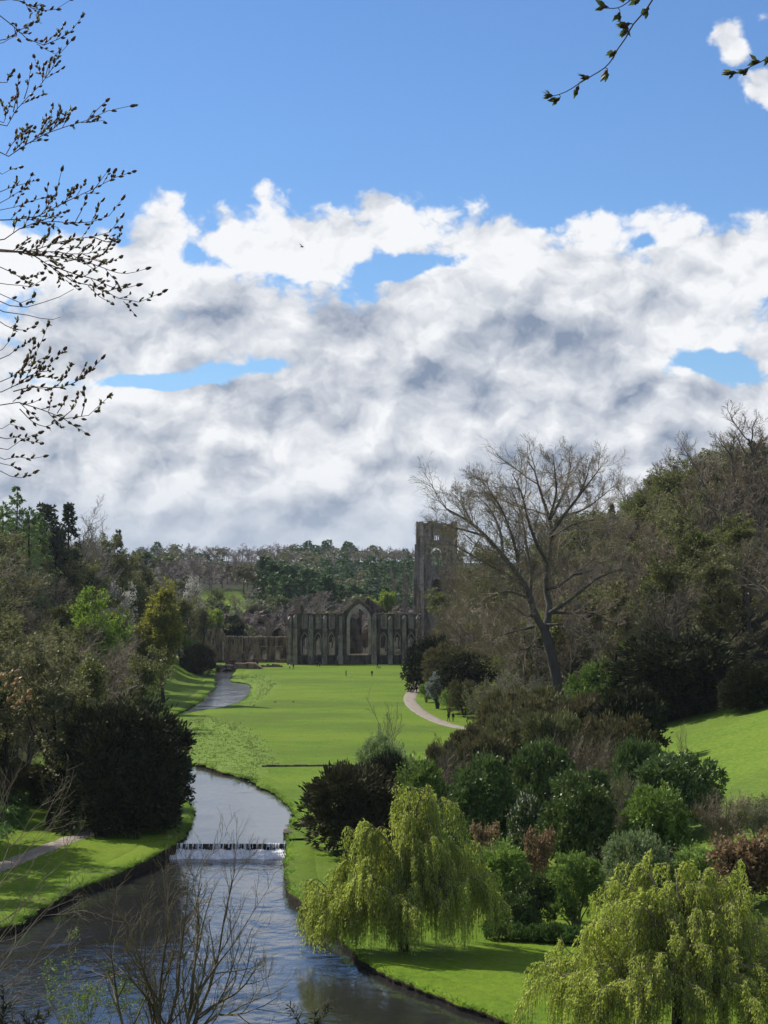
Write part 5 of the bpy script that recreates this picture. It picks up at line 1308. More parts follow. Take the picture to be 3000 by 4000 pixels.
for pts, _, r0, dy in limbs_px:
    n_ = len(pts)
    q = np.array([bp(a, b, dy * (k / (n_ - 1)) ** 1.0 * 1.6) for k, (a, b) in enumerate(pts)])
    L0.append(resample(smooth_line(q, .5), 14)); Rr.append(r0 * np.linspace(1, .16, 14))
P1, R1 = np.stack(L0), np.stack(Rr)
org = np.array([bx_, by_, bz_])
P2, R2 = children(rngb, P1, R1, 15, .12, 1, .32, .3, (.45, 1.1), 7, .13, .08, .018, .035)
P3, R3 = children(rngb, P2, R2, 9, .12, 1, .52, .25, (.4, 1.0), 5, .14, .05, .014, .020)
P4, R4 = children(rngb, P3, R3, 6, .12, 1, .5, .2, (.4, 1.0), 3, .15, .03, .012, .020)
P5, R5 = children(rngb, P4, R4, 2, .2, 1, .7, .2, (.3, .8), 2, .12, .03, .01, .018)
t = thing('beech_tree', 'huge leafless forked beech standing out against the sky beside the tower', 'beech', org)
A = Acc(); A.add(*tubes(trunk[None] - org, (.84 * np.linspace(1.2, .88, 12))[None], 14)); tk = obj('trunk', A.mesh('trunk', [M['beech_bark']], True), t)
A = Acc(); A.add(*tubes(P1 - org, R1, 8)); obj('limbs', A.mesh('limbs', [M['beech_bark']], True), tk, kind='stuff')
A = Acc(); A.add(*tubes(P2 - org, R2, 4)); A.add(*tubes(P3 - org, R3, 3)); A.add(*tubes(P4 - org, R4, 2)); A.add(*tubes(P5 - org, R5, 2)); obj('crown', A.mesh('crown', [M['bare']]), t)

# ------------------------------------------------------------------ left bank
S('yew_tree', YEW[0], 'very large black yew overhanging the path and the left end of the weir', 'yew', 490, 2735, 222, Wpx=470, baseW=12)
S('yew_tree', YEW[1], 'lower black yew spreading towards the water above the weir', 'yew', 610, 2890, 227, Wpx=250, baseW=10)
S('yew_tree', YEW[1], 'smaller dark yew filling the shade left of the largest yew', 'yew', 335, 2850, 238, Wpx=270, baseW=10)
S('tree', OLIVE[0], 'thin-leaved tree with a dark straight trunk beside the left path', 'tree', 193, 2520, 226, W=1.0)
S('tree', OLIVE[1], 'half-leafed tree close behind the black yew', 'tree', 330, 2560, 250)
S('tree', BARE[1], 'brown leafless tree low at the left edge above the path', 'tree', 60, 2480, 250)
S('tree', OLIVE[1], 'olive budding tree leaning in at the left edge beside the path', 'tree', 20, 2600, 238, W=1.2)
S('tree', OLIVE[2], 'low olive tree right of the straight dark trunk', 'tree', 270, 2650, 240, W=1.3)
S('tree', BARE[3], 'bare tree between the straight dark trunk and the left edge', 'tree', 110, 2560, 262, W=1.2)
S('tree', BARE[0], 'twiggy bare tree just behind the left part of the black yew', 'tree', 345, 2500, 262, W=1.2)
for x_, y_, h_, pr in [(-43.0, 206, 16, OLIVE[0]), (-44, 195, 16, OLIVE[2]), (-45, 184, 16, OLIVE[1]), (-43.5, 216, 14, BARE[4])]:
    place('tree', pr, 'tree just outside the left edge shading the riverside lawn', 'tree', x_, y_, h_, 'trees just beyond the left edge', W=1.25)
for k, (px, pt, D) in enumerate([(40, 2960, 252), (150, 2990, 246), (250, 3010, 243), (330, 3040, 238), (-20, 3000, 243)]):
    S('shrub', JUNIPER[k % 2], 'dark brownish bush under the trees above the left-hand path', 'shrub', px, pt, D, group='bushes above the left-hand path', Wpx=170, baseW=8.5)
S('tree', OLIVE[2], 'olive budding tree behind the top of the black yew', 'tree', 560, 2560, 285)
S('tree', BARE[2], 'brown leafless tree standing behind the shoulder of the black yew', 'tree', 430, 2480, 290)
S('tree', YELLOW, 'yellow-green young-leaved tree on the river bank near the upper bend', 'tree', 640, 2318, 440, W=1.05)
S('tree', LIME, 'bright fresh green drooping-branched tree in the left-hand wood', 'tree', 400, 2330, 372, W=.85)
S('tree', BLOSSOM, 'white-blossomed tree in the upper part of the left-hand wood', 'tree', 480, 2290, 470, W=.7)
S('tree', BLOSSOM, 'pale blossomed tree at the far end of the left-hand wood', 'tree', 745, 2265, 660, W=.6)
S('yew_tree', YEW[1], 'black evergreen on the far bank beside the stone bridge', 'evergreen', 778, 2515, 560, Wpx=125, baseW=10)
S('shrub', FRESH[0], 'green bush growing on top of the black evergreen by the bridge', 'shrub', 755, 2495, 568, Wpx=100, baseW=5.5)
S('tree', OLIVE[1], 'olive tree between the yellow-green tree and the ruins', 'tree', 705, 2330, 560, W=.8)
# skyline of the left ridge
for kind, pr, px, pt, D, lb in [
    ('larch_tree', LARCH[0], 62, 1898, 430, 'tallest pale green larch on the left skyline'), ('larch_tree', LARCH[1], 15, 1955, 420, 'pale green larch at the very left edge of the skyline'), ('larch_tree', LARCH[1], 118, 1975, 428, 'shorter green larch right of the tallest one'),
    ('larch_tree', LARCH[0], 160, 2000, 440, 'green larch in front of the round dark pine'), ('pine_tree', PINE, 178, 1962, 455, 'round-topped dark pine on the left skyline'), ('spruce_tree', SPRUCE[0], 268, 1965, 462, 'tall dark spruce on the left skyline'),
    ('spruce_tree', SPRUCE[1], 213, 2020, 450, 'dark narrow spruce just left of the tall spruce'), ('tree', PALE[0], 345, 1985, 480, 'pale leafless tree right of the tall dark spruce'), ('tree', PALE[1], 395, 2040, 500, 'second pale leafless tree on the left skyline'),
    ('spruce_tree', SPRUCE[1], 462, 2062, 575, 'dark spruce where the left skyline drops'), ('tree', OLIVE[0], 400, 2095, 520, 'olive green tree on the falling left skyline'), ('tree', OLIVE[2], 525, 2160, 580, 'rounded olive tree at the foot of the falling left skyline'),
    ('tree', OLIVE[1], 455, 2170, 520, 'olive tree below the lone dark spruce')]:
    S(kind, pr, lb, 'tree', px, pt, D)

# ------------------------------------------------------------------ woods on both hillsides
rw = np.random.default_rng(21)
def wood(side, rows):
    cnt = 0
    hill = 'left' if side < 0 else 'right'
    for D in rows:
        foot = float(XL(D) if side < 0 else XR(D))
        offs = np.arange(4, 62, 5.2) if side < 0 else np.arange(7, 90, 6.4)
        for o_ in offs:
            o_ = o_ + rw.uniform(-2.2, 2.2)
            x = foot - o_ if side < 0 else foot + o_
            y = D + rw.uniform(-7, 7)
            px = 1500 + x / y * F
            if px < (-520 if y < 300 else -150) or px > 3150: continue
            if side > 0 and y < 300: continue
            if side > 0 and y < 332 and x < 40: continue
            if side < 0 and y < 250 and o_ < 7: continue
            if y < 230 and px > -40: continue
            if side < 0 and 425 < y < 590 and o_ < 10: continue
            r = rw.random()
            H = rw.uniform(13, 19)
            if side > 0:
                H *= np.interp(o_, [8, 30, 60, 84], [1.15, 1.2, 1.05, 1.1])
                if r < .56: pr, k = BARE[rw.integers(5)], 0
                elif r < .66: pr, k = TALL[rw.integers(2)], 1
                elif r < .97: pr, k = OLIVE[rw.integers(3)], 2
                else: pr, k = SPRUCE[1], 3
            else:
                H *= np.interp(o_, [5, 20, 40, 60], [1.05, 1.15, 1.0, .9])
                if r < .40: pr, k = BARE[rw.integers(5)], 0
                elif r < .94: pr, k = OLIVE[rw.integers(3)], 2
                elif r < .98: pr, k = TALL[rw.integers(2)], 1
                else: pr, k = SPRUCE[0], 3
            z = h1(x, y)
            lim = np.interp(px, [0, 200, 300, 420, 560, 700], [2010, 2050, 2085, 2130, 2200, 2330]) if side < 0 else np.interp(px, [1600, 1790, 1960, 2100, 2400, 2480, 2700, 3000], [2480, 2300, 2120, 2030, 1985, 1900, 1740, 1690])
            top = CAMZ + (HZ - lim) / F * y + rw.uniform(-2.5, 0)
            if z + H > top: H = top - z
            if H < 5: continue
            zone = ('foot' if o_ < 16 else 'middle' if o_ < 36 else 'upper part')
            kd = ['brown leafless tree', 'tall slim leafless tree', 'olive budding tree', 'dark spruce'][k]
            dist = 'near end' if y < 400 else 'far end'
            place('spruce_tree' if k == 3 else 'tree', pr, '%s at the %s of the %s hillside wood, %s' % (kd, zone, hill, dist), 'tree', x, y, H, '%ss of the %s hillside wood, %s, %s' % (kd, hill, zone, dist), W=rw.uniform(1.0, 1.35))
            cnt += 1
    return cnt
nl_ = wood(-1, [196, 214, 236, 250, 266, 284, 303, 323, 344, 366, 390, 416, 444, 474, 506, 540, 576, 616])
nr_ = wood(1, [306, 322, 338, 355, 373, 392, 412, 434, 458, 484, 512, 544, 580, 620])
# dark hollies and yews scattered through the woods
nh = 0
for side in (-1, 1):
    hill = 'left' if side < 0 else 'right'
    for k in range(60):
        y = rw.uniform(262, 560) if side < 0 else rw.uniform(322, 560)
        o_ = rw.uniform(6, 50) if side < 0 else rw.uniform(10, 60)
        x = float(XL(y)) - o_ if side < 0 else float(XR(y)) + o_
        px = 1500 + x / y * F
        if px < -60 or px > 3060 or (side < 0 and 420 < y and o_ < 14) or (side > 0 and y < 345 and x < 40) or (side > 0 and px < 1950): continue
        if nh > (13 if side < 0 else 30): break
        place('holly_bush', YEW[k % 2] if k % 3 else LAUREL[k % 2], 'dark evergreen bush among the trees of the %s hillside wood' % hill, 'evergreen', x, y, rw.uniform(5, 9), 'evergreen bushes in the %s hillside wood' % hill, W=rw.uniform(.8, 1.1)); nh += 1
# brambles and brushwood on the woodland floor
Q = np.column_stack([rw.uniform(-130, 130, 60000), rw.uniform(230, 640, 60000)])
tl_, tr_ = XL(Q[:, 1]) - Q[:, 0], Q[:, 0] - XR(Q[:, 1])
ok = ((tl_ > 4) & (tl_ < 62) & (Q[:, 1] > 262) & ((Q[:, 1] < 425) | (tl_ > 13))) | ((tr_ > 6) & (tr_ < 85) & (Q[:, 1] > 312))
ok &= np.abs(Q[:, 0] / Q[:, 1]) < .20
Q = Q[ok][:14000]
A = Acc()
P3_ = np.column_stack([Q, hland(Q[:, 0], Q[:, 1])])
A.add(*blades(P3_, 1.7, .035, .75, rw, 2), m=0)
A.add(*leaves(rw, P3_[::2].repeat(2, axis=0) + rw.normal(size=(len(P3_[::2]) * 2, 3)) * [.5, .5, .25] + [0, 0, .5], np.array([[0, 0, 1.0]]), .7, .45, 0, .9), m=1)
obj('woodland_undergrowth', A.mesh('woodland_undergrowth', [M['bare'], M['brownyew']]), kind='stuff', label='brown brambles and brushwood on the floor of the hillside woods', category='undergrowth')
# named trees of the right skyline
for kind, pr, px, pt, D, W_, lb in [
    ('tree', TALL[0], 2570, 1765, 480, 1.2, 'isolated pale-topped bare tree on the right skyline next to the conifer'), ('tree', TALL[1], 2665, 1755, 470, 1.2, 'bare tree on the right skyline above the dark conifer'), ('spruce_tree', SPRUCE[1], 2640, 1810, 475, .9, 'dark conifer among bare trees on the right skyline'),
    ('tree', TALL[0], 2860, 1625, 372, 1.5, 'massive bare tree towering at the upper right'), ('tree', TALL[1], 2990, 1590, 365, 1.5, 'tallest bare tree at the right edge of the skyline'), ('tree', TALL[1], 2770, 1700, 392, 1.4, 'bare tree left of the massive one at the upper right'),
    ('tree', PALE[0], 2440, 1850, 520, 1.0, 'slight pale tree between the beech and the right skyline'), ('larch_tree', LARCH[1], 2512, 1900, 520, 1.0, 'green larch low on the right skyline'), ('spruce_tree', SPRUCE[0], 2390, 1965, 470, .8, 'black small conifer right of the beech crown'),
    ('tree', LIME, 2480, 1975, 505, 1.0, 'patch of fresh green tree right of the small black conifer'), ('tree', BARE[3], 2550, 2010, 400, 1.2, 'rounded bare tree with fan branches right of the beech'), ('tree', OLIVE[1], 2900, 2160, 330, 1.3, 'big half-leafed tree at the right edge above the lone yew'),
    ('tree', BARE[4], 2780, 2120, 345, 1.3, 'broad brown tree above the huge black yew'), ('pine_tree', PINE, 2960, 1720, 380, 1.0, 'dark evergreen crown behind bare branches at far upper right'),
    ('tree', OLIVE[2], 1905, 2130, 520, 1.1, 'budding tree partly hiding the tower'), ('tree', BARE[3], 1835, 2075, 560, 1.1, 'bare tree overlapping the right-hand half of the tower'), ('tree', BARE[2], 1790, 2190, 610, 1.2, 'bare tree standing against the lower right of the tower'), ('tree', OLIVE[1], 1740, 2300, 585, 1.1, 'budding tree in front of the lower tower wall'), ('tree', BARE[4], 1855, 2230, 480, 1.1, 'bare twiggy tree below the left arm of the beech'), ('tree', BARE[0], 1800, 2350, 500, 1.1, 'bare spreading tree in front of the foot of the tower'), ('tree', BARE[2], 1890, 2380, 420, 1.0, 'bare tree hanging over the path bushes'), ('tree', BARE[1], 1740, 2420, 520, 1.0, 'small bare tree between church end and path'), ('tree', OLIVE[0], 1960, 2240, 440, 1.1, 'budding tree behind the left arm of the beech')]:
    S(kind, pr, lb, 'tree', px, pt, D, W=W_)

# ------------------------------------------------------------------ trees close behind the abbey
for kind, pr, px, pt, D, wp, bw, lb in [
    ('tree', LIMEROUND[0], 838, 2366, 690, 150, 14, 'bright yellow-green round tree behind the left-hand ruins'), ('tree', LIMEROUND[1], 1515, 2278, 760, 135, 11, 'bright green tree behind the church front near the tower'), ('tree', LIMEROUND[1], 1450, 2312, 790, 75, 11, 'smaller green tree left of the bright one by the tower'),
    ('tree', LIMEROUND[1], 960, 2364, 800, 55, 11, 'small yellow-green crown above the dark cedar, lower of two'), ('tree', LIMEROUND[0], 1010, 2355, 820, 50, 14, 'small yellow-green crown above the dark cedar, higher of two'),
    ('yew_tree', YEW[0], 915, 2400, 700, 75, 12, 'black conical evergreen right behind the ruined range'), ('yew_tree', YEW[0], 1010, 2375, 760, 110, 12, 'dark spreading cedar behind the ruined range'), ('yew_tree', YEW[1], 1060, 2390, 740, 90, 10, 'dark evergreen next to the spreading cedar'),
    ('tree', BARE[0], 1040, 2405, 700, 130, 20, 'grey bare tree close behind the right part of the ruined range'), ('tree', BARE[1], 1230, 2310, 800, 160, 20, 'wide bare tree behind the left half of the church front'), ('tree', BARE[2], 1110, 2440, 690, 100, 20, 'grey bare tree beside the church corner'),
    ('tree', BARE[3], 1350, 2330, 790, 130, 20, 'bare tree behind the church gable'), ('tree', TALL[0], 1580, 2190, 750, 90, 15, 'tall bare tree immediately left of the tower'), ('tree', TALL[1], 1545, 2215, 770, 80, 15, 'second tall bare tree left of the tower'), ('tree', BARE[4], 1170, 2330, 830, 140, 20, 'brown bare tree behind the ruined turret'),
    ('tree', OLIVE[0], 850, 2300, 840, 130, 17, 'olive tree above the bright round tree'), ('tree', BARE[1], 920, 2320, 850, 140, 20, 'bare tree right of the far green field'), ('tree', OLIVE[2], 770, 2290, 760, 110, 17, 'olive tree behind the ruined stack')]:
    S(kind, pr, lb, 'tree', px, pt, D, Wpx=wp, baseW=bw)

# ------------------------------------------------------------------ woods on the hills beyond: counted trees near, one mass farther off
def far_tree(seed, kind):
    rng = np.random.default_rng(seed)
    A = Acc()
    if kind == 'con':
        H, W = 13.5, 7.0
        P0 = trunkline(rng, H, .01, 4, 1, .003); A.add(*tubes(P0, (.16 * np.linspace(1, .1, 4))[None], 3), m=0)
        N = 330; t_ = rng.random(N) ** .75; a = rng.uniform(0, 6.28, N); r_ = W * .5 * (1 - t_ ** 1.6) ** .75 * rng.uniform(.45, 1.05, N) + .1
        C = np.column_stack([np.cos(a) * r_ * .75, np.sin(a) * r_ * .75, 3 + t_ * (H - 3.2)]); Dd = np.column_stack([np.cos(a), np.sin(a), np.full(N, .1)])
        A.add(*leaves(rng, C, Dd, 1.4, 1.0, .0, .5), m=1)
    elif kind == 'bare':
        H = 14
        P0 = trunkline(rng, H, .03, 5, .7); R0 = (.28 * np.linspace(1, .25, 5))[None]
        P1, R1 = children(rng, P0, R0, 9, .3, 1, .5, .4, (.45, 1.0), 4, .12, .1, .02, .07)
        P2, R2 = children(rng, P1, R1, 6, .2, 1, .55, .3, (.4, 1.0), 3, .14, .1, .02, .06)
        P3, R3 = children(rng, P2, R2, 6, .2, 1, .6, .2, (.4, 1.0), 2, .15, .05, .02, .055)
        A.add(*tubes(P0, R0, 4)); A.add(*tubes(P1, R1, 3)); A.add(*tubes(P2, R2, 2)); A.add(*tubes(P3, R3, 2))
    else:
        H = 13
        P0 = trunkline(rng, H, .03, 5, .6); A.add(*tubes(P0, (.28 * np.linspace(1, .3, 5))[None], 4), m=0)
        lob = [(rng.uniform(-3, 3), rng.uniform(-3, 3), rng.uniform(5.0, 10.5), 2.2, 2.2, 1.8) for _ in range(11)]
        V, Q = leafy_mass(rng, lob, 480, (1.1, .9), 0, .4, .2, .8); A.add(V, Q, m=1)
    mats = {'con': [M['bark_dark'], M['far_con']], 'bare': [M['far_bare']], 'leaf': [M['bark_dark'], M['far_leaf']]}[kind]
    return A, mats, H
M['far_con'] = mat_leaf('plantation_needles', (0.062, 0.105, 0.040), (0.10, 0.155, 0.06), (0.11, 0.17, 0.06), .1, .7, .1)
M['far_leaf'] = mat_leaf('distant_leaves', (0.14, 0.17, 0.05), (0.21, 0.24, 0.08), (0.13, 0.12, 0.065), .3)
M['far_bare'] = mat_bark('distant_bare_twigs', (0.19, 0.155, 0.13), (0.28, 0.23, 0.195))
FT = {}
for kd, ns in (('con', 3), ('bare', 4), ('leaf', 3)):
    FT[kd] = []
    for k in range(ns):
        A_, mats, H_ = far_tree(700 + k + len(kd) * 10, kd)
        FT[kd].append((A_, A_.mesh('far_' + kd, mats), H_))
lbl = {'con': ('plantation_conifer', 'green conifer of the plantation on the hillside behind the abbey', 'conifers of the hillside plantation'), 'bare': ('distant_tree', 'brown leafless tree on the hillside behind the abbey', 'bare trees of the far hillside'), 'leaf': ('distant_tree', 'budding green-brown tree on the hillside behind the abbey', 'budding trees of the far hillside')}
rf = np.random.default_rng(33)
mass = Acc(); nfar = 0
D = 705.0
while D < 1780:
    x0, x1 = (560 - 1500) / F * D, (1790 - 1500) / F * D
    step = 7.5 if D < 1050 else 13
    for x in np.arange(x0, x1, step):
        x_ = x + rf.uniform(-3, 3); y_ = D + rf.uniform(-9, 9)
        px = 1500 + x_ / y_ * F
        if ((x_ + 66) / 13) ** 2 + ((y_ - 850) / 30) ** 2 < 1 or ((x_ + 165) / 26) ** 2 + ((y_ - 1360) / 50) ** 2 < 1: continue
        u = px - 1130 + (y_ - 1000) * .35
        r = rf.random()
        if y_ < 1000: conz = x_ > -52 + (y_ - 900) * .1 and x_ < 12
        elif y_ < 1400: conz = px > 1080
        else: conz = abs(x_ + 42) < 20 and abs(y_ - 1620) < 60
        kd = ('con' if r < .88 else 'leaf') if conz else ('bare' if r < .70 else ('leaf' if r < .96 else 'con'))
        if y_ < 840 and kd == 'con': kd = 'bare'
        k = rf.integers(len(FT[kd])); A_, me_, H_ = FT[kd][k]
        s_ = rf.uniform(.8, 1.2); rz = rf.uniform(0, 6.28); z_ = h1(x_, y_) - .3
        if y_ < 1040:
            o = obj(lbl[kd][0], me_, None, (x_, y_, z_), label=lbl[kd][1], category='tree', group=lbl[kd][2], kind='thing')
            o.rotation_euler = (0, 0, rz); o.scale = (s_ * 1.3, s_ * 1.3, s_); nfar += 1
        else:
            mi = {'con': 1, 'bare': 0, 'leaf': 2}[kd]
            V = np.concatenate(A_.V); c, s2 = math.cos(rz), math.sin(rz)
            V = np.column_stack([(V[:, 0] * c - V[:, 1] * s2) * s_ * 1.5 + x_, (V[:, 0] * s2 + V[:, 1] * c) * s_ * 1.5 + y_, V[:, 2] * s_ + z_])
            Q = np.concatenate(A_.Q)
            q0 = rf.random(len(Q)) < .55 if kd != 'bare' else np.ones(len(Q), bool)
            q0 = np.concatenate(A_.mq) == 0 if False else q0
            mass.add(V, Q[q0], m=mi)
    D += 22 if D < 1050 else 34
obj('distant_wood', mass.mesh('distant_wood', [M['far_bare'], M['far_con'], M['far_leaf']]), kind='stuff', label='wooded ridge fading along the skyline behind the abbey', category='wood')
print('FAR', nfar, 'LEFT', nl_, 'RIGHT', nr_)

# ------------------------------------------------------------------ foreground: beech sprays hanging in from the left
rq = np.random.default_rng(91)
def spindle(C, D, L, W, rg):
    """buds: little six-sided spindles"""
    N = len(C); D = U(D)
    ref = U(np.cross(D, rg.normal(size=(N, 3)))); bn = np.cross(D, ref)
    ang = np.arange(5) * 2 * np.pi / 5
    ring = ref[:, None] * np.cos(ang)[None, :, None] + bn[:, None] * np.sin(ang)[None, :, None]
    L = L[:, None, None]; W = W[:, None, None]
    V = np.concatenate([C[:, None], C[:, None] + D[:, None] * L * .3 + ring * W * .42, C[:, None] + D[:, None] * L * .65 + ring * W * .36, C[:, None] + D[:, None] * L], 1)
    T, Q = [], []
    for k in range(5):
        k2 = (k + 1) % 5
        T += [(0, 1 + k2, 1 + k), (11, 6 + k, 6 + k2)]; Q += [(1 + k, 1 + k2, 6 + k2, 6 + k)]
    b = np.arange(N)[:, None, None] * 12
    return V.reshape(-1, 3), (np.array(T)[None] + b).reshape(-1, 3), (np.array(Q)[None] + b).reshape(-1, 4)
CS = 700 / 815
sprays = [[(0, 75), (60, 130), (110, 175), (190, 212), (250, 188), (310, 155), (362, 88)], [(0, 0), (60, 5), (100, 10), (150, 45), (200, 50), (250, 45), (310, 5)], [(0, 190), (50, 170), (110, 130), (160, 110), (190, 60)],
    [(0, 580), (60, 510), (130, 430), (190, 370), (230, 310), (265, 240), (318, 180)], [(205, 350), (180, 320), (160, 260)], [(60, 510), (75, 440), (85, 360)], [(110, 450), (130, 390), (140, 320)], [(0, 380), (30, 360), (55, 328)], [(0, 560), (30, 500), (50, 450)],
    [(0, 715), (60, 690), (140, 650), (220, 605), (310, 575), (390, 550), (460, 515), (530, 495), (580, 485)], [(140, 650), (190, 600), (230, 540), (243, 480)], [(220, 605), (270, 560), (310, 520), (340, 495)], [(400, 548), (440, 500), (478, 465)], [(30, 700), (70, 640), (120, 600), (128, 572)],
    [(0, 790), (50, 770), (90, 760)], [(0, 870), (50, 850), (120, 830), (165, 818)], [(60, 690), (100, 650), (150, 590)],
    [(0, 1000), (80, 1000), (180, 985), (260, 945), (340, 905), (420, 870), (500, 825), (560, 800), (605, 785)], [(180, 985), (220, 930), (255, 870), (278, 780)], [(260, 945), (310, 900), (345, 850)], [(340, 905), (370, 860), (385, 830)], [(420, 870), (450, 830), (483, 785)], [(500, 825), (525, 780)],
    [(0, 920), (70, 880), (120, 850), (145, 800)], [(0, 960), (90, 940), (160, 910), (210, 900)],
    [(0, 1100), (60, 1060), (140, 1020), (260, 1010), (380, 1020), (440, 1000), (500, 980), (548, 915)], [(340, 1015), (370, 960), (386, 910)], [(140, 1020), (220, 990), (300, 960)],
    [(0, 1145), (130, 1150), (250, 1110), (340, 1090), (430, 1080), (500, 1060), (550, 1000)], [(430, 1080), (490, 1100), (545, 1080), (556, 1040)], [(0, 1140), (130, 1145), (250, 1150), (380, 1160), (470, 1140), (530, 1110)],
    [(0, 1140), (120, 1160), (220, 1210), (290, 1280), (400, 1300), (480, 1335), (560, 1380), (600, 1390), (660, 1375), (730, 1340)], [(130, 1160), (300, 1170), (420, 1200), (520, 1240), (580, 1245), (650, 1225)], [(220, 1200), (330, 1240), (440, 1270), (530, 1310), (615, 1295)], [(290, 1190), (400, 1180), (480, 1200), (540, 1180)], [(400, 1300), (440, 1340), (500, 1375)],
    [(0, 1210), (60, 1240), (120, 1260), (180, 1240)], [(0, 1290), (70, 1290), (130, 1310), (185, 1280)], [(0, 1330), (60, 1350), (120, 1380), (150, 1350)],
    [(0, 1460), (60, 1495), (120, 1500), (155, 1475)],
    [(0, 1740), (50, 1720), (110, 1680), (160, 1620), (190, 1560), (215, 1495)], [(0, 1790), (70, 1760), (140, 1710), (200, 1690), (250, 1640), (288, 1600)], [(0, 1640), (60, 1600), (110, 1570), (145, 1545)], [(0, 1600), (40, 1560), (62, 1510)], [(70, 1700), (120, 1650), (150, 1570)],
    [(60, 1780), (150, 1760), (240, 1765), (320, 1750), (390, 1710), (462, 1640)], [(240, 1765), (290, 1720), (320, 1670)], [(330, 1745), (370, 1720), (400, 1680)],
    [(0, 1840), (60, 1820), (150, 1840), (220, 1870), (290, 1895), (370, 1895), (430, 1865), (490, 1805)], [(290, 1895), (340, 1850), (352, 1800)], [(370, 1890), (385, 1830), (383, 1775)], [(220, 1870), (235, 1800)], [(90, 1860), (150, 1920), (210, 1945), (265, 1920)], [(260, 1880), (290, 1830), (295, 1810)],
    [(0, 2050), (60, 2020), (110, 1990), (165, 1970)], [(0, 2090), (70, 2080), (140, 2090), (195, 2080)], [(0, 1950), (40, 1925), (80, 1940)], [(0, 2000), (60, 1990), (120, 2010), (180, 2020)], [(0, 2150), (60, 2170), (100, 2180), (145, 2160)], [(0, 2110), (50, 2120), (80, 2130)]]
bare_sprays = [[(0, 1370), (80, 1390), (160, 1385), (230, 1355), (290, 1340), (335, 1310)], [(0, 1410), (90, 1420), (160, 1440), (240, 1450), (270, 1440)], [(0, 200), (40, 180), (80, 160)], [(205, 355), (225, 290), (280, 215)]]
orange = [[(-40, 3040), (0, 3085 / 1), (30, 3075), (70, 3058)], [(-40, 3160), (0, 3150), (20, 3140), (60, 3110)], [(-30, 3235), (24, 3212), (70, 3208), (100, 3190), (124, 3160)]]
TX, TY = -5.4, 7.6
tz0 = h1(TX, TY)
t = thing('beech_tree', 'budding beech whose leafless sprays reach in from the left edge near the camera', 'beech', (TX, TY, tz0))
org = np.array([TX, TY, tz0])
P0 = resample([(TX, TY, tz0 - .3), (TX + .05, TY, tz0 + 3), (TX - .1, TY + .1, tz0 + 7), (TX, TY, tz0 + 12)], 10)[None]
A = Acc(); A.add(*tubes(P0 - org, (.27 * np.linspace(1.2, .35, 10))[None], 10)); obj('trunk', A.mesh('trunk', [M['beech_bark']], True), t)
hub = {}
lim = []
for key, (cy_, zt) in {'a': (250, 4.6), 'b': (1130, 3.4), 'c': (1800, 2.6), 'd': (3120, 1.7)}.items():
    hp = at(-420, cy_ * CS, 7.0); hub[key] = hp
    b0 = np.array([TX, TY, tz0 + zt]); lim.append(resample(smooth_line([b0, b0 + (hp - b0) * .5 + [0, 0, .35], hp], .2), 10))
PL = np.stack(lim); A = Acc(); A.add(*tubes(PL - org, np.repeat((.055 * np.linspace(1.2, .22, 10))[None], 4, 0), 7)); obj('limbs', A.mesh('limbs', [M['beech_bark']], True), t)
tw, twr, bc, bd, bl, oc, od, ol = [], [], [], [], [], [], [], []
def do_spray(pts, budded, store_c, store_d, store_l, dens=1.0):
    D0 = 7.0 + rq.uniform(-.45, .45); dd = rq.uniform(-.3, .3)
    n_ = len(pts)
    q = [at(a * CS, b * CS, D0 + dd * k / n_) for k, (a, b) in enumerate(pts)]
    if pts[0][0] <= 0:
        cyy = pts[0][1]; key = 'a' if cyy < 820 else 'b' if cyy < 1500 else 'c' if cyy < 2500 else 'd'
        h = hub[key]
        q = [h, h + (q[0] - h) * .6 + [0, 0, .01]] + q
    q = np.array(q)
    L = smooth_line(q, .02)
    L = L + np.cumsum(rq.normal(size=L.shape) * .0006, axis=0)
    ln = np.linalg.norm(np.diff(L, axis=0), axis=1).sum()
    r0 = min(.0042, .0016 + ln * .0016)
    tw.append(resample(L, 14)); twr.append(np.linspace(r0, .0009, 14))
    if not budded: return
    T = U(np.gradient(L, axis=0))
    m = len(L); i0 = 0
    if pts[0][0] <= 0: i0 = np.argmin(np.linalg.norm(L - q[2], axis=1))
    side = 1; s_ = i0 + 2
    while s_ < m - 1:
        p = L[s_]; tn = T[s_]
        pr = np.array([-tn[2], 0, tn[0]]) * side
        dirn = U(tn * .9 + pr * rq.uniform(.35, .8) + np.array([0, rq.uniform(-.5, .5), .22]))
        if rq.random() < .55 * dens and s_ < m - 6:      # short side twig with several buds
            k = rq.integers(2, 5); le = .018 * k + .012
            tip = p + dirn * le + np.array([0, 0, .004])
            tw.append(resample([p, p + dirn * le * .5, tip], 14)); twr.append(np.linspace(.0013, .0008, 14))
            for j in range(k):
                b = p + dirn * le * (j + .7) / k
                store_c.append(b); store_d.append(U(dirn + rq.normal(size=3) * .35 + [0, 0, .25])); store_l.append(rq.uniform(.016, .026))
        elif rq.random() < .9:
            store_c.append(p); store_d.append(dirn); store_l.append(rq.uniform(.016, .026))
        side = -side; s_ += 1
    store_c.append(L[-1]); store_d.append(T[-1]); store_l.append(.029)
for s_ in sprays: do_spray(s_, True, bc, bd, bl)
for s_ in bare_sprays: do_spray(s_, False, bc, bd, bl)
for s_ in orange: do_spray(s_, True, oc, od, ol)
A = Acc(); A.add(*tubes(np.stack(tw) - org, np.stack(twr), 4)); obj('twigs', A.mesh('twigs', [M['twig_red']], True), t, kind='stuff')
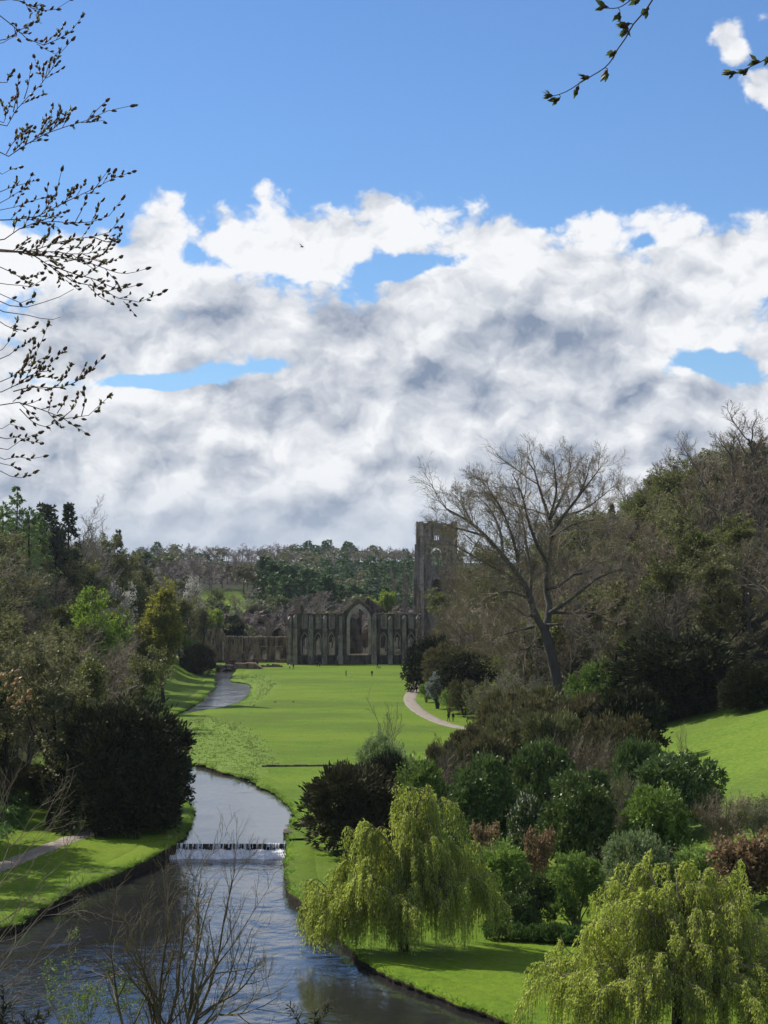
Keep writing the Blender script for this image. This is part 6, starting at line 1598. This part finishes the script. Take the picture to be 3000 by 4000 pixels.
def bud_mesh(name, C, D, L, mat, matleaf, frac):
    C, D, L = np.array(C) - org, np.array(D), np.array(L)
    V, T, Q = spindle(C, D, L, L * .52, rq)
    A = Acc(); A.add(V, T); 
    A.V.append(V); A.Q.append(Q + A.n); A.mq.append(np.zeros(len(Q), int)); A.n += len(V)
    k = rq.random(len(C)) < frac
    A.add(*leaves(rq, np.repeat(C[k] + D[k] * L[k][:, None] * .5, 3, 0), np.repeat(D[k], 3, 0), .016, .008, 0, .6), m=1)
    return A.mesh(name, [M[mat], M[matleaf]], True)
obj('buds', bud_mesh('buds', bc, bd, bl, 'budscale', 'budgreen', .35), t, kind='stuff')
obj('opening_buds', bud_mesh('opening_buds', oc, od, ol, 'budsunlit', 'budsunlit', .8), t, kind='stuff', label='opening buds glowing pale orange in the sun')

# right: a second beech overhead, with larger bursting buds
TX, TY = 4.3, 4.6
tz0 = h1(TX, TY); org = np.array([TX, TY, tz0])
t = thing('beech_tree', 'beech whose drooping twigs with bursting green buds hang in at the upper right', 'beech', org)
P0 = resample([(TX, TY, tz0 - .3), (TX - .05, TY, tz0 + 3), (TX + .1, TY + .1, tz0 + 7), (TX, TY, tz0 + 12)], 10)[None]
A = Acc(); A.add(*tubes(P0 - org, (.3 * np.linspace(1.2, .35, 10))[None], 10)); obj('trunk', A.mesh('trunk', [M['beech_bark']], True), t)
hb = at(2900, -420, 5.4)
b0 = np.array([TX, TY, tz0 + 4.3])
PL = resample(smooth_line([b0, (b0 + hb) / 2 + [0, 0, .2], hb], .2), 10)[None]
A = Acc(); A.add(*tubes(PL - org, (.04 * np.linspace(1.2, .3, 10))[None], 7)); obj('limb', A.mesh('limb', [M['beech_bark']], True), t)
K = 1000 / 1659
r1 = [(2127, 381), (2199, 365), (2259, 328), (2313, 295), (2374, 256), (2410, 196), (2446, 145), (2470, 99), (2512, 51), (2548, 0), (2620, -130), (2760, -300)]
r2 = [(2338, 30), (2380, 32), (2416, 30), (2464, 0), (2560, -90), (2700, -250)]
r3 = [(2838, 289), (2880, 284), (2940, 256), (3000, 223), (3090, 120), (3100, -150)]
tw, twr, bc, bd, bl = [], [], [], [], []
for pts in (r1, r2, r3):
    q = [at(a, b, 5.4) for a, b in pts][::-1]
    L = smooth_line(np.array([hb] + q), .02); tw.append(resample(L, 40)); twr.append(np.linspace(.0034, .0011, 40))
buds = [(2150, 381, -1, .1), (2175, 395, -.9, -.6), (2242, 345, -.4, -1), (2285, 312, -1, -.2), (2365, 280, -.5, -.9), (2395, 205, -.9, -.7), (2440, 96, -1, -.3), (2425, 100, -1, -.6), (2430, 105, -.5, -1), (2520, 30, -.5, -.8), (2360, 32, -1, .15), (2410, 60, -.4, -1), (2430, 3, -1, .1), (2490, 5, -.6, -.8), (2855, 290, -1, -.15), (2905, 280, -.8, -.5), (2950, 245, -1, -.2), (2995, 225, -.6, -.7)]
A2 = Acc()
C_, D_, L_ = [], [], []
allp = np.concatenate(tw)
for px, py, dx, dz in buds:
    c = at(px + 18, py - 8, 5.4); j = np.argmin(np.linalg.norm(allp - c, axis=1)); p = allp[j]
    d = U(np.array([dx, rq.uniform(-.4, .4), dz])); c2 = p + (c - p) * .6
    tw.append(resample([p, c2], 40)); twr.append(np.full(40, .0010))
    C_.append(c2); D_.append(d); L_.append(rq.uniform(.022, .030))
A = Acc(); A.add(*tubes(np.stack(tw) - org, np.stack(twr), 5)); obj('twigs', A.mesh('twigs', [M['twig_red']], True), t, kind='stuff')
C_, D_, L_ = np.array(C_), np.array(D_), np.array(L_)
obj('buds', bud_mesh('buds', C_, D_, L_, 'budscale', 'budgreen', 0.0), t, kind='stuff')
A = Acc(); A.add(*leaves(rq, np.repeat(C_ - org + D_ * L_[:, None] * .25, 7, 0), np.repeat(D_, 7, 0), .028, .012, 0, .36)); obj('young_leaves', A.mesh('young_leaves', [M['budgreen']]), t, kind='stuff')

# ------------------------------------------------------------------ foreground: bare saplings on the slope below the viewpoint
def stems_tree(name, label, cat, px0, D, stems, r0, mat, lev, leaf=None, nleaf=0, seed=1, wander=.12, group=None):
    rg = np.random.default_rng(seed)
    x0 = (px0 - 1500) / F * D; z0 = h1(x0, D); org = np.array([x0, D, z0])
    base = np.array([0, 0, -.2])
    L = []
    for pts in stems:
        q = [at(a, b, D + rg.uniform(-.6, .6)) - org for a, b in pts]
        f = q[0]
        L.append(resample(smooth_line(np.array([base, base * .5 + f * .5 * [.35, .35, 1.0], f] + q[1:]), .15), 12))
    P1 = np.stack(L); R1 = np.repeat((r0 * np.linspace(1.2, .12, 12))[None], len(L), 0) * rg.uniform(.7, 1.0, (len(L), 1))
    P2, R2 = children(rg, P1, R1, lev[0], .45, 1, .20, .2, (.35, .8), 5, wander, .12, .018, .007)
    P3, R3 = children(rg, P2, R2, lev[1], .2, 1, .45, .2, (.35, .8), 4, wander, .10, .014, .005)
    P4, R4 = children(rg, P3, R3, lev[2], .2, 1, .5, .2, (.35, .8), 3, wander, .08, .012, .004)
    t = thing(name, label, cat, org, group=group)
    A = Acc(); A.add(*tubes(P1, R1, 7)); obj('stems', A.mesh('stems', [M[mat]], True), t)
    A = Acc(); A.add(*tubes(P2, R2, 4)); A.add(*tubes(P3, R3, 3)); A.add(*tubes(P4, R4, 3)); obj('twigs', A.mesh('twigs', [M[mat]], True), t)
    if leaf:
        A = Acc(); pt = np.concatenate([P4[:, -1], P3[:, -1]]); k = rg.integers(0, len(pt), nleaf)
        A.add(*leaves(rg, pt[k] + rg.normal(size=(nleaf, 3)) * .03, U(rg.normal(size=(nleaf, 3)) + [0, 0, .6]), .075, .035, 0, .5)); obj('leaves', A.mesh('leaves', [M[leaf]]), t, kind='stuff')
f_ = .663
cv = lambda L: [(a * f_, 2800 + b * f_) for a, b in L]
stems = [cv(x) for x in [[(940, 1810), (945, 1600), (960, 1450), (985, 1280), (980, 1100), (1000, 1000)], [(1110, 1810), (1130, 1600), (1150, 1420), (1170, 1250), (1160, 1080), (1190, 980)], [(1150, 1810), (1270, 1500), (1300, 1300), (1350, 1050), (1385, 900)],
    [(935, 1750), (880, 1600), (830, 1450), (760, 1250), (680, 1120)], [(930, 1790), (780, 1560), (700, 1480), (600, 1380)], [(1160, 1760), (1300, 1700), (1400, 1620), (1490, 1520), (1510, 1420)], [(1130, 1740), (1250, 1500), (1350, 1380), (1460, 1200)], [(720, 1810), (690, 1650), (670, 1500), (640, 1300)],
    [(1000, 1810), (1050, 1600), (1060, 1420), (1090, 1200), (1110, 960)], [(900, 1810), (850, 1560), (860, 1400), (840, 1200)], [(1200, 1810), (1350, 1760), (1500, 1730), (1640, 1650)]]]
stems_tree('sapling', 'many-stemmed leafless young tree rising in front of the lower river', 'sapling', 640, 45.0, stems, .07, 'twig_olive', (10, 6, 4), seed=5)
g_ = .3014
c2 = lambda L: [(a * g_, 2900 + b * g_) for a, b in L]
stems = [c2([(0, 1600), (150, 1370), (290, 1190), (380, 1050), (430, 930), (540, 860), (660, 690)]), c2([(-200, 1500), (0, 1030), (60, 800), (150, 560), (240, 330)]), [(-60, 3900), (60, 3700), (170, 3560), (260, 3470), (300, 3420)], [(-60, 3950), (80, 3800), (180, 3740), (270, 3660)], [(-80, 3800), (20, 3640), (90, 3540), (140, 3470)],
         [(-60, 3990), (60, 3920), (180, 3890), (280, 3880)], [(-80, 3600), (-10, 3480), (40, 3400), (100, 3330)]]
stems_tree('sapling', 'pale arching leafless twigs of a young tree at the lower left edge', 'sapling', -140, 40.0, stems, .028, 'bare', (6, 4, 3), seed=8, wander=.16)
stems = [[(300, 4050), (270, 3950), (250, 3880), (235, 3830)], [(320, 4050), (310, 3950), (300, 3850), (290, 3825)], [(350, 4050), (390, 3970), (430, 3920), (455, 3890)], [(280, 4050), (230, 3990), (200, 3930), (190, 3890)], [(480, 4050), (500, 3980), (510, 3930)], [(340, 4040), (350, 3960), (370, 3900)], [(430, 4050), (450, 3980), (480, 3950)]]
stems_tree('shrub', 'thin pale green leafing shrub at the bottom edge left of the bare young tree', 'shrub', 330, 52.0, stems, .022, 'twig_olive', (7, 4, 4), 'freshshrub', 2600, seed=9)
# dark needle-leaved tips poking into the bottom edge
def spiky(name, label, px0, D, stems, seed):
    rg = np.random.default_rng(seed)
    x0 = (px0 - 1500) / F * D; z0 = h1(x0, D); org = np.array([x0, D, z0])
    L = [resample(smooth_line(np.array([[0, 0, -.1], (at(*p[0], D) - org) * [.6, .6, .6]] + [at(a, b, D) - org for a, b in p]), .05), 14) for p in stems]
    P1 = np.stack(L); R1 = np.repeat((.014 * np.linspace(1.2, .2, 14))[None], len(L), 0)
    t = thing(name, label, 'conifer', org)
    A = Acc(); A.add(*tubes(P1, R1, 5)); obj('stems', A.mesh('stems', [M['bark_dark']], True), t)
    k = np.repeat(np.arange(len(L)), 320); tt = rg.uniform(5, 12.99, len(k)); i0 = tt.astype(int); fr = (tt - i0)[:, None]
    pos = P1[k, i0] * (1 - fr) + P1[k, i0 + 1] * fr; tn = U(P1[k, i0 + 1] - P1[k, i0])
    A = Acc(); A.add(*leaves(rg, pos, U(tn * .7 + U(rg.normal(size=tn.shape))), .085, .014, 0, .2)); obj('needles', A.mesh('needles', [M['yew']]), t, kind='stuff')
spiky('young_yew', 'upright dark needle-leaved shoot in the bottom left corner', 5, 24.0, [[(10, 4020), (14, 3950), (16, 3860)], [(0, 4000), (30, 3960), (48, 3925)], [(20, 4030), (10, 3990), (-20, 3950)], [(-10, 4010), (-5, 3960), (-15, 3900)]], 3)
spiky('young_yew', 'dark drooping needle-leaved sprays along the bottom edge near the left corner', 130, 24.0, [[(120, 4030), (110, 3990), (85, 3960)], [(140, 4030), (160, 3985), (190, 3965)], [(100, 4030), (130, 3990), (150, 3965)], [(90, 4030), (60, 3995), (40, 3985)]], 4)
spiky('young_yew', 'small dark spiky shoot at the bottom edge under the river', 1245, 22.0, [[(1235, 4030), (1260, 3970), (1290, 3935)], [(1230, 4030), (1225, 3985), (1230, 3960)], [(1180, 4030), (1150, 3980), (1130, 3930)]], 6)

# ------------------------------------------------------------------ people, dogs, birds
def skin_mesh(name, verts, edges, rad, root=0):
    me = bpy.data.meshes.new(name); me.from_pydata(verts, edges, [])
    o = bpy.data.objects.new(name, me); COL.objects.link(o)
    md = o.modifiers.new('skin', 'SKIN'); md.use_smooth_shade = True
    for v, r in zip(me.skin_vertices[0].data, rad): v.radius = r if isinstance(r, tuple) else (r, r); v.use_root = False
    me.skin_vertices[0].data[root].use_root = True
    sb = o.modifiers.new('sub', 'SUBSURF'); sb.levels = 1; sb.render_levels = 1
    bpy.context.view_layer.update()
    dg = bpy.context.evaluated_depsgraph_get()
    m2 = bpy.data.meshes.new_from_object(o.evaluated_get(dg))
    bpy.data.objects.remove(o); bpy.data.meshes.remove(me)
    m2.name = name
    return m2
def person_mesh(pose):
    st = {'stand': .0, 'walk': .22, 'stoop': .05}[pose]
    ln = .35 if pose == 'stoop' else 0.0
    V = [(0, 0, .96), (0, -ln * .3, 1.14), (0, -ln * .9, 1.34), (0, -ln * 1.2, 1.47), (0, -ln * 1.35, 1.55), (0, -ln * 1.5 - .01, 1.66), (0, -ln * 1.55, 1.735)]
    Rd = [(.155, .12), (.15, .115), (.17, .115), (.075, .07), (.062, .062), (.095, .105), (.05, .055)]
    E = [(0, 1), (1, 2), (2, 3), (3, 4), (4, 5), (5, 6)]
    def add(p, r, a): V.append(p); Rd.append(r); E.append((a, len(V) - 1)); return len(V) - 1
    for s_ in (-1, 1):
        sh = add((s_ * .2, -ln * .95, 1.40), (.068, .065), 2); el = add((s_ * .255, -ln * .9 - s_ * st * .3 - ln * .4, 1.13), (.05, .05), sh)
        wr = add((s_ * .25, -ln - s_ * st * .7 - .08 - ln * .7, .90), (.038, .04), el); add((s_ * .24, -ln - s_ * st * .8 - .11 - ln * .9, .80), (.035, .042), wr)
        hp = add((s_ * .10, 0, .86), (.098, .10), 0); kn = add((s_ * .105, s_ * st * .8 - .04, .49), (.066, .07), hp)
        an = add((s_ * .105, s_ * st * 1.5, .09), (.045, .05), kn); add((s_ * .11, s_ * st * 1.5 - .15, .04), (.045, .035), an)
    return skin_mesh('person_' + pose, V, E, Rd)
def colour_person(base, jacket, trousers, hair, name):
    me = base.copy(); me.name = name
    for m_ in (jacket, trousers, M['skin'], hair, M['shoe']): me.materials.append(m_)
    for p in me.polygons:
        c = p.center
        z = c.z
        if z > 1.50: k = 3 if (z > 1.70 or c.y > me['hy'] + .02) else 2
        elif z < .10: k = 4
        elif abs(c.x) > .17 and z < .88: k = 2
        elif z < .90: k = 1
        else: k = 0
        p.material_index = k; p.use_smooth = True
    return me
M['skin'] = mat_plain('skin', (.48, .30, .22), .6); M['shoe'] = mat_plain('shoes', (.02, .018, .016), .6)
clo = {'black': (.012, .012, .014), 'navy': (.02, .026, .05), 'white': (.62, .62, .60), 'brown': (.07, .045, .03), 'grey': (.12, .12, .13), 'maroon': (.07, .02, .022), 'jeans': (.04, .055, .09), 'hair': (.03, .02, .014)}
CM = {k: mat_plain(k + '_cloth', v, .9, .1) for k, v in clo.items()}
bases = {}
for ps, hy in (('stand', 0.0), ('walk', 0.0), ('stoop', -.52)):
    bases[ps] = person_mesh(ps); bases[ps]['hy'] = hy
def person(px, py, ps, jk, trs, rot, label, H=1.72, group=None):
    g = G(px, py)
    me = colour_person(bases[ps], CM[jk], CM[trs], CM['hair'], 'person')
    o = obj('person', me, None, (g[0], g[1], h1(g[0], g[1]) + .01), label=label, category='person', kind='thing')
    o.rotation_euler = (0, 0, R(rot)); s_ = H / 1.78; o.scale = (s_, s_, s_)
    if group: o['group'] = group
for a in [(1132, 2614, 'stand', 'white', 'black', 120, 'person in a white top standing by the low walls on the lawn'), (1146, 2615, 'walk', 'black', 'black', 60, 'person in dark clothes beside the one in white near the low walls'),
          (1239, 2606, 'walk', 'navy', 'jeans', 10, 'left person of the dark-clothed pair below the church windows'), (1249, 2606, 'stand', 'grey', 'black', 200, 'right person of the dark-clothed pair below the church windows'),
          (1474, 2611, 'walk', 'black', 'jeans', 90, 'person in dark clothes walking a dog nearest the church wall'), (1352, 2642, 'stand', 'maroon', 'black', 250, 'person in a dark maroon coat in mid lawn beside a pale dog'),
          (1453, 2643, 'walk', 'black', 'black', 0, 'single dark figure walking on the lawn right of the maroon coat'), (1318, 2601, 'stoop', 'brown', 'black', 180, 'stooping person in brown at the foot of the church'),
          (1609, 2708, 'walk', 'black', 'black', 170, 'dark figure walking on the outer edge of the path bend'), (1627, 2707, 'stand', 'black', 'navy', 0, 'left walker of the pair coming along the far path bend'), (1640, 2707, 'walk', 'navy', 'black', 0, 'right walker of the pair coming along the far path bend'),
          (1752, 2819, 'walk', 'black', 'black', 160, 'left walker of the nearest pair on the gravel path'), (1770, 2819, 'stand', 'black', 'grey', 200, 'right walker of the nearest pair on the gravel path')]:
    person(*a)
def dog_mesh(mat):
    V = [(0, 0, .45), (0, -.22, .46), (0, -.36, .55), (0, -.46, .64), (0, -.60, .60), (0, .22, .45), (0, .36, .55), (0, .46, .66)]
    Rd = [.11, .12, .075, .075, .035, .10, .03, .018]; E = [(0, 1), (1, 2), (2, 3), (3, 4), (0, 5), (5, 6), (6, 7)]
    def add(p, r, a): V.append(p); Rd.append(r); E.append((a, len(V) - 1)); return len(V) - 1
    for s_ in (-1, 1):
        a = add((s_ * .08, -.24, .30), .045, 1); b = add((s_ * .08, -.22, .14), .026, a); add((s_ * .08, -.25, .02), .026, b)
        a = add((s_ * .08, .22, .30), .058, 5); b = add((s_ * .08, .31, .16), .026, a); add((s_ * .08, .27, .02), .026, b)
        add((s_ * .06, -.44, .74), .02, 3)
    m = skin_mesh('dog', V, E, Rd); m.materials.clear(); m.materials.append(mat)
    return m
for px, py, mt, rot, lb in [(1368, 2647, CM['white'], 70, 'pale dog on the lawn beside the person in the maroon coat'), (1481, 2612, CM['grey'], 100, 'small grey dog beside the walker nearest the church wall')]:
    g = G(px, py)
    o = obj('dog', dog_mesh(mt), None, (g[0], g[1], h1(g[0], g[1]) + .01), label=lb, category='dog', kind='thing'); o.rotation_euler = (0, 0, R(rot))
def bird_mesh(flying):
    V = [(0, 0, .16), (0, -.10, .19), (0, -.17, .25), (0, -.26, .24), (0, .12, .13), (0, .26, .09)]; Rd = [.07, .055, .04, .012, .05, .02]; E = [(0, 1), (1, 2), (2, 3), (0, 4), (4, 5)]
    def add(p, r, a): V.append(p); Rd.append(r); E.append((a, len(V) - 1)); return len(V) - 1
    for s_ in (-1, 1):
        if flying:
            a = add((s_ * .16, -.03, .22), (.018, .07), 0); b = add((s_ * .34, .04, .30), (.014, .06), a); add((s_ * .5, .12, .26), (.008, .02), b)
        else:
            a = add((s_ * .035, .02, .07), .012, 0); add((s_ * .035, -.01, .0), .010, a)
    m = skin_mesh('bird', V, E, Rd); m.materials.clear(); m.materials.append(CM['black']); return m
bm_ = bird_mesh(False)
for px, py, rot, lb in [(1075, 2746, 80, 'black bird feeding on the lawn, left of the two'), (1146, 2745, 250, 'black bird feeding on the lawn, right of the two'), (992, 2759, 130, 'black bird at the river edge of the lawn')]:
    g = G(px, py); o = obj('bird', bm_, None, (g[0], g[1], h1(g[0], g[1])), label=lb, category='bird', kind='thing'); o.rotation_euler = (0, 0, R(rot)); o.scale = (1.25,) * 3
fp = at(1177, 968, 260.0)
o = obj('bird', bird_mesh(True), None, fp, label='bird flying in front of the clouds above the valley', category='bird', kind='thing'); o.rotation_euler = (R(12), R(20), R(60))

# dark bench by the path
g = G(1836, 2822)
t = thing('bench', 'dark low bench on the grass verge near the walking pair', 'bench', (g[0], g[1], h1(*g[:2])), R(-20))
M['paint'] = mat_plain('dark_bench_wood', (.025, .022, .02), .6)
for k in range(3): part('seat_slat', t, M['paint'], lambda A: A.box(-.7, .7, -.22 + k * .15, -.10 + k * .15, .42, .46))
for k in range(3): part('back_slat', t, M['paint'], lambda A: A.box(-.7, .7, .24 + k * .02, .27 + k * .02, .52 + k * .13, .62 + k * .13))
for sx in (-.6, .6):
    for sy in (-.2, .2): part('leg', t, M['paint'], lambda A: A.box(sx - .04, sx + .04, sy - .04, sy + .04, -.05, .42 if sy < 0 else .88))

# ------------------------------------------------------------------ the air
hm = bpy.data.materials.new('valley_haze'); hm.use_nodes = True
n = NT(hm.node_tree)
pv = n.add('ShaderNodeVolumePrincipled')
pv.inputs['Color'].default_value = (0.80, 0.89, 1.0, 1); pv.inputs['Density'].default_value = 0.000035; pv.inputs['Anisotropy'].default_value = 0.2
on = n.add('ShaderNodeOutputMaterial'); n.l.new(pv.outputs[0], on.inputs['Volume'])
ex = float(np.abs(gx).max()) + 20
A = Acc(); A.box(-ex, ex, -90, 6560, -12, 92)
obj('haze', A.mesh('haze', hm), kind='stuff')
